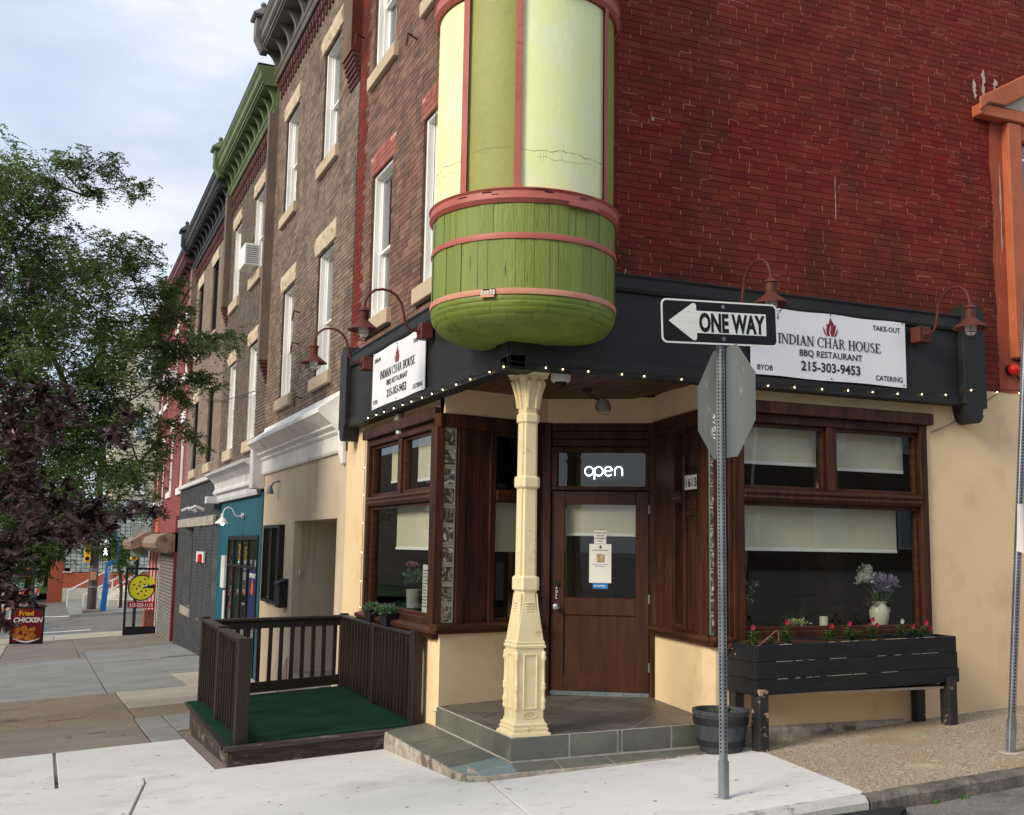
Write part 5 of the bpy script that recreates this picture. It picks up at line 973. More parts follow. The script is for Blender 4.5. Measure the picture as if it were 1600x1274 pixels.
# ================================================================ BANNERS, LAMPS, STRING LIGHTS
def banner(fr, u0, u1, z0, z1, right, names, lab):
    t = thing('restaurant_banner', lab, 'banner', fr.p((u0+u1)/2, .16, z0), 'restaurant banners on the black fascia')
    mb = MB(fr); n = 14; ft, bk = [], []
    for i in range(n+1):
        u = u0+(u1-u0)*i/n; w_ = .005*math.sin(i*1.1); za, zb = z0+.004*math.sin(i*.8), z1+.006*math.sin(i*.9)
        ft += [fr.p(u, .158+w_*.3, za), fr.p(u, .158+w_*.3, zb)]
    mb.add(ft, [(2*i, 2*i+2, 2*i+3, 2*i+1) for i in range(n)]); 
    mb.box(u0, u1, .151, .155, z0+.006, z1-.008); mb.build('banner_sheet', 'banner', t)
    r_ = (right, 0, 0) if fr is FR else (0, -1, 0); W_ = u1-u0; P = lambda a, z: fr.p(u0+W_*a if fr is FR else u1-W_*a, .161, z)
    hsc = 1.0 if fr is FR else 1.05
    probe = serif_text(lambda m: 0, 'INDIAN CHAR HOUSE', (0, 0, 0), (1, 0, 0), (0, 0, 1), .088, 1); xs_ = W_*.665/probe
    serif_text(lambda m: m.build('letter', 'ink', t), 'INDIAN CHAR HOUSE', P(.5-.665/2, z0+.30), r_, (0, 0, 1), .088, xs_)
    text('BBQ RESTAURANT', .082, P(.5, z0+.205), r_, (0, 0, 1), 'ink', 'lettering', t, .012, 'CENTER', 1.02*hsc)
    text('215-303-9453', .118, P(.5, z0+.075), r_, (0, 0, 1), 'ink', 'lettering', t, .022, 'CENTER', 1.0*hsc)
    for s_, a, z, al in (('TAKE-OUT', .965, z1-.115, 'RIGHT'), ('CATERING', .975, z0+.045, 'RIGHT'), ('BYOB', .035, z0+.045, 'LEFT'), ('DINE-IN', .035, z1-.115, 'LEFT')): text(s_, .066, P(a, z), r_, (0, 0, 1), 'ink', 'lettering', t, .015, al)
    flame(MB(), P(.5, z0+.405), r_, (0, 0, 1), .175).build('flame_mark', 'ink_red', t)
    for a, z in ((.02, z0+.02), (.98, z0+.02), (.5, z0+.02), (.98, z1-.02), (.02, z1-.02), (.5, z1-.02)): c = P(a, z); MB().ball(c, .009, 8).build('rivet', 'galv', t)
banner(FR, 2.14, 3.87, 3.0, 3.625, 1, None, 'white restaurant banner with flame mark on the side street fascia behind the one way sign')
banner(FL, 1.93, 3.80, 2.965, 3.59, 1, None, 'white restaurant banner with flame mark on the avenue fascia, seen at a slant')
def gooseneck():
    t = thing('gooseneck_lamp', '', 'wall lamp', (0, 0, 0), 'red gooseneck lamps on the black fascia'); fr = Fr((0, 0), (1, 0), (0, -1))
    MB(fr).box(-.075, .075, .15, .27, -.075, .075).build('junction_box', 'lamp_red', t, bevel=.008)
    disc(fr, 0, 0, .27, .285, .035, 16).build('collar', 'lamp_red', t, bevel=.003)
    pth = [(.28, 0), (.34, .0), (.385, .025), (.41, .07), (.425, .15), (.45, .25), (.50, .32), (.57, .36), (.64, .37), (.71, .355), (.77, .31), (.805, .24), (.815, .17)]
    MB().tube([fr.p(0, n, z) for n, z in pth], .0125, 10).build('arm', 'lamp_red', t, smooth=True)
    c = fr.p(0, .815, 0); MB().lathe(c, [(.001, .185), (.018, .18), (.055, .150), (.060, .140), (.048, .130), (.044, .055), (.060, .035), (.140, -.030), (.150, -.036), (.150, -.042), (.120, -.025), (.05, .02)], 28).build('lamp_shade', 'lamp_red', t, smooth=True)
    MB().lathe(c, [(.148, -.040), (.118, -.022), (.05, .022), (.001, .03)], 28).build('reflector', 'enamel_white', t, smooth=True)
    MB().lathe(c, [(.046, .02), (.050, -.03), (.047, -.075), (.032, -.10), (.001, -.108)], 20).build('glass_jar', 'frost', t, smooth=True)
    ca = MB()
    for k in range(4):
        a = R(45+90*k); ca.tube([(c[0]+r*math.cos(a), c[1]+r*math.sin(a), c[2]+z) for r, z in ((.110, -.03), (.096, -.07), (.07, -.11), (.03, -.137), (0, -.142))], .003, 6)
    ca.tube([(c[0]+.086*math.cos(R(a)), c[1]+.086*math.sin(R(a)), c[2]-.085) for a in range(0, 361, 20)], .003, 6); ca.build('wire_guard', 'wire', t)
    return t
GL = gooseneck(); GL.location = (4.01, 0, 3.50); GL['label'] = 'red gooseneck lamp right of the side street banner, at the end of the fascia'
copy_tree(GL, (1.88, 0, 3.50), 0, 'red gooseneck lamp behind the top right corner of the one way sign')
copy_tree(GL, (0, 1.80, 3.50), R(-90), 'red gooseneck lamp nearer the green oriel, above the slanted banner')
copy_tree(GL, (0, 3.90, 3.50), R(-90), 'red gooseneck lamp at the far left end of the fascia, before the brown house')
bulb0 = [None]
def string(pts, lab, bulbs, drop, sagf=.03, seg=5, hang=(0, 0, -1)):
    P = [Vector(p) for p in pts]; t = thing('string_lights', lab, 'string lights', P[0]); path = []
    for a, b in zip(P, P[1:]):
        for i in range(seg): f = i/seg; q = a.lerp(b, f); q.z -= sagf*4*f*(1-f)*(1 if abs(b.z-a.z) < .3 else 0); path.append(q)
    path.append(P[-1]); MB().tube(path, .0035, 5).build('cable', 'wire', t)
    for i in bulbs:
        p = P[i]; h = Vector(hang)*drop
        MB().tube([p, p+h*.45], .009, 8).build('socket', 'wire', t); b = MB().ball(p+h*.45+Vector(hang)*.018, .019, 10, 1.15).build('bulb', 'bulb_glass', t, smooth=True); MB().ball(p+h*.45+Vector(hang)*.016, .0065, 6).build('filament', 'bulb', t)
    return t
xr = [-.17, .17, .32, .55, .86, 1.07, 1.43, 1.73, 2.02, 2.31, 2.59, 2.89, 3.18, 3.46, 3.75, 4.04, 4.33, 4.61, 4.86, 5.13, 5.42]
zr = [2.93]*9+[2.94, 2.945, 2.95, 2.96, 2.965, 2.97, 2.985, 3.0, 3.06, 3.09, 3.10, 3.11]
string([(x, -.17 if x < 4.5 else (-.21 if x < 4.83 else -.03), z) for x, z in zip(xr, zr)], 'string of small warm bulbs along the bottom of the side street fascia', range(1, len(xr)), .045, .012)
yl = [-.11, .19, .64, .99, 1.35, 1.66, 1.96, 2.29, 2.59, 2.90, 3.26, 3.56, 3.90]
string([(-.17, y, 2.92) for y in yl], 'string of small warm bulbs along the bottom of the slanted avenue fascia', range(len(yl)), .045, .012)
zz = [2.86, 2.74, 2.37, 2.05, 1.72, 1.38, 1.05, .75, .62]
string([(-.02, 4.42+(.16 if 0 else 0)+.10, z) for z in zz], 'vertical string of bulbs down the cream wall left of the avenue window', range(1, 8), .05, 0, 2, (-.35, -.9, -.1))
MB().tube([FR.p(u, .02, z) for u, z in ((4.28, 2.62), (4.5, 2.70), (4.86, 2.88), (5.0, 2.97), (5.15, 3.06))], .004, 5).build('wall_cable', 'wire', None, (4.28, -.02, 2.62)); o = bpy.data.objects['wall_cable']; o['label'] = 'thin black cable sagging across the cream wall to the window corner'; o['category'] = 'cable'
MB().tube([(1.95, -.03, .64), (2.0, -.42, .70), (2.1, -.40, .755), (2.25, -.30, .80), (2.32, -.25, .81), (2.35, -.22, .70)], .004, 5).build('cord', 'petal_pink', None, (1.95, -.03, .64)); o = bpy.data.objects['cord']; o['label'] = 'thin pink cord running from the sill to the left end of the planter'; o['category'] = 'cord'
# small fixtures
t = thing('security_camera', 'white dome camera under the wooden soffit over the entrance', 'camera', (.62, .50, 2.97)); MB().lathe((.62, .50, 2.97), [(.001, 0), (.085, 0), (.088, -.05), (.075, -.07), (.001, -.07)], 24).build('housing', 'enamel_white', t, smooth=True); MB().ball((.62, .50, 2.90), .052, 16).build('dome', 'black_plastic', t, smooth=True)
t = thing('flood_light', 'round twin head flood light hanging from the soffit before the door', 'light', (1.30, 1.2, 2.97)); MB().lathe((1.22, 1.18, 2.965), [(.001, 0), (.05, 0), (.045, -.03), (.001, -.035)], 16).build('canopy', 'rust', t)
MB().tube([(1.22, 1.18, 2.93), (1.27, 1.16, 2.89), (1.33, 1.13, 2.86)], .010, 6).build('arm', 'rust', t); MB().lathe((1.35, 1.10, 2.80), [(.001, .07), (.05, .06), (.075, .0), (.066, -.04), (.001, -.05)], 20).build('lamp_head', 'conc_grey', t, smooth=True); MB().tube([(1.35+.08*math.cos(R(a)), 1.10+.02*math.sin(R(a)), 2.80+.08*math.sin(R(a))) for a in range(0, 361, 20)], .003, 5).build('ring', 'wire', t)
t = thing('outdoor_socket', 'grey weatherproof socket box above the avenue window', 'socket', (-.04, 3.15, 2.80)); MB(FL).box(3.08, 3.20, 0, .07, 2.72, 2.86).build('box', 'conc_grey', t, bevel=.006); MB(FL).box(3.10, 3.17, .01, .06, 2.64, 2.72).build('plug', 'enamel_white', t, bevel=.01)
t = thing('house_number', 'cream house number tiles 1613 in black scroll iron frame on the entry panel', 'number sign', ER.p(.47, .02, 2.0)); MB(ER).box(.33, .62, .0, .012, 2.0, 2.15).build('backing', 'black_plastic', t)
for i, ch in enumerate('1613'):
    u = .60-.068*i-.06; MB(ER).box(u, u+.056, .012, .02, 2.01, 2.14).build('number_tile', 'paper', t, bevel=.003); text(ch, .11, ER.p(u+.045, .022, 2.035), (-ER.u[0], -ER.u[1], 0), (0, 0, 1), 'ink', 'digit', t, .03)
for z, s_ in ((2.17, 1), (1.975, -1)):
    for k in (-1, 0, 1): MB().tube([ER.p(.475+k*.10+.04*math.cos(R(a))*(1-a/500), .012, z+s_*(.02+.035*math.sin(R(a))*(1-a/500))) for a in range(0, 400, 25)], .0035, 5).build('scroll', 'wire', t)
t = thing('iron_plaque', 'dark scrolled iron plaque below the house number', 'plaque', ER.p(.47, .01, 1.8))
for k in range(4):
    for j in range(3): MB().tube([ER.p(.38+k*.055+.02*math.cos(R(a)), .012, 1.80+j*.05+.02*math.sin(R(a))) for a in range(0, 361, 40)], .004, 4).build('scroll', 'rust', t)
t = thing('alarm_light', 'red dome alarm light with black cable high on the brick side wall', 'alarm light', (5.33, -.05, 3.30)); MB().tube([(5.33, -.0, 3.30), (5.33, -.05, 3.30)], .055, 16).build('base', 'black_plastic', t); MB().tube([(5.33, -.05, 3.30), (5.33, -.075, 3.30), (5.33, -.10, 3.30), (5.33, -.115, 3.30)], [.06, .06, .045, .012], 16).build('dome', 'red_plastic', t, smooth=True); MB().tube([(5.37, -.02, 3.27), (5.44, -.03, 3.22), (5.6, -.02, 3.21)], .008, 6).build('cable', 'wire', t)
for P, s_ in (((-.02, 5.25, 8.02), 1), ((-.02, 2.95, 7.0), 1)):
    o = MB().tube([(P[0], P[1], P[2]), (P[0]-.12, P[1]-.05, P[2]+.02), (P[0]-.13, P[1]-.05, P[2]-.12)], .012, 6).build('wall_hook', 'rust', None, P); o['label'] = 'rusty iron hook on the red strip of the corner wall' if P[1] > 4 else 'rusty iron hooks on the corner wall beside the green oriel'; o['category'] = 'hook'

# ================================================================ SIGN POSTS
def perforated(x, y, z0, z1, rot, par, lean=0.):
    mb = MB(); h = .0225; c, s_ = math.cos(rot), math.sin(rot); q = lambda a, b, z: (x+a*c-b*s_+lean*(z-z0), y+a*s_+b*c, z); ch_ = .005
    sec = lambda z: [q(a, b, z) for a, b in ((h, h-ch_), (h-ch_, h), (-h+ch_, h), (-h, h-ch_), (-h, -h+ch_), (-h+ch_, -h), (h-ch_, -h), (h, -h+ch_))]
    mb.loft([sec(z0), sec(z1)]).build('post', 'galv', par)
    hm = MB(); z = z0+.30
    while z < z1-.02:
        for a, b, ax in ((-h, 0, 1), (0, -h, 0), (h, 0, 1), (0, h, 0)):
            e = .0006*(1 if (a+b) > 0 else -1); r_ = .0072; pts = []
            for k in range(8):
                t_ = 2*math.pi*k/8; pts.append(q(a+e, r_*math.cos(t_), z+r_*math.sin(t_)) if ax else q(r_*math.cos(t_), b+e, z+r_*math.sin(t_)))
            hm.add(pts, [tuple(range(8))])
        z += .0254
    hm.build('punched_hole', 'hole', par, kind='stuff')
    b2 = MB(); h2 = .028; sec2 = lambda z: [q(a*h2, b*h2, z) for a, b in ((1, .8), (.8, 1), (-.8, 1), (-1, .8), (-1, -.8), (-.8, -1), (.8, -1), (1, -.8))]
    b2.loft([sec2(z0-.1), sec2(z0+.24)]).build('sleeve', 'galv', par)
sx, sy = .776, -1.74; sz = g(sx, sy)
sp = thing('sign_post', 'perforated steel post with one way sign and the grey back of a stop sign', 'road sign', (sx, sy, sz)); ln = 0
perforated(sx, sy, sz, 3.17, R(12), sp, ln)
MB().lathe((sx, sy, sz), [(.001, .006), (.05, .005), (.06, -.004)], 14).build('footing', 'kerb_new', sp)
# octagon, seen from behind, faces along +x
ox_, oy_, oz_ = sx+ln*2.6+.036, sy, 2.475; R8 = .382/math.cos(R(22.5)); oc = MB(); fo = Fr((ox_, oy_), (math.sin(R(-3.4)), -math.cos(R(-3.4))), (-1, 0))
oc.prism([(R8*math.cos(R(22.5+45*k)), oz_+R8*math.sin(R(22.5+45*k))) for k in range(8)], -.002, .001, fo); oc.build('stop_sign_plate', 'alu', sp, bevel=.0008)
for (u, z, d) in ((.05, 2.20, (.02, .02)),): pass
mk = MB()
for k, pts in enumerate(([(0, 0), (.03, .012), (.0, .022), (.035, .03)], [(.0, .05), (.03, .045), (.035, .065), (.01, .072), (.0, .055)], [(.0, .09), (.035, .10), (.0, .11)], [(.0, .13), (.035, .128)], [(.018, .12), (.016, .145)])): mk.tube([fo.p(-.13+b_*.0-a_, .003, 2.235+b_*1.2) for a_, b_ in pts], .0032, 4)
mk.build('scrawl', 'paper', sp)
th = R(2.9); ow = thing  # one way plate, slightly rotated in its own plane
oo = Vector((sx+ln*3.15, sy-.036, 3.02)); ca_, sa_ = math.cos(R(4)), math.sin(R(4)); rt = Vector((ca_*math.cos(th), -sa_*0, math.sin(th))); rt = Vector((math.cos(th), .0, math.sin(th))); upv = Vector((-math.sin(th)*.6, 0, 1)).normalized(); nn_ = Vector((0, -1, 0))
OW, OH = .47, .152; oc0 = oo+rt*.0
def plate(w_, h_, r_, d0, d1, m_, name, cxo=0.):
    pts = []
    for qx, qy, s0 in ((1, 1, 0), (-1, 1, 90), (-1, -1, 180), (1, -1, 270)):
        for k in range(5): a = R(s0+k*22.5); pts.append((qx*(w_-r_)+r_*math.cos(a), qy*(h_-r_)+r_*math.sin(a)))
    k = len(pts); mb = MB(); f = [oc0+rt*(x+cxo)+upv*y+nn_*d1 for x, y in pts]; b = [oc0+rt*(x+cxo)+upv*y+nn_*d0 for x, y in pts]
    mb.add(f+b, [tuple(range(k)), tuple(range(2*k-1, k-1, -1))]+[(i, (i+1) % k, k+(i+1) % k, k+i) for i in range(k)]); return mb.build(name, m_, sp)
off = -.02
plate(OW, OH, .04, -.003, 0, 'sign_white', 'one_way_plate', off); plate(OW-.012, OH-.012, .032, 0, .0008, 'sign_black', 'black_field', off)
mb = MB(); ar_ = [(-.415, 0), (-.225, .128), (-.205, .128), (-.195, .115), (-.195, .077), (.375, .077), (.375, -.077), (-.195, -.077), (-.195, -.115), (-.205, -.128), (-.225, -.128)]
k = len(ar_); mb.add([oc0+rt*(x+off)+upv*y+nn_*.0016 for x, y in ar_]+[oc0+rt*(x+off)+upv*y+nn_*.0006 for x, y in ar_], [tuple(range(k))]+[(i, (i+1) % k, k+(i+1) % k, k+i) for i in range(k)]); mb.build('arrow', 'sign_white', sp)
text('ONE WAY', .175, oc0+rt*(-.175+off)+upv*(-.062)+nn_*.0022, rt, upv, 'sign_black', 'lettering', sp, .042, 'LEFT', .645)
for z in (.112, -.112): c = oc0+upv*z+nn_*.001; MB().tube([c, c+nn_*.006], .014, 14).build('bolt', 'galv', sp); MB().tube([c+nn_*.006, c+nn_*.011], .008, 6).build('bolt', 'galv', sp)
s2_ = thing('sign_post', 'perforated steel post at the right edge of the view with a torn paper taped on', 'road sign', (3.317, -1.724, g(3.317, -1.724)))
perforated(3.317, -1.724, g(3.317, -1.724), 5.0, R(-18), s2_, .105)
MB().lathe((3.317, -1.724, g(3.317, -1.724)), [(.001, .006), (.07, .005), (.085, -.004)], 14).build('footing', 'conc_cream', s2_)
pm = MB(); n = 8; vs = []
for i in range(n+1):
    for j in range(n+1): u, z = i/n, j/n; vs.append((3.43+.15*u, -1.752-.03*math.sin(u*3.1+z)-.02*u*z, 1.50+.36*z-(.05*u*(1-z))))
pm.add(vs, [(i*(n+1)+j, (i+1)*(n+1)+j, (i+1)*(n+1)+j+1, i*(n+1)+j+1) for i in range(n) for j in range(n)]).build('torn_paper', 'paper', s2_)
# ================================================================ ROW HOUSES ALONG THE AVENUE
def cornice(par, y0, y1, zb, m_, H=.92, pr=.44, post_near=False, bays=None):
    F = MB(FL); F.extr([(0, zb), (.07, zb), (.09, zb+.04), (.09, zb+.07), (.12, zb+.10), (.12, zb+.14), (0, zb+.14)], y0, y1).build('cornice_moulding', m_, par)
    MB(FL).box(y0, y1, -.1, .04, zb+.14, zb+H-.36).build('cornice_board', m_, par)
    c = MB(FL).extr([(0, zb+H-.36), (pr-.09, zb+H-.36), (pr-.09, zb+H-.33), (pr-.06, zb+H-.32), (pr-.06, zb+H-.27), (pr-.03, zb+H-.25), (pr-.03, zb+H-.23), (pr-.015, zb+H-.22), (pr-.015, zb+H-.10), (pr+.02, zb+H-.06), (pr+.04, zb+H-.02), (pr+.04, zb+H), (0, zb+H+.02)], y0, y1); c.build('cornice_crown', m_, par)
    MB(FL).box(y0, y1, -.05, pr+.045, zb+H+.021, zb+H+.04).build('roof_edge', 'cornice_black', par)
    n = bays or max(2, round((y1-y0)/.62)); p0 = None
    for i in range(n+1):
        u = y0+.12+(y1-y0-.24)*i/n; w_ = .045
        arc = [(.04, zb+.16)]+[(.04+(pr-.12)*(1-math.cos(R(a))), zb+.18+(H-.46)*math.sin(R(a))) for a in range(0, 91, 15)]+[(.04, zb+H-.27)]
        arc = [(.04, zb+.16), (.09, zb+.16)]+[(.09+(pr-.19)*(1-math.cos(R(a))), zb+.17+(H-.54)*math.sin(R(a))) for a in range(0, 91, 15)]+[(pr-.10, zb+H-.362), (.04, zb+H-.362)]
        MB(FL).extr(arc, u-w_, u+w_).build('bracket', m_, par)
    for u in ((y1-.13), (y0+.13))[:2 if post_near else 1]:
        p = MB(FL); p.extr([(pr-.16, zb+H-.42), (pr-.04, zb+H-.42), (pr+.02, zb+H-.30), (pr+.09, zb+H-.16), (pr+.09, zb+H+.20), (pr-.20, zb+H+.20)], u-.12, u+.12); p.build('cornice_post', m_, par, bevel=.01)
        q = lambda h, z, pr_=pr: [FL.p(u-h, pr-.05-h, z), FL.p(u+h, pr-.05-h, z), FL.p(u+h, pr-.05+h, z), FL.p(u-h, pr-.05+h, z)]
        MB().loft([q(.17, zb+H+.20), q(.20, zb+H+.23), q(.20, zb+H+.26), q(.05, zb+H+.42), q(.035, zb+H+.46)]).build('post_cap', m_, par); MB().ball(FL.p(u, pr-.05, zb+H+.50), .055, 10).build('finial', m_, par)
def corbels(par, y0, y1, z0, z1, m_='corbel'):
    MB(FL).box(y0, y1, -.02, .03, z1-.07, z1).build('corbel_course', m_, par); n = int((y1-y0)/.205)
    for i in range(n): u = y0+.05+i*.205; MB(FL).box(u, u+.085, -.02, .05, z1-.24, z1-.071).box(u, u+.085, -.02, .028, z0, z1-.24).build('corbel_brick', m_, par)
def pilaster(par, ya, yb, z0, z1, dep, m_, cm=None, steps=6):
    MB(FL).box(ya, yb, -.02, dep, z0+.4, z1).build('pilaster', m_, par)
    for i in range(steps): MB(FL).box(ya, yb, -.02, dep*(i+1)/(steps+1), z0+.065*i+.008, z0+.065*(i+1)).build('corbel_brick', cm or 'corbel', par)
def house(name, label, y0, y1, zlo, ztop, holes, wallm, brickm, mortarm, n1=0., gh=None, seed=1, geo=True, ch=CH):
    h = thing(name, label, 'house', FL.p((y0+y1)/2, 0, g(0, (y0+y1)/2))); WL[h.name] = Vector(h.location)
    wall(MB(), FL, y0, y1, zlo, ztop, holes, -.3+n1, n1-(.012 if geo else 0)).build('mortar_bed' if geo else 'front_wall', mortarm if geo else wallm, h)
    if geo:
        bb = bricks(FL, y0, y1, zlo, ztop, holes, seed=seed, ch=ch, gap=.010 if seed == 31 else .016)
        if seed in (31,):
            bb.sort(key=lambda q: (Vector(FL.p((q[0]+q[1])/2, 0, (q[2]+q[3])/2))-camp).length); sh = {}
            pr_ = brick_mesh(Fr((0, 0), (0, 1), (-1, 0)), [(-(BL-.007)/2, (BL-.007)/2, -.027, .027)], -.02, 0, .001); ff = None; cnt = 0; rest = []
            for q in bb:
                if cnt < 280 and abs(q[1]-q[0]-(BL-.007)) < .008:
                    P = FL.p((q[0]+q[1])/2, n1+random.uniform(-.002, .002), (q[2]+q[3])/2); cnt += 1
                    if ff is None: ff = pr_.build('brick', brickm, None); WL.pop(ff.name, None); ff.parent = h; ff.location = Vector(P)-WL[h.name]
                    else: inst(ff, P, h)
                else: rest.append(q)
            bb = rest
        brick_mesh(FL, bb, n1-.02, n1).build('brickwork', brickm, h, kind='stuff')
    MB(FL).box(y0, y1, -9, -1.0, -2, ztop-.05).build('house_body', 'room', h); MB(FL).box(y0, y1, -1.0, -.3+n1, ztop-.3, ztop-.05).build('roof', 'room', h)
    return h
# --- B2 brown house
w2 = [(6.66, 7.64, 7.04, 8.83), (9.50, 10.52, 7.04, 8.83), (6.62, 7.58, 3.83, 5.68), (9.28, 10.20, 3.83, 5.68)]
b2 = house('brown_house', 'brown brick row house with tall white sash windows, whitewashed cornice and tan stucco shopfront', 5.5, 11.4, 3.05, 9.87, w2, None, 'brick_brown', 'mortar_brown', seed=31)
for k, q in enumerate(w2): sash_window(FL, *q, b2, 'white_paint', 'limestone', 'limestone_rough', split=.52 if k < 2 else .45, curtain=((.1, .95), (.5, 1), (.48, .98), (.5, 1))[k], lh=.28, lext=.14, dep=.13)
corbels(b2, 5.5, 11.4, 9.46, 9.86); cornice(b2, 5.42, 11.5, 9.86, 'cornice_grey', H=.92, pr=.42)
pilaster(b2, 5.5, 5.98, 7.55, 9.86, .13, 'brick_red'); MB(FL).box(5.505, 5.98, .131, .133, 7.95, 9.85).build('pilaster_face', 'brick_brown_dark', b2)
ah = (5.86, 8.5, -1, 1.80)
wall(MB(), FL, 5.44, 11.15, -1.2, 2.64, [ah, (9.30, 10.52, .60, 1.70)], -.30, -.0).build('stucco_wall', 'stucco_tan', b2, bevel=.02)
al = MB(); al.box(.3, 1.35, 8.50, 8.6, -1, 1.9).box(.3, 1.35, 5.76, 5.86, -1, 1.9).box(1.3, 1.4, 5.8, 8.6, -1, 1.9).box(.28, 1.4, 5.8, 8.6, 1.80, 1.9); al.build('alcove', 'stucco_tan', b2)
MB().box(.02, 1.34, 5.86, 8.5, -1, -.42).box(.0, .3, 5.862, 8.49, -1, -.5).build('alcove_step', 'conc_grey', b2, bevel=.01)
dr2 = MB().box(1.24, 1.30, 6.0, 7.0, -.42, 1.65).build('door', 'white_paint', b2, bevel=.01); MB().box(1.20, 1.24, 5.88, 5.98, -.42, 1.75).box(1.20, 1.24, 7.02, 7.1, -.42, 1.75).build('door_frame', 'white_paint', b2, bevel=.01); MB().ball((1.20, 6.9, .6), .035, 8).build('door_knob', 'chrome', dr2)
MB().box(1.20, 1.22, 6.3, 6.9, -.38, -.05).build('parcel', 'steel_box', b2); MB(FL).box(8.42, 8.48, -.1, -.09, 1.0, 1.08).build('door_bell', 'enamel_white', b2)
MB().hexa([(-.25, 8.6, -1.1), (.0, 8.6, -1.1), (-.20, 9.5, -1.1), (.0, 9.5, -1.1), (-.03, 8.6, -.2), (0, 8.6, -.2), (-.03, 9.4, -.3), (0, 9.4, -.3)]).build('buttress', 'stucco_tan', b2, bevel=.02)
gr = MB(FL); gr.box(9.20, 9.26, .0, .09, .52, 1.76).box(10.52, 10.58, .0, .09, .52, 1.76).box(9.26, 10.52, .0, .09, 1.71, 1.76).box(9.26, 10.52, .0, .09, .52, .57).box(9.86, 9.90, .0, .08, .57, 1.71); gr = gr.build('security_grille', 'black_plastic', b2)
gb = MB(FL)
for i in range(30): gb.box(9.26, 10.52, .05, .056, .59+i*.038, .596+i*.038)
for i in range(28): u = 9.28+i*.045; gb.box(u, u+.005, .058, .063, .57, 1.71)
gb.build('mesh_bar', 'black_plastic', gr); MB(FL).box(9.3, 10.5, -.1, -.08, .6, 1.7).build('pane', 'glass', gr); MB(FL).box(9.2, 10.6, -.5, -.4, .5, 1.8).build('backing', 'room', gr)
t = thing('mailbox', 'black metal mailbox on the tan stucco wall beside the barred window', 'mailbox', (-.1, 8.95, .6)); MB(FL).prism([(8.78, .50), (9.10, .50), (9.10, .86), (8.78, .86)], .0, .13).build('box', 'black_plastic', t, bevel=.006); MB(FL).extr([(0, .93), (.02, .93), (.16, .87), (.16, .84), (0, .90)], 8.76, 9.12).build('lid', 'black_plastic', t)
t = thing('spotlight', 'small grey spotlight high on the tan stucco wall', 'light', (-.05, 9.8, 2.42)); MB(FL).tube([(0, 9.75, 2.46), (-.05, 9.75, 2.46), (-.10, 9.78, 2.44), (-.13, 9.82, 2.38)], .018, 8).build('arm', 'galv', t); MB().lathe((-.14, 9.84, 2.26), [(.001, .14), (.03, .13), (.04, .08), (.065, .0), (.05, .0), (.001, .05)], 14).build('lamp_head', 'galv', t, smooth=True)
wc = [(0, 2.64), (.035, 2.64), (.05, 2.67), (.05, 2.86), (.09, 2.90), (.09, 2.93), (.15, 2.97), (.15, 3.0), (.24, 3.07), (.30, 3.12), (.33, 3.14), (.33, 3.19), (.0, 3.42)]
wb = MB(FL).extr(wc, 5.72, 11.15); wb.build('shop_cornice', 'white_cornice', b2)
MB(FL).prism([(5.50, 2.48), (5.56, 2.46), (5.72, 2.62), (5.78, 2.66), (5.78, 3.40), (5.50, 3.46)], 0, .055).build('cornice_end', 'white_cornice', b2, bevel=.01)
MB(FL).extr([(0, 3.37), (.05, 3.37), (.03, 3.45), (0, 3.46)], 5.7, 11.2).build('flashing', 'white_cornice', b2)
rr = random.Random(77)
for lab, P in (('upper rusty iron hook between the brown house windows', (0, 8.75, 5.05)), ('middle rusty iron hook between the brown house windows', (0, 8.75, 4.55)), ('lower rusty iron hook on the brown house above the white cornice', (0, 8.35, 3.65))):
    o = MB().tube([P, (P[0]-.10, P[1], P[2]+.02), (P[0]-.12, P[1], P[2]-.14)], .012, 6).build('wall_hook', 'rust', None, P); o['label'] = lab; o['category'] = 'hook'
# --- B3 green cornice house
w3 = [(12.55, 13.6, 6.65, 8.32), (15.25, 16.2, 6.65, 8.35), (12.5, 13.45, 3.40, 5.28), (15.1, 16.0, 3.40, 5.26)]
b3 = house('tall_brick_house', 'brown brick row house with green bracketed cornice above a teal shopfront', 11.4, 16.95, 2.9, 9.30, w3, None, 'brick_tall', 'mortar_pale', n1=.0, seed=33)
for k, q in enumerate(w3): sash_window(FL, *q, b3, 'white_paint', 'limestone', 'limestone_rough', split=.5, curtain=(None, (.5, 1), None, (0, .4))[k], lh=.26, sillh=.22, dep=.12)
corbels(b3, 11.6, 16.9, 8.80, 9.28); cornice(b3, 11.4, 17.05, 9.28, 'cornice_green', H=.87, pr=.37, bays=11)
pilaster(b3, 11.4, 11.56, 4.3, 9.28, .16, 'brick_tall'); pilaster(b3, 16.65, 16.95, 6.3, 9.28, .14, 'brick_tall')
t = thing('air_conditioner', 'white window air conditioner in the upper right window of the green cornice house', 'air conditioner', (-.2, 13, 6.7)); MB(FL).box(12.68, 13.32, .0, .30, 6.72, 7.14).build('case', 'enamel_white', t, bevel=.01)
lv = MB(FL)
for i in range(9): lv.box(12.673, 12.682, .04, .27, 6.76+i*.04, 6.772+i*.04)
lv.build('louvre', 'far_grid', t)
MB(FL).box(11.18, 16.5, -.3, -.02, -1.4, 2.36).box(11.12, 11.32, -.02, .02, -1.2, 2.35).build('shopfront', 'teal', b3)
sf = MB(FL); sf.box(11.45, 14.9, -.02, .02, 1.52, 1.60); sf.box(11.45, 14.9, -.02, .02, 1.00, 1.05)
for u in (11.45, 12.45, 13.2, 14.1, 14.84): sf.box(u, u+.06, -.02, .022, -.95, 1.52)
sf = sf.build('window', 'black_plastic', b3)
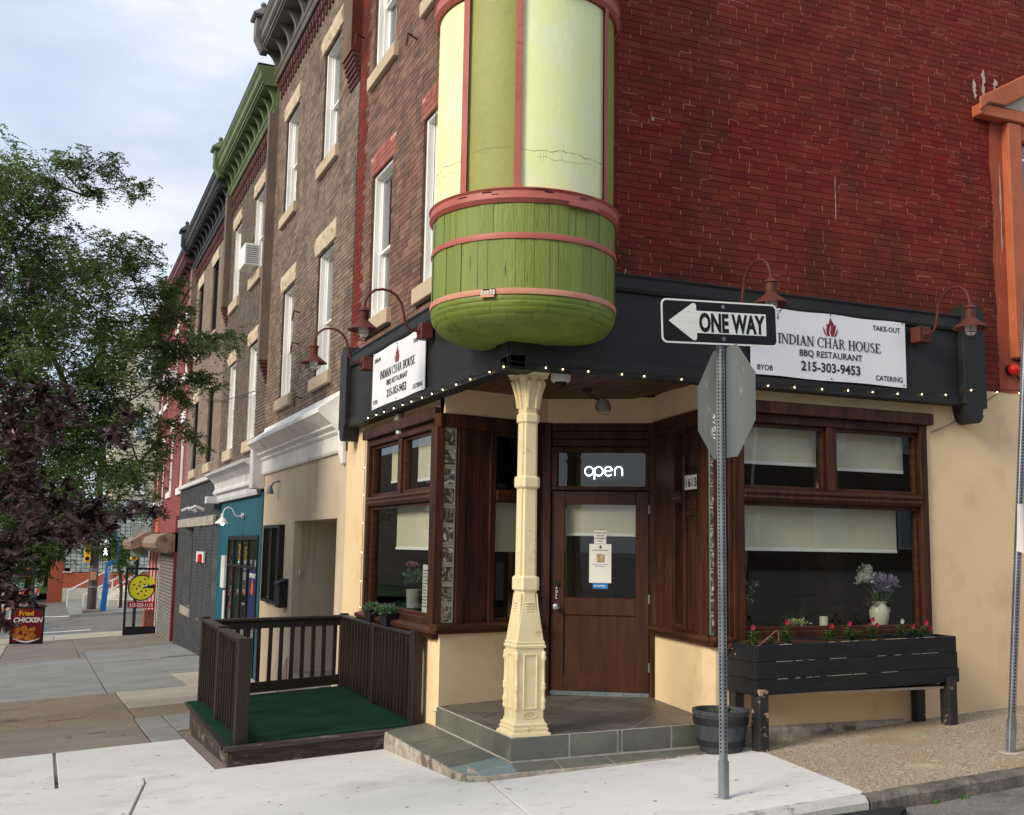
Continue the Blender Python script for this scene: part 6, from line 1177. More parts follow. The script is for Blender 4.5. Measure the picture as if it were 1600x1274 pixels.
for a, b in ((11.51, 12.45), (12.51, 13.2), (13.26, 14.1), (14.16, 14.84)):
    MB(FL).box(a, b, -.012, -.006, 1.05, 1.52).build('pane', 'glass', sf); MB(FL).box(a, b, -.012, -.006, -.95, 1.0).build('pane', 'glass', sf)
MB(FL).box(11.5, 14.85, -.018, -.015, -.95, 1.52).build('backing', 'room', sf)
o = MB(FL).box(11.55, 12.3, -.005, -.002, .1, 1.0).build('window_poster', 'poster_blue', None, (0, 11.9, .1)); o['label'] = 'dark blue poster with orange mark in the teal shop window'; o['category'] = 'poster'
flame(MB(), FL.p(11.95, -.001, .55), (0, -1, 0), (0, 0, 1), .3).build('print', 'barr_orange', o); text('OPEN DAILY', .11, FL.p(11.95, .0, .85), (0, -1, 0), (0, 0, 1), 'paper', 'lettering', o, .02, 'CENTER')
o = MB(FL).box(15.0, 15.5, .0, .05, .55, 1.2).build('notice_board', 'grey_white', None, (0, 15.2, .5)); o['label'] = 'blank white board on the teal wall by the charcoal brick'; o['category'] = 'board'
MB(FL).box(14.95, 15.2, -.02, .03, -1.0, .5).build('door_post', 'grey_white', b3)
t = thing('gooseneck_lamp', 'white gooseneck lamp on the teal shopfront', 'wall lamp', (-.0, 13.2, 1.95)); disc(FL, 13.2, 1.98, 0, .04, .05).build('plate', 'grey_white', t)
MB(FL).tube([(-.02, 13.2, 1.98), (-.14, 13.2, 1.96), (-.18, 13.2, 2.02), (-.22, 13.2, 2.10), (-.29, 13.2, 2.13), (-.36, 13.2, 2.09), (-.39, 13.2, 2.0)], .012, 8).build('arm', 'enamel_white', t, smooth=True)
MB().lathe((-.39, 13.2, 1.82), [(.001, .19), (.03, .18), (.035, .11), (.13, .02), (.135, .0), (.12, .01), (.03, .08)], 24).build('lamp_shade', 'enamel_white', t, smooth=True); MB().ball((-.39, 13.2, 1.82), .032, 10).build('bulb', 'lamp_on', t, smooth=True)
MB(FL).extr([(0, 2.32), (.06, 2.32), (.08, 2.38), (.08, 2.46), (.14, 2.50), (.14, 2.54), (.10, 2.60), (.12, 2.72), (.22, 2.82), (.32, 2.88), (.34, 2.93), (0, 3.02)], 11.45, 16.6).build('shop_cornice', 'grey_white', b3)
MB(FL).prism([(11.15, 2.4), (11.45, 2.4), (11.45, 3.08), (11.3, 3.16), (11.15, 3.08)], 0, .22).build('cornice_end', 'grey_white', b3, bevel=.01); MB(FL).box(16.3, 16.6, 0, .3, 2.3, 2.45).build('cornice_end', 'grey_white', b3)
lg = MB(FL)
for i in range(8): lg.ball(FL.p(11.9+i*.5, .2, 2.68+.05*(i % 2)), .02, 6)
lg.build('fairy_light', 'bulb_glass', b3)
# --- B4 black cornice house
w4 = [(18.6, 19.6, 6.52, 8.30), (21.4, 22.3, 6.52, 8.30), (18.35, 19.25, 3.33, 5.1), (21.2, 22.1, 3.33, 5.1)]
b4 = house('taupe_house', 'taupe brick row house with black cornice and charcoal brick ground floor', 16.95, 23.4, 2.6, 9.06, w4, 'wall_taupe', None, None, seed=35, geo=False)
for k, q in enumerate(w4): sash_window(FL, *q, b4, 'black_plastic', 'limestone', 'limestone_rough', split=.5, curtain=None if k < 2 else (0, 1), lh=.3, sillh=.22, dep=.12)
corbels(b4, 16.95, 23.3, 8.62, 9.05); cornice(b4, 17.0, 23.5, 9.05, 'cornice_black', H=.87, pr=.37, bays=11); pilaster(b4, 23.0, 23.4, 6.0, 9.05, .15, 'wall_taupe')
slots = [(17.4, 17.8, -.3, 1.83), (18.4, 18.8, -.3, 1.83), (20.0, 21.8, -.15, 1.83)]
wall(MB(), FL, 16.5, 23.4, -2, 2.85, slots, -.3, .09).build('mortar_bed', 'mortar_grey', b4); brick_mesh(FL, bricks(FL, 16.5, 23.38, -1.6, 2.84, slots+[(16, 24, 1.83, 2.06)], ch=.075, bl=.26, gap=.012), .05, .10).build('brickwork', 'grey_brick', b4, kind='stuff')
MB(FL).box(16.48, 23.4, .05, .13, 1.84, 2.05).build('lintel_band', 'band_stone', b4, bevel=.01); MB(FL).box(16.45, 23.4, .0, .18, 2.86, 2.96).build('coping', 'grey_white', b4, bevel=.01)
for a, b, c, d in slots: MB(FL).box(a, b, -.2, -.1, c, d).build('window', 'black_plastic', b4)
MB(FL).box(19.9, 21.9, .05, .13, -.35, -.15).build('sill', 'band_stone', b4); MB(FL).box(17.7, 19.0, .09, .13, 1.0, 1.25).build('plaque', 'grey_white', b4); MB(FL).box(17.95, 18.2, .13, .2, 1.0, 1.2).build('fire_bell', 'red_plastic', b4, bevel=.02)
for i, u in enumerate((18.2, 19.6)):
    o = MB(FL).tube([FL.p(u, .1, 2.2), FL.p(u, .3, 2.28), FL.p(u, .45, 2.2)], .04, 8).build('wall_light', 'grey_white', None, FL.p(u, .1, 2.2)); o['label'] = ('nearer', 'farther')[i]+' small white light over the charcoal brick band'; o['category'] = 'light'; o['group'] = 'lights on the charcoal shopfront'
# --- B5 and B6 red houses
w5 = [(24.3, 25.2, 6.3, 8.0), (27.2, 28.1, 6.3, 8.0), (24.2, 25.1, 3.0, 4.9), (27.1, 28.0, 3.0, 4.9)]
b5 = house('salmon_house', 'salmon red painted row house with maroon cornice above a roller shutter', 23.4, 29.3, 2.2, 8.75, w5, 'wall_salmon', None, None, seed=36, geo=False)
for k, q in enumerate(w5): sash_window(FL, *q, b5, 'white_paint', 'white_paint', 'white_paint', split=.5, lh=.3, sillh=.2)
cornice(b5, 23.5, 29.4, 8.8, 'cornice_maroon', H=.87, pr=.37, bays=9); MB(FL).box(23.4, 29.3, -.1, .02, 8.6, 8.82).build('frieze', 'wall_crimson', b5)
t = thing('air_conditioner', 'white window air conditioner on the salmon red house', 'air conditioner', (-.2, 27.6, 6)); MB(FL).box(27.25, 27.95, 0, .35, 6.35, 6.8).build('case', 'enamel_white', t, bevel=.01)
MB(FL).box(23.4, 29.3, -.3, .0, -2, 2.2).build('ground_wall', 'wall_crimson', b5); MB(FL).box(23.45, 29.2, 0, .18, 1.72, 2.18).build('sign_band', 'wall_salmon', b5); MB(FL).box(28.0, 29.2, .18, .22, 1.75, 2.16).build('sign_board', 'orange', b5)
sh = MB(FL).box(24.5, 29.0, -.05, .0, -1.6, 1.2).build('shutter', 'shutter', b5)
for i in range(27): z = -1.48+i*.102; MB(FL).extr([(0, z), (.02, z+.01), (.035, z+.05), (.02, z+.09), (0, z+.098)], 24.58, 28.95).build('slat', 'shutter', sh)
MB(FL).extr([(0, 1.18), (.35, 1.15), (.58, 1.28), (.62, 1.42), (.55, 1.60), (.30, 1.70), (0, 1.70)], 24.3, 29.1).build('shutter_housing', 'steel_box', b5); MB(FL).box(24.3, 24.48, 0, .08, -1.5, 1.7).build('shutter_rail', 'wall_crimson', b5)
w6 = [(29.7, 30.4, 6.0, 7.7), (31.6, 32.3, 6.0, 7.7), (29.7, 30.4, 2.8, 4.6), (31.6, 32.3, 2.8, 4.6)]
b6 = house('crimson_house', 'crimson painted end house of the row behind the tree branches', 29.3, 33.0, 1.7, 8.3, w6, 'wall_crimson', None, None, seed=37, geo=False)
for q in w6: sash_window(FL, *q, b6, 'white_paint', 'white_paint', 'white_paint', lh=.3)
cornice(b6, 29.4, 33.0, 8.3, 'cornice_maroon', bays=7)
MB(FL).box(29.3, 33, -.3, 0, -2, 1.7).build('ground_wall', 'grey_white', b6)
for i in range(6): MB(FL).box(29.5+i*.6, 29.6+i*.6, 0, .05, -1.6, 1.2).build('shop_mullion', ('enamel_white', 'red_plastic')[i % 2], b6)
MB(FL).extr([(0, 1.5), (.9, 1.2), (.95, 1.3), (.95, 1.45), (.5, 1.75), (0, 1.8)], 29.0, 33.0).build('awning', mat('faded awning', sr(128, 100, 90), sr(150, 120, 108), 3, .8), b6)
o = MB(FR.__class__((-.55, 30.6), (1, 0), (0, -1))).box(-.28, .28, 0, .08, .95, 2.0).build('hanging_sign', 'far_block', None, (-.5, 30.6, 1)); o['label'] = 'pale green hanging shop sign projecting from the crimson house'; o['category'] = 'shop sign'
# pizza sign panel
fp = Fr((-1.0, 29.6), (1, 0), (0, -1)); t = thing('pizza_sign', 'black framed glass panel sign with yellow pizza decal and red phone band', 'shop sign', (-.5, 29.6, -1.5)); q = MB(fp); zb_ = g(-.5, 29.6)
q.box(0, .07, 0, .1, zb_, .62).box(.97, 1.05, 0, .1, zb_, .62).box(.07, .97, 0, .1, .55, .62).box(.07, .97, 0, .1, zb_, zb_+.26); q.build('frame', 'black_plastic', t); MB(fp).box(.07, .97, .04, .05, zb_+.34, .55).build('pane', 'glass', t)
pc = (.50, -.02); cpts = [(pc[0]+.38*math.cos(R(a)), pc[1]+.38*math.sin(R(a))) for a in range(52, 372, 16)]
MB(fp).prism([(pc[0]+.42*math.cos(R(a)), pc[1]+.42*math.sin(R(a))) for a in range(40, 378, 16)]+[(pc[0]-.03, pc[1])], .052, .056).build('pizza_outline', 'black_plastic', t); MB(fp).prism(cpts+[(pc[0], pc[1])], .058, .062).build('pizza', 'pizza', t)
MB(fp).prism([(pc[0]+.06, pc[1]+.06), (pc[0]+.42, pc[1]+.12), (pc[0]+.40, pc[1]+.24), (pc[0]+.28, pc[1]+.40)], .058, .062).build('pizza_slice', 'pizza', t)
hm = MB()
for i in range(12): a = i*2.4; r_ = .08+.022*i; disc(fp, pc[0]+r_*math.cos(a)*.9, pc[1]+r_*math.sin(a)*.9, .063, .066, .03, 8, hm)
hm.build('topping', 'black_plastic', t); MB(fp).box(.10, .95, .058, .064, -.66, -.46).build('phone_band', 'red_sign', t); text('215-222-1115', .15, fp.p(.52, .07, -.62), (1, 0, 0), (0, 0, 1), 'paper', 'lettering', t, .02, 'CENTER', .86)
o = MB().box(-.35, .0, 29.75, 30.3, g(0, 30), g(0, 30)+.75).build('terracotta_box', 'far_brick', None, (-.2, 30, -1.5), bevel=.02); o['label'] = 'orange terracotta box behind the glass pizza panel'; o['category'] = 'box'
# fried chicken A-board
ga = g(-3.7, 28.5); ap = Fr((-4.25, 28.4), (1, .02), (0, -1)); t = thing('a_board', 'standing fried chicken poster board in black frame on the pavement', 'sandwich board', (-3.75, 28.4, ga)); MB(ap).box(0, .93, -.04, 0, ga+.02, ga+1.12).build('frame', 'black_plastic', t, bevel=.01); MB(ap).box(.06, .87, 0, .006, ga+.08, ga+1.07).build('poster', 'poster_red', t)
MB(ap).box(.02, .10, -.5, -.45, ga, ga+.9).box(.83, .91, -.5, -.45, ga, ga+.9).build('rear_leg', 'black_plastic', t)
text('Fried', .20, ap.p(.42, .008, ga+.86), (1, .02, 0), (0, 0, 1), 'yellow', 'lettering', t, .02, 'CENTER'); text('CHICKEN', .20, ap.p(.47, .008, ga+.66), (1, .02, 0), (.12, 0, 1), 'paper', 'lettering', t, .04, 'CENTER', .92)
fm = MB(); rr = random.Random(6)
for i in range(22): disc(ap, rr.uniform(.16, .78), ga+rr.uniform(.16, .5), .008, .012+.001*i, rr.uniform(.04, .09), 8, fm)
fm.build('printed_chicken', 'fry', t); MB(ap).prism([(.1+.73*k/12, ga+.20-.09*math.sin(k/12*3.14)) for k in range(13)]+[(.83-.73*k/12, ga+.18-.12*math.sin((12-k)/12*3.14)) for k in range(13)], .035, .037).build('printed_plate', 'paper', t)

# ================================================================ ACROSS THE CROSS STREET
gz = lambda x, y: g(x, y)-.10
def tag(o, lb, c, grp=None):
    o['label'] = lb; o['category'] = c
    if grp: o['group'] = grp
    return o
MB().slab([(-2.3, 43.3), (3, 42.6), (3, 60), (-2.3, 60)], lambda x, y: g(x, y)+.02, .3).build('far_pavement', 'conc_grey', kind='structure')
t = thing('utility_pole', 'brown steel pole with signals and a pink notice across the cross street', 'pole', (-1.42, 44, g(-1.4, 44))); z0 = g(-1.4, 44)
MB().tube([(-1.42, 44, z0), (-1.38, 44, z0+7.5)], [.20, .15], 14).build('shaft', 'pole_brown', t, smooth=True); MB().box(-1.8, -1.04, 43.6, 44.4, z0, z0+.16).build('base', 'conc_brown', t, bevel=.03); MB().box(-1.56, -1.30, 43.76, 43.79, 0.0-.25, .12).build('notice', 'pink_pale', t)
for i in range(2): MB().tube([(-1.42, 44, .15-i*.75), (-1.42, 44, .24-i*.75)], .22, 14).build('band', 'galv', t)
def signal(x, y, zt, lb, n=3, sc=1., rot=0., lit=None, grp='yellow traffic signals'):
    t = thing('traffic_signal', lb, 'traffic light', (x, y, zt-.9*sc), grp)
    for i in range(n):
        z = zt-(i+.5)*.33*sc; MB().box(x-.13*sc, x+.13*sc, y-.08, y+.12, z-.16*sc, z+.16*sc).build('housing', 'yellow', t, bevel=.03*sc)
        MB().tube([(x+.12*sc*math.cos(R(a)), y-.12, z+.12*sc*math.sin(R(a))) for a in range(-20, 201, 20)], .02*sc, 5).build('visor', 'yellow', t)
        MB().tube([(x, y-.085, z), (x, y-.082, z)], .09*sc, 12).build('lens', 'green_led' if lit == i else 'black_plastic', t)
    return t
signal(-1.72, 43.8, 1.50, 'yellow three lens signal on the left of the brown pole'); 
t = thing('walk_signal', 'black pedestrian signal showing a white walking man beside the brown pole', 'pedestrian signal', (-.98, 43.8, .8)); MB().box(-1.2, -.76, 43.7, 43.9, .78, 1.18).build('housing', 'black_plastic', t, bevel=.03)
wm = MB(); f2 = Fr((-.98, 43.69), (1, 0), (0, -1)); wm.ball(f2.p(-.02, .0, 1.11), .028, 8)
for a, b in (((-.02, 1.07), (-.01, .97)), ((-.01, .97), (.05, .90)), ((.05, .90), (.04, .83)), ((-.01, .97), (-.04, .90)), ((-.04, .90), (-.09, .84)), ((-.02, 1.06), (-.08, .99)), ((-.02, 1.06), (.05, 1.0))): wm.tube([f2.p(a[0], .005, a[1]), f2.p(b[0], .005, b[1])], .016, 5)
wm.build('walking_figure', 'walk', t); MB().tube([(-1.4, 44, 1.25), (-.98, 43.85, 1.25)], .025, 6).build('arm', 'pole_brown', t)
signal(-.42, 34.6, 1.46, 'large yellow signal head before the hanging green sign', 2, 1.05); signal(-4.72, 44, 1.42, 'yellow signal with green light showing through the leaves', 3, 1., lit=2); signal(-5.1, 43.4, 1.30, 'farthest left yellow signal, mostly hidden by leaves', 2, .9)
MB().tube([(-.30, 34.7, g(-.3, 34.7)-.1), (-.30, 34.7, 1.6)], .06, 8).build('signal_pole', 'black_plastic', None, (-.3, 34.7, -1.7)); tag(bpy.data.objects['signal_pole'], 'thin dark pole holding the large yellow signal head', 'pole')
t = thing('transit_marker', 'bright blue leaning totem with a curved lamp arm by the steps', 'totem', (-.98, 44.5, z0)); MB().hexa([(-1.06, 44.4, z0), (-.80, 44.4, z0), (-1.06, 44.6, z0), (-.80, 44.6, z0), (-.90, 44.4, .50), (-.66, 44.4, .62), (-.90, 44.6, .50), (-.66, 44.6, .62)]).build('totem', 'blue', t, bevel=.02)
MB().tube([(-.62, 44.5, .45), (-.42, 44.5, .62), (-.42, 44.5, 1.4), (-.50, 44.5, 1.75), (-.75, 44.5, 1.95), (-1.0, 44.5, 1.92)], .045, 8).build('arm', 'blue', t, smooth=True); MB().lathe((-.92, 44.5, 1.30), [(.001, .22), (.26, .03), (.25, 0), (.001, .02)], 16).build('lamp_shade', 'enamel_white', t); text('SUBWAY', .2, (-.82, 44.39, .35), (0, 0, -1), (1, 0, 0), 'enamel_white', 'lettering', t, .02)
# brick and glass block building with steps
t = thing('transit_building', 'low orange brick building with stone base and glass block grid behind the steps', 'building', (-1, 56, -1.8)); X0, X1, Y0 = -2.45, 6, 56
wl_ = lambda z: 1.463+(z-1.463)*64.06/60.06
MB().box(X0, X1, Y0, Y0+6, wl_(-1.95)-.3, wl_(-.92)).build('stone_base', 'far_stone', t); MB().box(X0, X1, Y0+.02, Y0+6, wl_(-.92), wl_(-.16)).build('brick_wall', 'far_brick', t); MB().box(X0-.05, X0+.4, Y0-.05, Y0+.2, wl_(-.16), wl_(-.10)).build('coping', 'far_stone', t); MB().box(X0-.75, X0-.01, Y0+.3, Y0+3, wl_(-1.95)-.3, wl_(.45)).build('brick_pier', 'far_brick', t)
gbk = MB(); MB().box(X0, X1, Y0+.1, Y0+6, wl_(-.16), wl_(3.6)).build('grid_backing', 'far_grid', t); k = 0
for i in range(26):
    for j in range(19):
        x = X0+.05+i*.27; z = wl_(-.12)+j*.205
        if k < 290: k += 1; MB().box(x, x+.24, Y0+.06, Y0+.11, z, z+.18).build('glass_block', 'far_block', t) if k == 1 else None
        gbk.box(x, x+.24, Y0+.06, Y0+.11, z, z+.18)
gbk.build('glass_blocks', 'far_block', t, kind='stuff')
t = thing('entrance_steps', 'pale concrete steps with white railings in front of the glass block building', 'steps', (0, 52, -1.8))
for i in range(7): MB().box(-.9+.30*i, 3.5, 50+.32*i, 56, -2.2, z0+.05+.14*i).build('step', 'far_stone', t)
MB().box(-.55, 3.5, 47.6, 48.6, -2.2, z0+.38).build('retaining_wall', 'far_stone', t)
for (a, b) in (((-2.3, 50, z0+.7), (.3, 55, z0+1.9)), ((-1.6, 49, z0+.55), (1.2, 54, z0+1.8)), ((-.6, 48.5, z0+.7), (1.8, 53, z0+1.9)), ((-.1, 47.4, z0+.8), (2.4, 51, z0+1.8))):
    r_ = MB().tube([a, b], .035, 6); 
    for f in (0, .5, 1): p = Vector(a).lerp(Vector(b), f); r_.tube([p, (p.x, p.y, p.z-.8)], .03, 6)
    r_.build('railing', 'enamel_white', t)
t = thing('beige_tower', 'tall plain beige building with small framed windows far behind the tree', 'building', (0, 70, 0)); tx0 = -3.425+(-.45+3.425)*78/60; MB().box(tx0, 9, 70, 80, -2, wl_(11.6)*1.29).build('wall', 'wall_beige', t)
for x, z in ((tx0+1.0, 4.6), (tx0+1.0, 8.4), (tx0+1.0, 12.4)): f = MB().box(x, x+1.0, 69.9, 70, z, z+1.7).build('window', 'white_paint', t); MB().box(x+.3, x+.75, 69.85, 69.9, z+.25, z+1.4).build('pane', 'glass_up', f)
# construction barricades, lamp post, cart
for k, (x, y) in enumerate(((-4.5, 38.5), (-5.35, 39.4))):
    t = thing('barricade', ('striped orange and white barricade behind the fried chicken board', 'leftmost striped barricade, half hidden by purple leaves')[k], 'barricade', (x, y, gz(x, y)), 'orange and white barricades'); zb_ = gz(x, y)
    for i, z in enumerate((1.30, .75, .20)):
        b_ = MB().box(x, x+.95, y-.02, y, zb_+z, zb_+z+.24).build('rail', 'barr_white', t)
        for j in range(4): s_ = .05+j*.25; MB().prism([(s_, zb_+z+.002), (s_+.12, zb_+z+.002), (s_+.24, zb_+z+.238), (s_+.12, zb_+z+.238)], .021, .025, Fr((x-.05, y), (1, 0), (0, -1))).build('stripe', 'barr_orange', b_)
    for xx in (x+.15, x+.8): MB().box(xx-.03, xx+.03, y, y+.04, zb_, zb_+1.7).build('post', 'barr_white', t)
t = thing('road_work_sign', 'white and orange road work signs standing beside the barricades', 'road sign', (-4.4, 40, -1.7)); MB().box(-5.2, -4.85, 39.98, 40, .05, .75).build('plate', 'sign_white', t); MB().box(-4.75, -4.4, 39.98, 40, -.1, .75).build('plate', 'sign_white', t); text('ROAD', .14, (-4.73, 39.97, .5), (1, 0, 0), (0, 0, 1), 'ink', 'lettering', t, .03); text('CLOSED', .10, (-4.73, 39.97, .25), (1, 0, 0), (0, 0, 1), 'ink', 'lettering', t, .03); MB().prism([(0, 0), (.3, -.3), (.3, .3)], 0, .02, Fr((-4.2, 40), (1, 0), (0, -1))).build('orange_plate', 'barr_orange', t)
for v in bpy.data.objects['orange_plate'].data.vertices: v.co.z += .15
MB().box(-4.6, -4.55, 40.02, 40.06, gz(-4.6, 40), .6).build('post', 'galv', t)
t = thing('lamp_post', 'dark green lamp post with wide base beside the barricades', 'street lamp', (-3.78, 38, gz(-3.8, 38))); MB().lathe((-3.78, 38, gz(-3.8, 38)), [(.2, 0), (.2, .3), (.14, .4), (.14, 1.2), (.17, 1.25), (.07, 1.35), (.055, 6)], 12).build('shaft', 'pole_green', t, smooth=True)
t = thing('litter_bin', 'dark green street bin beside the lamp post', 'bin', (-4.0, 37.2, gz(-4, 37))); MB().lathe((-4.05, 37.2, gz(-4, 37)), [(.001, 0), (.25, 0), (.28, .8), (.30, .82), (.28, .9), (.001, .95)], 14).build('bin', 'pole_green', t, smooth=True)
oc = thing('opposite_terrace', 'brown brick terrace on the far side of the avenue, outside the view', 'house', (-24, 12, -1)); MB().box(-34, -24, -16, 260, -3, 9.5).build('wall', 'wall_taupe', oc)
for i in range(20):
    for z in (1.2, 4.2, 6.4): f = MB().box(-24, -23.95, -14+i*4.6, -12.6+i*4.6, z, z+1.5).build('window', 'white_paint', oc); MB().box(-23.95, -23.93, -13.9+i*4.6, -12.7+i*4.6, z+.1, z+1.4).build('pane', 'glass_up', f)
# opposite side of the side street, seen only as reflections
ob = thing('opposite_house', 'plain brick house across the side street, behind the camera', 'house', (4, -19, .5)); MB().box(-6, 40, -28, -19, 0, 9).build('wall', 'wall_taupe', ob)
for i in range(13):
    for z in (1.6, 4.6, 7.0): f = MB().box(-4.5+i*3.2, -3.3+i*3.2, -19, -18.95, z, z+1.6).build('window', 'white_paint', ob); MB().box(-4.4+i*3.2, -3.4+i*3.2, -18.95, -18.93, z+.1, z+1.5).build('pane', 'glass_up', f)

# ================================================================ TREES
def tree_limbs(trunk, nodes, seed, r0, rmin=.006, jit=.08):
    """join every foliage node to the nearest point already in the tree"""
    rr = random.Random(seed); pts = [Vector(p) for p in trunk]; par = [i-1 for i in range(len(pts))]; w_ = [0]*len(pts)
    for n_ in sorted([Vector(q) for q in nodes], key=lambda q: (q-pts[-1]).length):
        j = min(range(1, len(pts)), key=lambda i: (pts[i]-n_).length+.12*(pts[i]-pts[len(trunk)-1]).length*0+(0 if i >= len(trunk)-1 else .3)); a = pts[j]; l = (n_-a).length; k = max(1, int(l/.35)); prev = j
        for s_ in range(1, k+1):
            f = s_/k; p = a.lerp(n_, f)+(Vector((rr.uniform(-1, 1), rr.uniform(-1, 1), rr.uniform(-.6, .6)))*jit*l*.4 if s_ < k else Vector()); p.z += .10*l*math.sin(f*3.14)*(1-f)
            pts.append(p); par.append(prev); w_.append(0); prev = len(pts)-1
        w_[prev] += 1
    for i in range(len(pts)-1, 0, -1): w_[par[i]] += w_[i]
    mx_ = max(w_) or 1; rad = [max(rmin, r0*(max(w_[i], .3)/mx_)**.62) for i in range(len(pts))]; mb = MB()
    for i in range(1, len(pts)): 
        p = par[i]; mb.tube([pts[p], pts[i]], [min(rad[p], rad[i]*1.35) if p >= len(trunk) else rad[i]*1.1, rad[i]], 6, False)
    return mb, pts
def spray_cloud(centres, per, L_, nl, lw, seed, droop=.35, flat=.6):
    """compound leaves: arching stalks carrying pairs of leaflets, returned as quads"""
    r = np.random.default_rng(seed); V = []; 
    for (c, rad, dens) in centres:
        n = int(per*dens*(rad**2)); 
        p = r.normal(0, .5, (n, 3)); p[:, 2] *= .8; cc = r.normal(0, .55, (max(3, n//14), 3)); p = p*.38+cc[r.integers(0, len(cc), n)]; p = p*rad+np.array(c); a = r.uniform(0, 2*np.pi, n); el = r.uniform(-.9, .8, n); ln = L_*r.uniform(.55, 1.1, n)
        d = np.stack([np.cos(a)*np.cos(el), np.sin(a)*np.cos(el), np.sin(el)], 1); side = np.stack([-np.sin(a), np.cos(a), r.uniform(-.5, .5, n)], 1); side /= np.linalg.norm(side, axis=1)[:, None]
        for k in range(nl):
            f = (k//2+1)/(nl//2); sg = 1 if k % 2 else -1
            q = p+d*(ln*f)[:, None]; q[:, 2] -= droop*ln*f*f
            ld = side*sg*.8+d*.55+r.normal(0, .22, (n, 3)); ld /= np.linalg.norm(ld, axis=1)[:, None]; ll = (lw[0]*r.uniform(.7, 1.15, n)*(1-.25*f))[:, None]
            wd = np.cross(ld, r.normal(0, 1, (n, 3))*1.1+np.array([0, 0, .6])); wd /= np.linalg.norm(wd, axis=1)[:, None]+1e-9; ww = lw[1]*r.uniform(.8, 1.2, (n, 1))
            V.append(np.stack([q, q+ld*ll*.5+wd*ww, q+ld*ll, q+ld*ll*.5-wd*ww], 1))
    return np.concatenate(V)
def quads_mesh(name, Q, m_, par, **kw):
    off = WL[par.name]; n = len(Q); me = bpy.data.meshes.new(name); me.vertices.add(n*4); me.vertices.foreach_set('co', (Q.reshape(-1, 3)-np.array(off)).astype(np.float32).ravel()); me.loops.add(n*4); me.loops.foreach_set('vertex_index', np.arange(n*4, dtype=np.int32)); me.polygons.add(n); me.polygons.foreach_set('loop_start', np.arange(0, n*4, 4, dtype=np.int32)); me.update(calc_edges=True); me.validate()
    me.materials.append(M[m_]); o = bpy.data.objects.new(name, me); col.objects.link(o); o.parent = par
    for k, q in kw.items(): o[k] = q
    return o
GREEN = [(-4.14, 7.66, 6.08, 0.43), (-3.82, 8.17, 5.95, 0.4), (-3.63, 6.83, 6.07, 0.18), (-3.33, 7.53, 6.5, 0.17), (-3.61, 8.76, 5.34, 0.51), (-4.0, 8.77, 4.83, 0.55), (-3.21, 6.3, 4.65, 0.4), (-3.02, 6.56, 4.23, 0.41), (-3.65, 6.06, 3.61, 0.47), (-3.04, 7.31, 3.68, 0.47), (-2.65, 6.0, 3.68, 0.31), (-3.85, 7.36, 3.12, 0.5), (-3.23, 7.98, 3.14, 0.52), (-2.79, 6.79, 2.97, 0.34), (-2.36, 8.06, 3.21, 0.27), (-3.58, 7.79, 2.33, 0.51), (-3.07, 5.98, 2.18, 0.46), (-2.58, 7.69, 2.37, 0.36), (-2.33, 6.73, 2.41, 0.21), (-3.23, 7.23, 1.66, 0.41), (-3.74, 6.81, 1.64, 0.39), (-2.73, 8.12, 1.68, 0.31), (-4.08, 7.31, 5.29, 0.38), (-4.1, 6.4, 3.94, 0.39), (-3.44, 7.64, 4.39, 0.39), (-4.05, 8.4, 2.7, 0.44), (-3.6, 6.88, 2.76, 0.4), (-2.78, 6.61, 3.44, 0.28)]
SPRIG = [(-3.47, 6.64, 6.31, 0.13), (-3.32, 7.41, 6.66, 0.09), (-3.0, 7.47, 6.47, 0.12), (-2.84, 7.04, 6.52, 0.13), (-2.64, 7.36, 6.31, 0.14), (-3.11, 7.28, 6.11, 0.15), (-2.74, 6.63, 5.97, 0.07), (-2.87, 6.23, 5.13, 0.21), (-2.55, 7.01, 5.27, 0.17), (-2.44, 6.88, 5.04, 0.12), (-2.39, 6.61, 4.68, 0.18), (-2.13, 6.42, 4.71, 0.17), (-2.24, 6.67, 4.33, 0.23), (-1.96, 6.76, 4.42, 0.19), (-2.45, 6.48, 4.11, 0.23), (-1.84, 6.51, 4.0, 0.22), (-2.12, 6.74, 3.93, 0.22), (-1.51, 7.3, 4.25, 0.16), (-1.37, 6.92, 4.24, 0.12), (-1.24, 6.5, 4.14, 0.07), (-2.21, 6.49, 3.46, 0.2), (-1.9, 6.74, 3.35, 0.15), (-1.71, 6.39, 3.57, 0.17), (-1.51, 6.38, 3.46, 0.1), (-1.74, 6.82, 2.78, 0.13), (-1.65, 6.22, 2.65, 0.06), (-2.19, 6.78, 2.75, 0.18), (-2.06, 6.61, 2.99, 0.15), (-2.61, 7.09, 4.98, 0.19), (-3.65, 7.15, 1.17, 0.18), (-3.78, 7.07, 1.01, 0.14), (-3.42, 7.06, 1.13, 0.13), (-2.32, 6.62, 2.0, 0.13)]
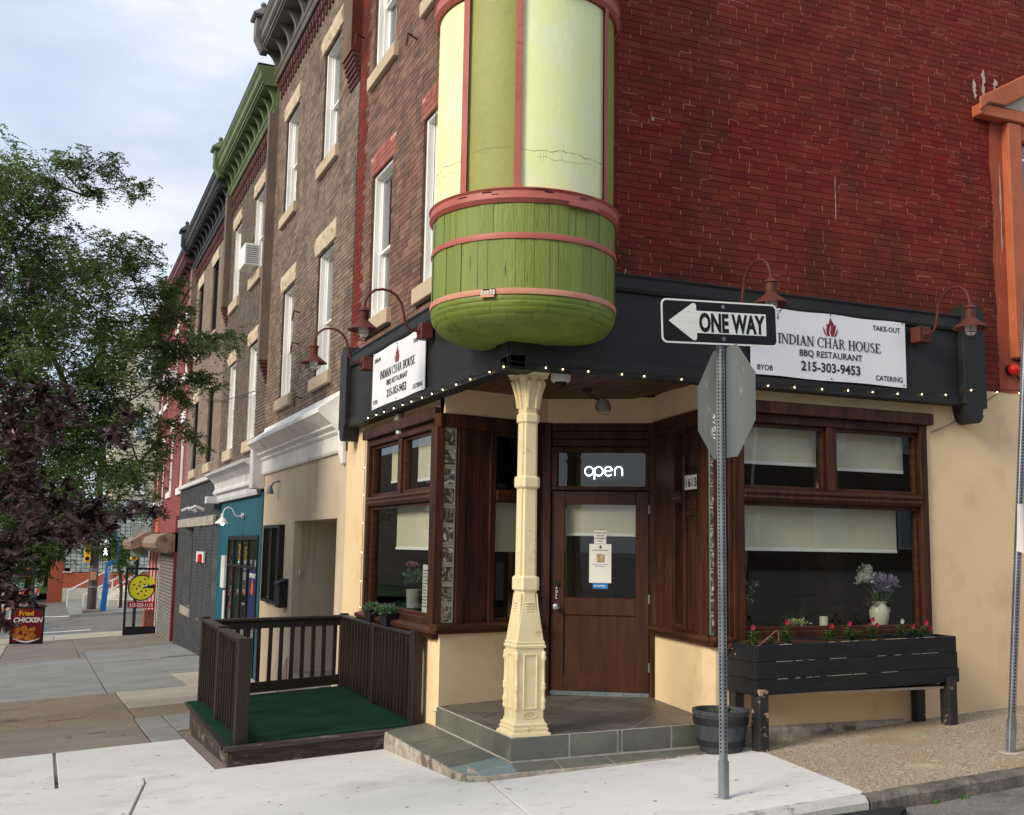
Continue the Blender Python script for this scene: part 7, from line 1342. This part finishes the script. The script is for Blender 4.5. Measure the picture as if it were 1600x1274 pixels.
PURPLE = [(-3.67, -0.95, 2.34, 0.11), (-3.52, -1.24, 2.28, 0.1), (-3.39, -1.03, 2.22, 0.12), (-3.33, -1.26, 2.27, 0.08), (-3.47, -1.15, 2.07, 0.13), (-3.59, -1.49, 1.96, 0.14), (-3.65, -1.33, 1.75, 0.14), (-3.52, -0.68, 1.67, 0.14), (-3.38, -1.34, 1.66, 0.12), (-3.27, -0.93, 1.63, 0.12), (-3.16, -0.96, 1.63, 0.1), (-3.61, -0.9, 1.44, 0.14), (-3.47, -1.12, 1.51, 0.11), (-3.31, -1.01, 1.48, 0.09), (-3.21, -1.49, 1.51, 0.07), (-3.64, -1.48, 1.2, 0.12), (-3.62, -1.37, 0.99, 0.08), (-3.54, -1.46, 1.13, 0.07), (-3.11, -1.43, 1.55, 0.06), (-3.0, -1.05, 1.62, 0.05), (-2.95, -1.38, 1.67, 0.04), (-3.02, -1.06, 2.22, 0.05), (-3.11, -0.91, 2.11, 0.06), (-2.86, -1.31, 1.63, 0.04), (-3.03, -0.72, 2.09, 0.06), (-2.76, -0.79, 1.65, 0.03), (-3.67, -0.9, 2.15, 0.11), (-3.54, -1.12, 1.84, 0.11), (-3.65, -0.79, 1.28, 0.11)]
def make_tree(label, trunk, nodes, clouds, seed, r0, leaf, cat='tree', bark='bark', per=900, L_=.20, nl=12, lw=(.040, .0075), name='street_tree', jit=.08):
    t = thing(name, label, cat, trunk[0]); mb, pts = tree_limbs(trunk, nodes, seed, r0, jit=jit)
    tk = MB(); tk.tube(trunk, [r0*1.15, r0, r0*.9, r0*.8][:len(trunk)], 12); tk.build('trunk', bark, t, smooth=True); mb.build('limbs', bark, t)
    if clouds: quads_mesh('crown', spray_cloud(clouds, per, L_, nl, lw, seed), leaf, t)
    return t
gr = g(-5, 7.6); rr = random.Random(15)
trunk = [(-4.95, 7.7, gr), (-4.92, 7.65, gr+1.2), (-4.8, 7.6, 2.0), (-4.55, 7.5, 3.0)]
extra = [(-4.9+rr.uniform(-1.8, .6), 7.5+rr.uniform(-2, 2), rr.uniform(2.8, 6.3), .5) for _ in range(22)]
GREEN += [(-3.75, 7.2, 1.3, .36), (-4.05, 7.6, 1.9, .5), (-4.2, 8.2, 1.0, .4), (-3.2, 7.0, 2.7, .34), (-3.7, 7.5, 2.0, .4)]
nodes = [q[:3] for q in GREEN+SPRIG+extra]
for (x, y, z, r_) in GREEN: nodes += [(x+rr.uniform(-r_, r_), y+rr.uniform(-r_, r_), z+rr.uniform(-r_, r_)*.9) for _ in range(7)]
for (x, y, z, r_) in SPRIG: nodes += [(x+rr.uniform(-r_, r_)*.8, y+rr.uniform(-r_, r_)*.6, z+rr.uniform(-r_, r_)*.6) for _ in range(2)]
make_tree('dark green feathery leaved locust tree with branches reaching over the pavement toward the row houses', trunk, nodes,
          [(q[:3], q[3], 1.0) for q in GREEN]+[(q[:3], q[3], 1.25) for q in SPRIG]+[(q[:3], q[3], .6) for q in extra], 5, .075, 'leaf_locust', per=2450, lw=(.052, .0105))
# purple leaved plum, close to the camera
gp_ = g(-4.6, -1.2); trunk = [(-4.7, -1.2, gp_), (-4.65, -1.2, gp_+.7), (-4.5, -1.15, 1.0), (-4.25, -1.1, 1.45)]
pt = thing('plum_tree', 'purple leaved plum tree reaching in from the left edge in front of the green tree', 'tree', trunk[0])
ext = [(-4.2+rr.uniform(-.6, .4), -1.1+rr.uniform(-.6, .6), rr.uniform(.9, 2.9), .2) for _ in range(14)]
pn = [q[:3] for q in PURPLE+ext]; mb, pts = tree_limbs(trunk, pn, 8, .05, .0035, .06); MB().tube(trunk, [.07, .06, .055, .05], 12).build('trunk', 'bark', pt, smooth=True); mb.build('limbs', 'bark', pt)
def leaf_pts(l, w_):
    P = []; 
    for f, ww in ((0, .05), (.25, .8), (.55, 1), (.82, .55)):
        P += [(-w_*ww, f*l, .10*w_*ww+(-.10*l*f*f)), (0, f*l, -.12*w_*ww-.10*l*f*f), (w_*ww, f*l, .10*w_*ww-.10*l*f*f)]
    P.append((0, l, -.11*l)); F = [(3*i+j, 3*i+j+1, 3*i+j+4, 3*i+j+3) for i in range(3) for j in range(2)]+[(9, 10, 12), (10, 11, 12)]; return P, F
LP, LF = leaf_pts(.066, .0135); lv = []
for (x, y, z, r_) in PURPLE+ext:
    ncl = max(3, int(1500*r_**2)+3) if r_ < .19 else 8
    for _ in range(ncl):
        c = Vector((x, y, z))+Vector((rr.gauss(0, .45), rr.gauss(0, .45), rr.gauss(0, .4)))*r_; ax = Vector((rr.uniform(-1, 1), rr.uniform(-1, 1), rr.uniform(-.2, .8))).normalized()
        for k in range(rr.randint(5, 8)):
            d = (ax*.5+Vector((rr.gauss(0, 1), rr.gauss(0, 1), rr.gauss(0, .55)))).normalized(); s_ = d.cross(Vector((0, 0, 1))+Vector((rr.gauss(0, .4), rr.gauss(0, .4), 0))).normalized(); n_ = s_.cross(d); sc = rr.uniform(.65, 1.2)
            lv.append((c-ax*.02*k/6, s_*sc, d*sc, n_*sc))
lv.sort(key=lambda q: abs((q[0]-camp).length) if (q[0].x > -3.75) else 99)
lm = MB().add(LP, LF); lo = None
for c, s_, d, n_ in lv[:290]:
    mw = Matrix(((s_.x, d.x, n_.x, 0), (s_.y, d.y, n_.y, 0), (s_.z, d.z, n_.z, 0), (0, 0, 0, 1)))
    if lo is None: lo = lm.build('leaf', 'leaf_purple', None); WL.pop(lo.name, None); o = lo; o.parent = pt
    else: o = lo.copy(); col.objects.link(o); o.parent = pt
    o.matrix_local = Matrix.Translation(c-WL[pt.name]) @ mw
lm = MB()
for c, s_, d, n_ in lv[290:]: lm.add([tuple(c+s_*p[0]+d*p[1]+n_*p[2]) for p in LP], LF)
lm.build('foliage', 'leaf_purple', pt, kind='stuff')
# trees beyond the cross street
for i, (x, y, s_, lb) in enumerate(((-4.2, 60, 1.0, 'middle dark green tree beyond the crossing, left of the brick pier'), (-6.6, 58, 1.1, 'green tree beyond the crossing behind the barricades'), (-9.6, 61, 1.2, 'leftmost far green tree beyond the crossing'), (-12.5, 66, 1.5, 'far tall green tree hidden behind the plum leaves'), (-3.2, 72, 1.2, 'farthest green tree showing over the road end'))):
    z = -1.9; cl_ = [((x+rr.gauss(0, 1.0)*s_, y+rr.gauss(0, 1), z+rr.uniform(1.5, 5.2)*s_), rr.uniform(.8, 1.3)*s_, 1.) for _ in range(12)]
    make_tree(lb, [(x, y, z), (x, y, z+1), (x+.1, y, z+2)], [c[0] for c in cl_], cl_, 60+i, .2, 'leaf_far', per=70, L_=.5, nl=8, lw=(.20, .06), name='far_tree')
cl_ = [((-.35+rr.gauss(0, .35), 46+rr.gauss(0, .4), rr.uniform(.1, 1.6)), .5, 1.) for _ in range(9)]
make_tree('small green street tree between the blue totem and the pizza sign', [(-.1, 46, -1.8), (-.1, 46, -.8), (-.2, 46, 0)], [c[0] for c in cl_], cl_, 71, .07, 'leaf_far', per=260, L_=.3, nl=8, lw=(.12, .035))
MB().slab([(-40, 62), (60, 62), (60, 90), (-40, 90)], lambda x, y: g(x, y)+.0, .05).build('far_grass', 'leaf_far', kind='stuff')
# loose wires
for P0, P1, lb in (((-2.95, 6.6, 2.78), (-2.5, 6.6, 2.95), 'short pale wire end between the tree leaves'), ((-.05, 20, 5.0), (-.05, 12.3, 4.25), 'thin wire running along the row house fronts')):
    o = MB().tube([P0, ((P0[0]+P1[0])/2, (P0[1]+P1[1])/2, (P0[2]+P1[2])/2-.1), P1], .008, 5).build('wire', 'wire', None, P0); o['label'] = lb; o['category'] = 'wire'
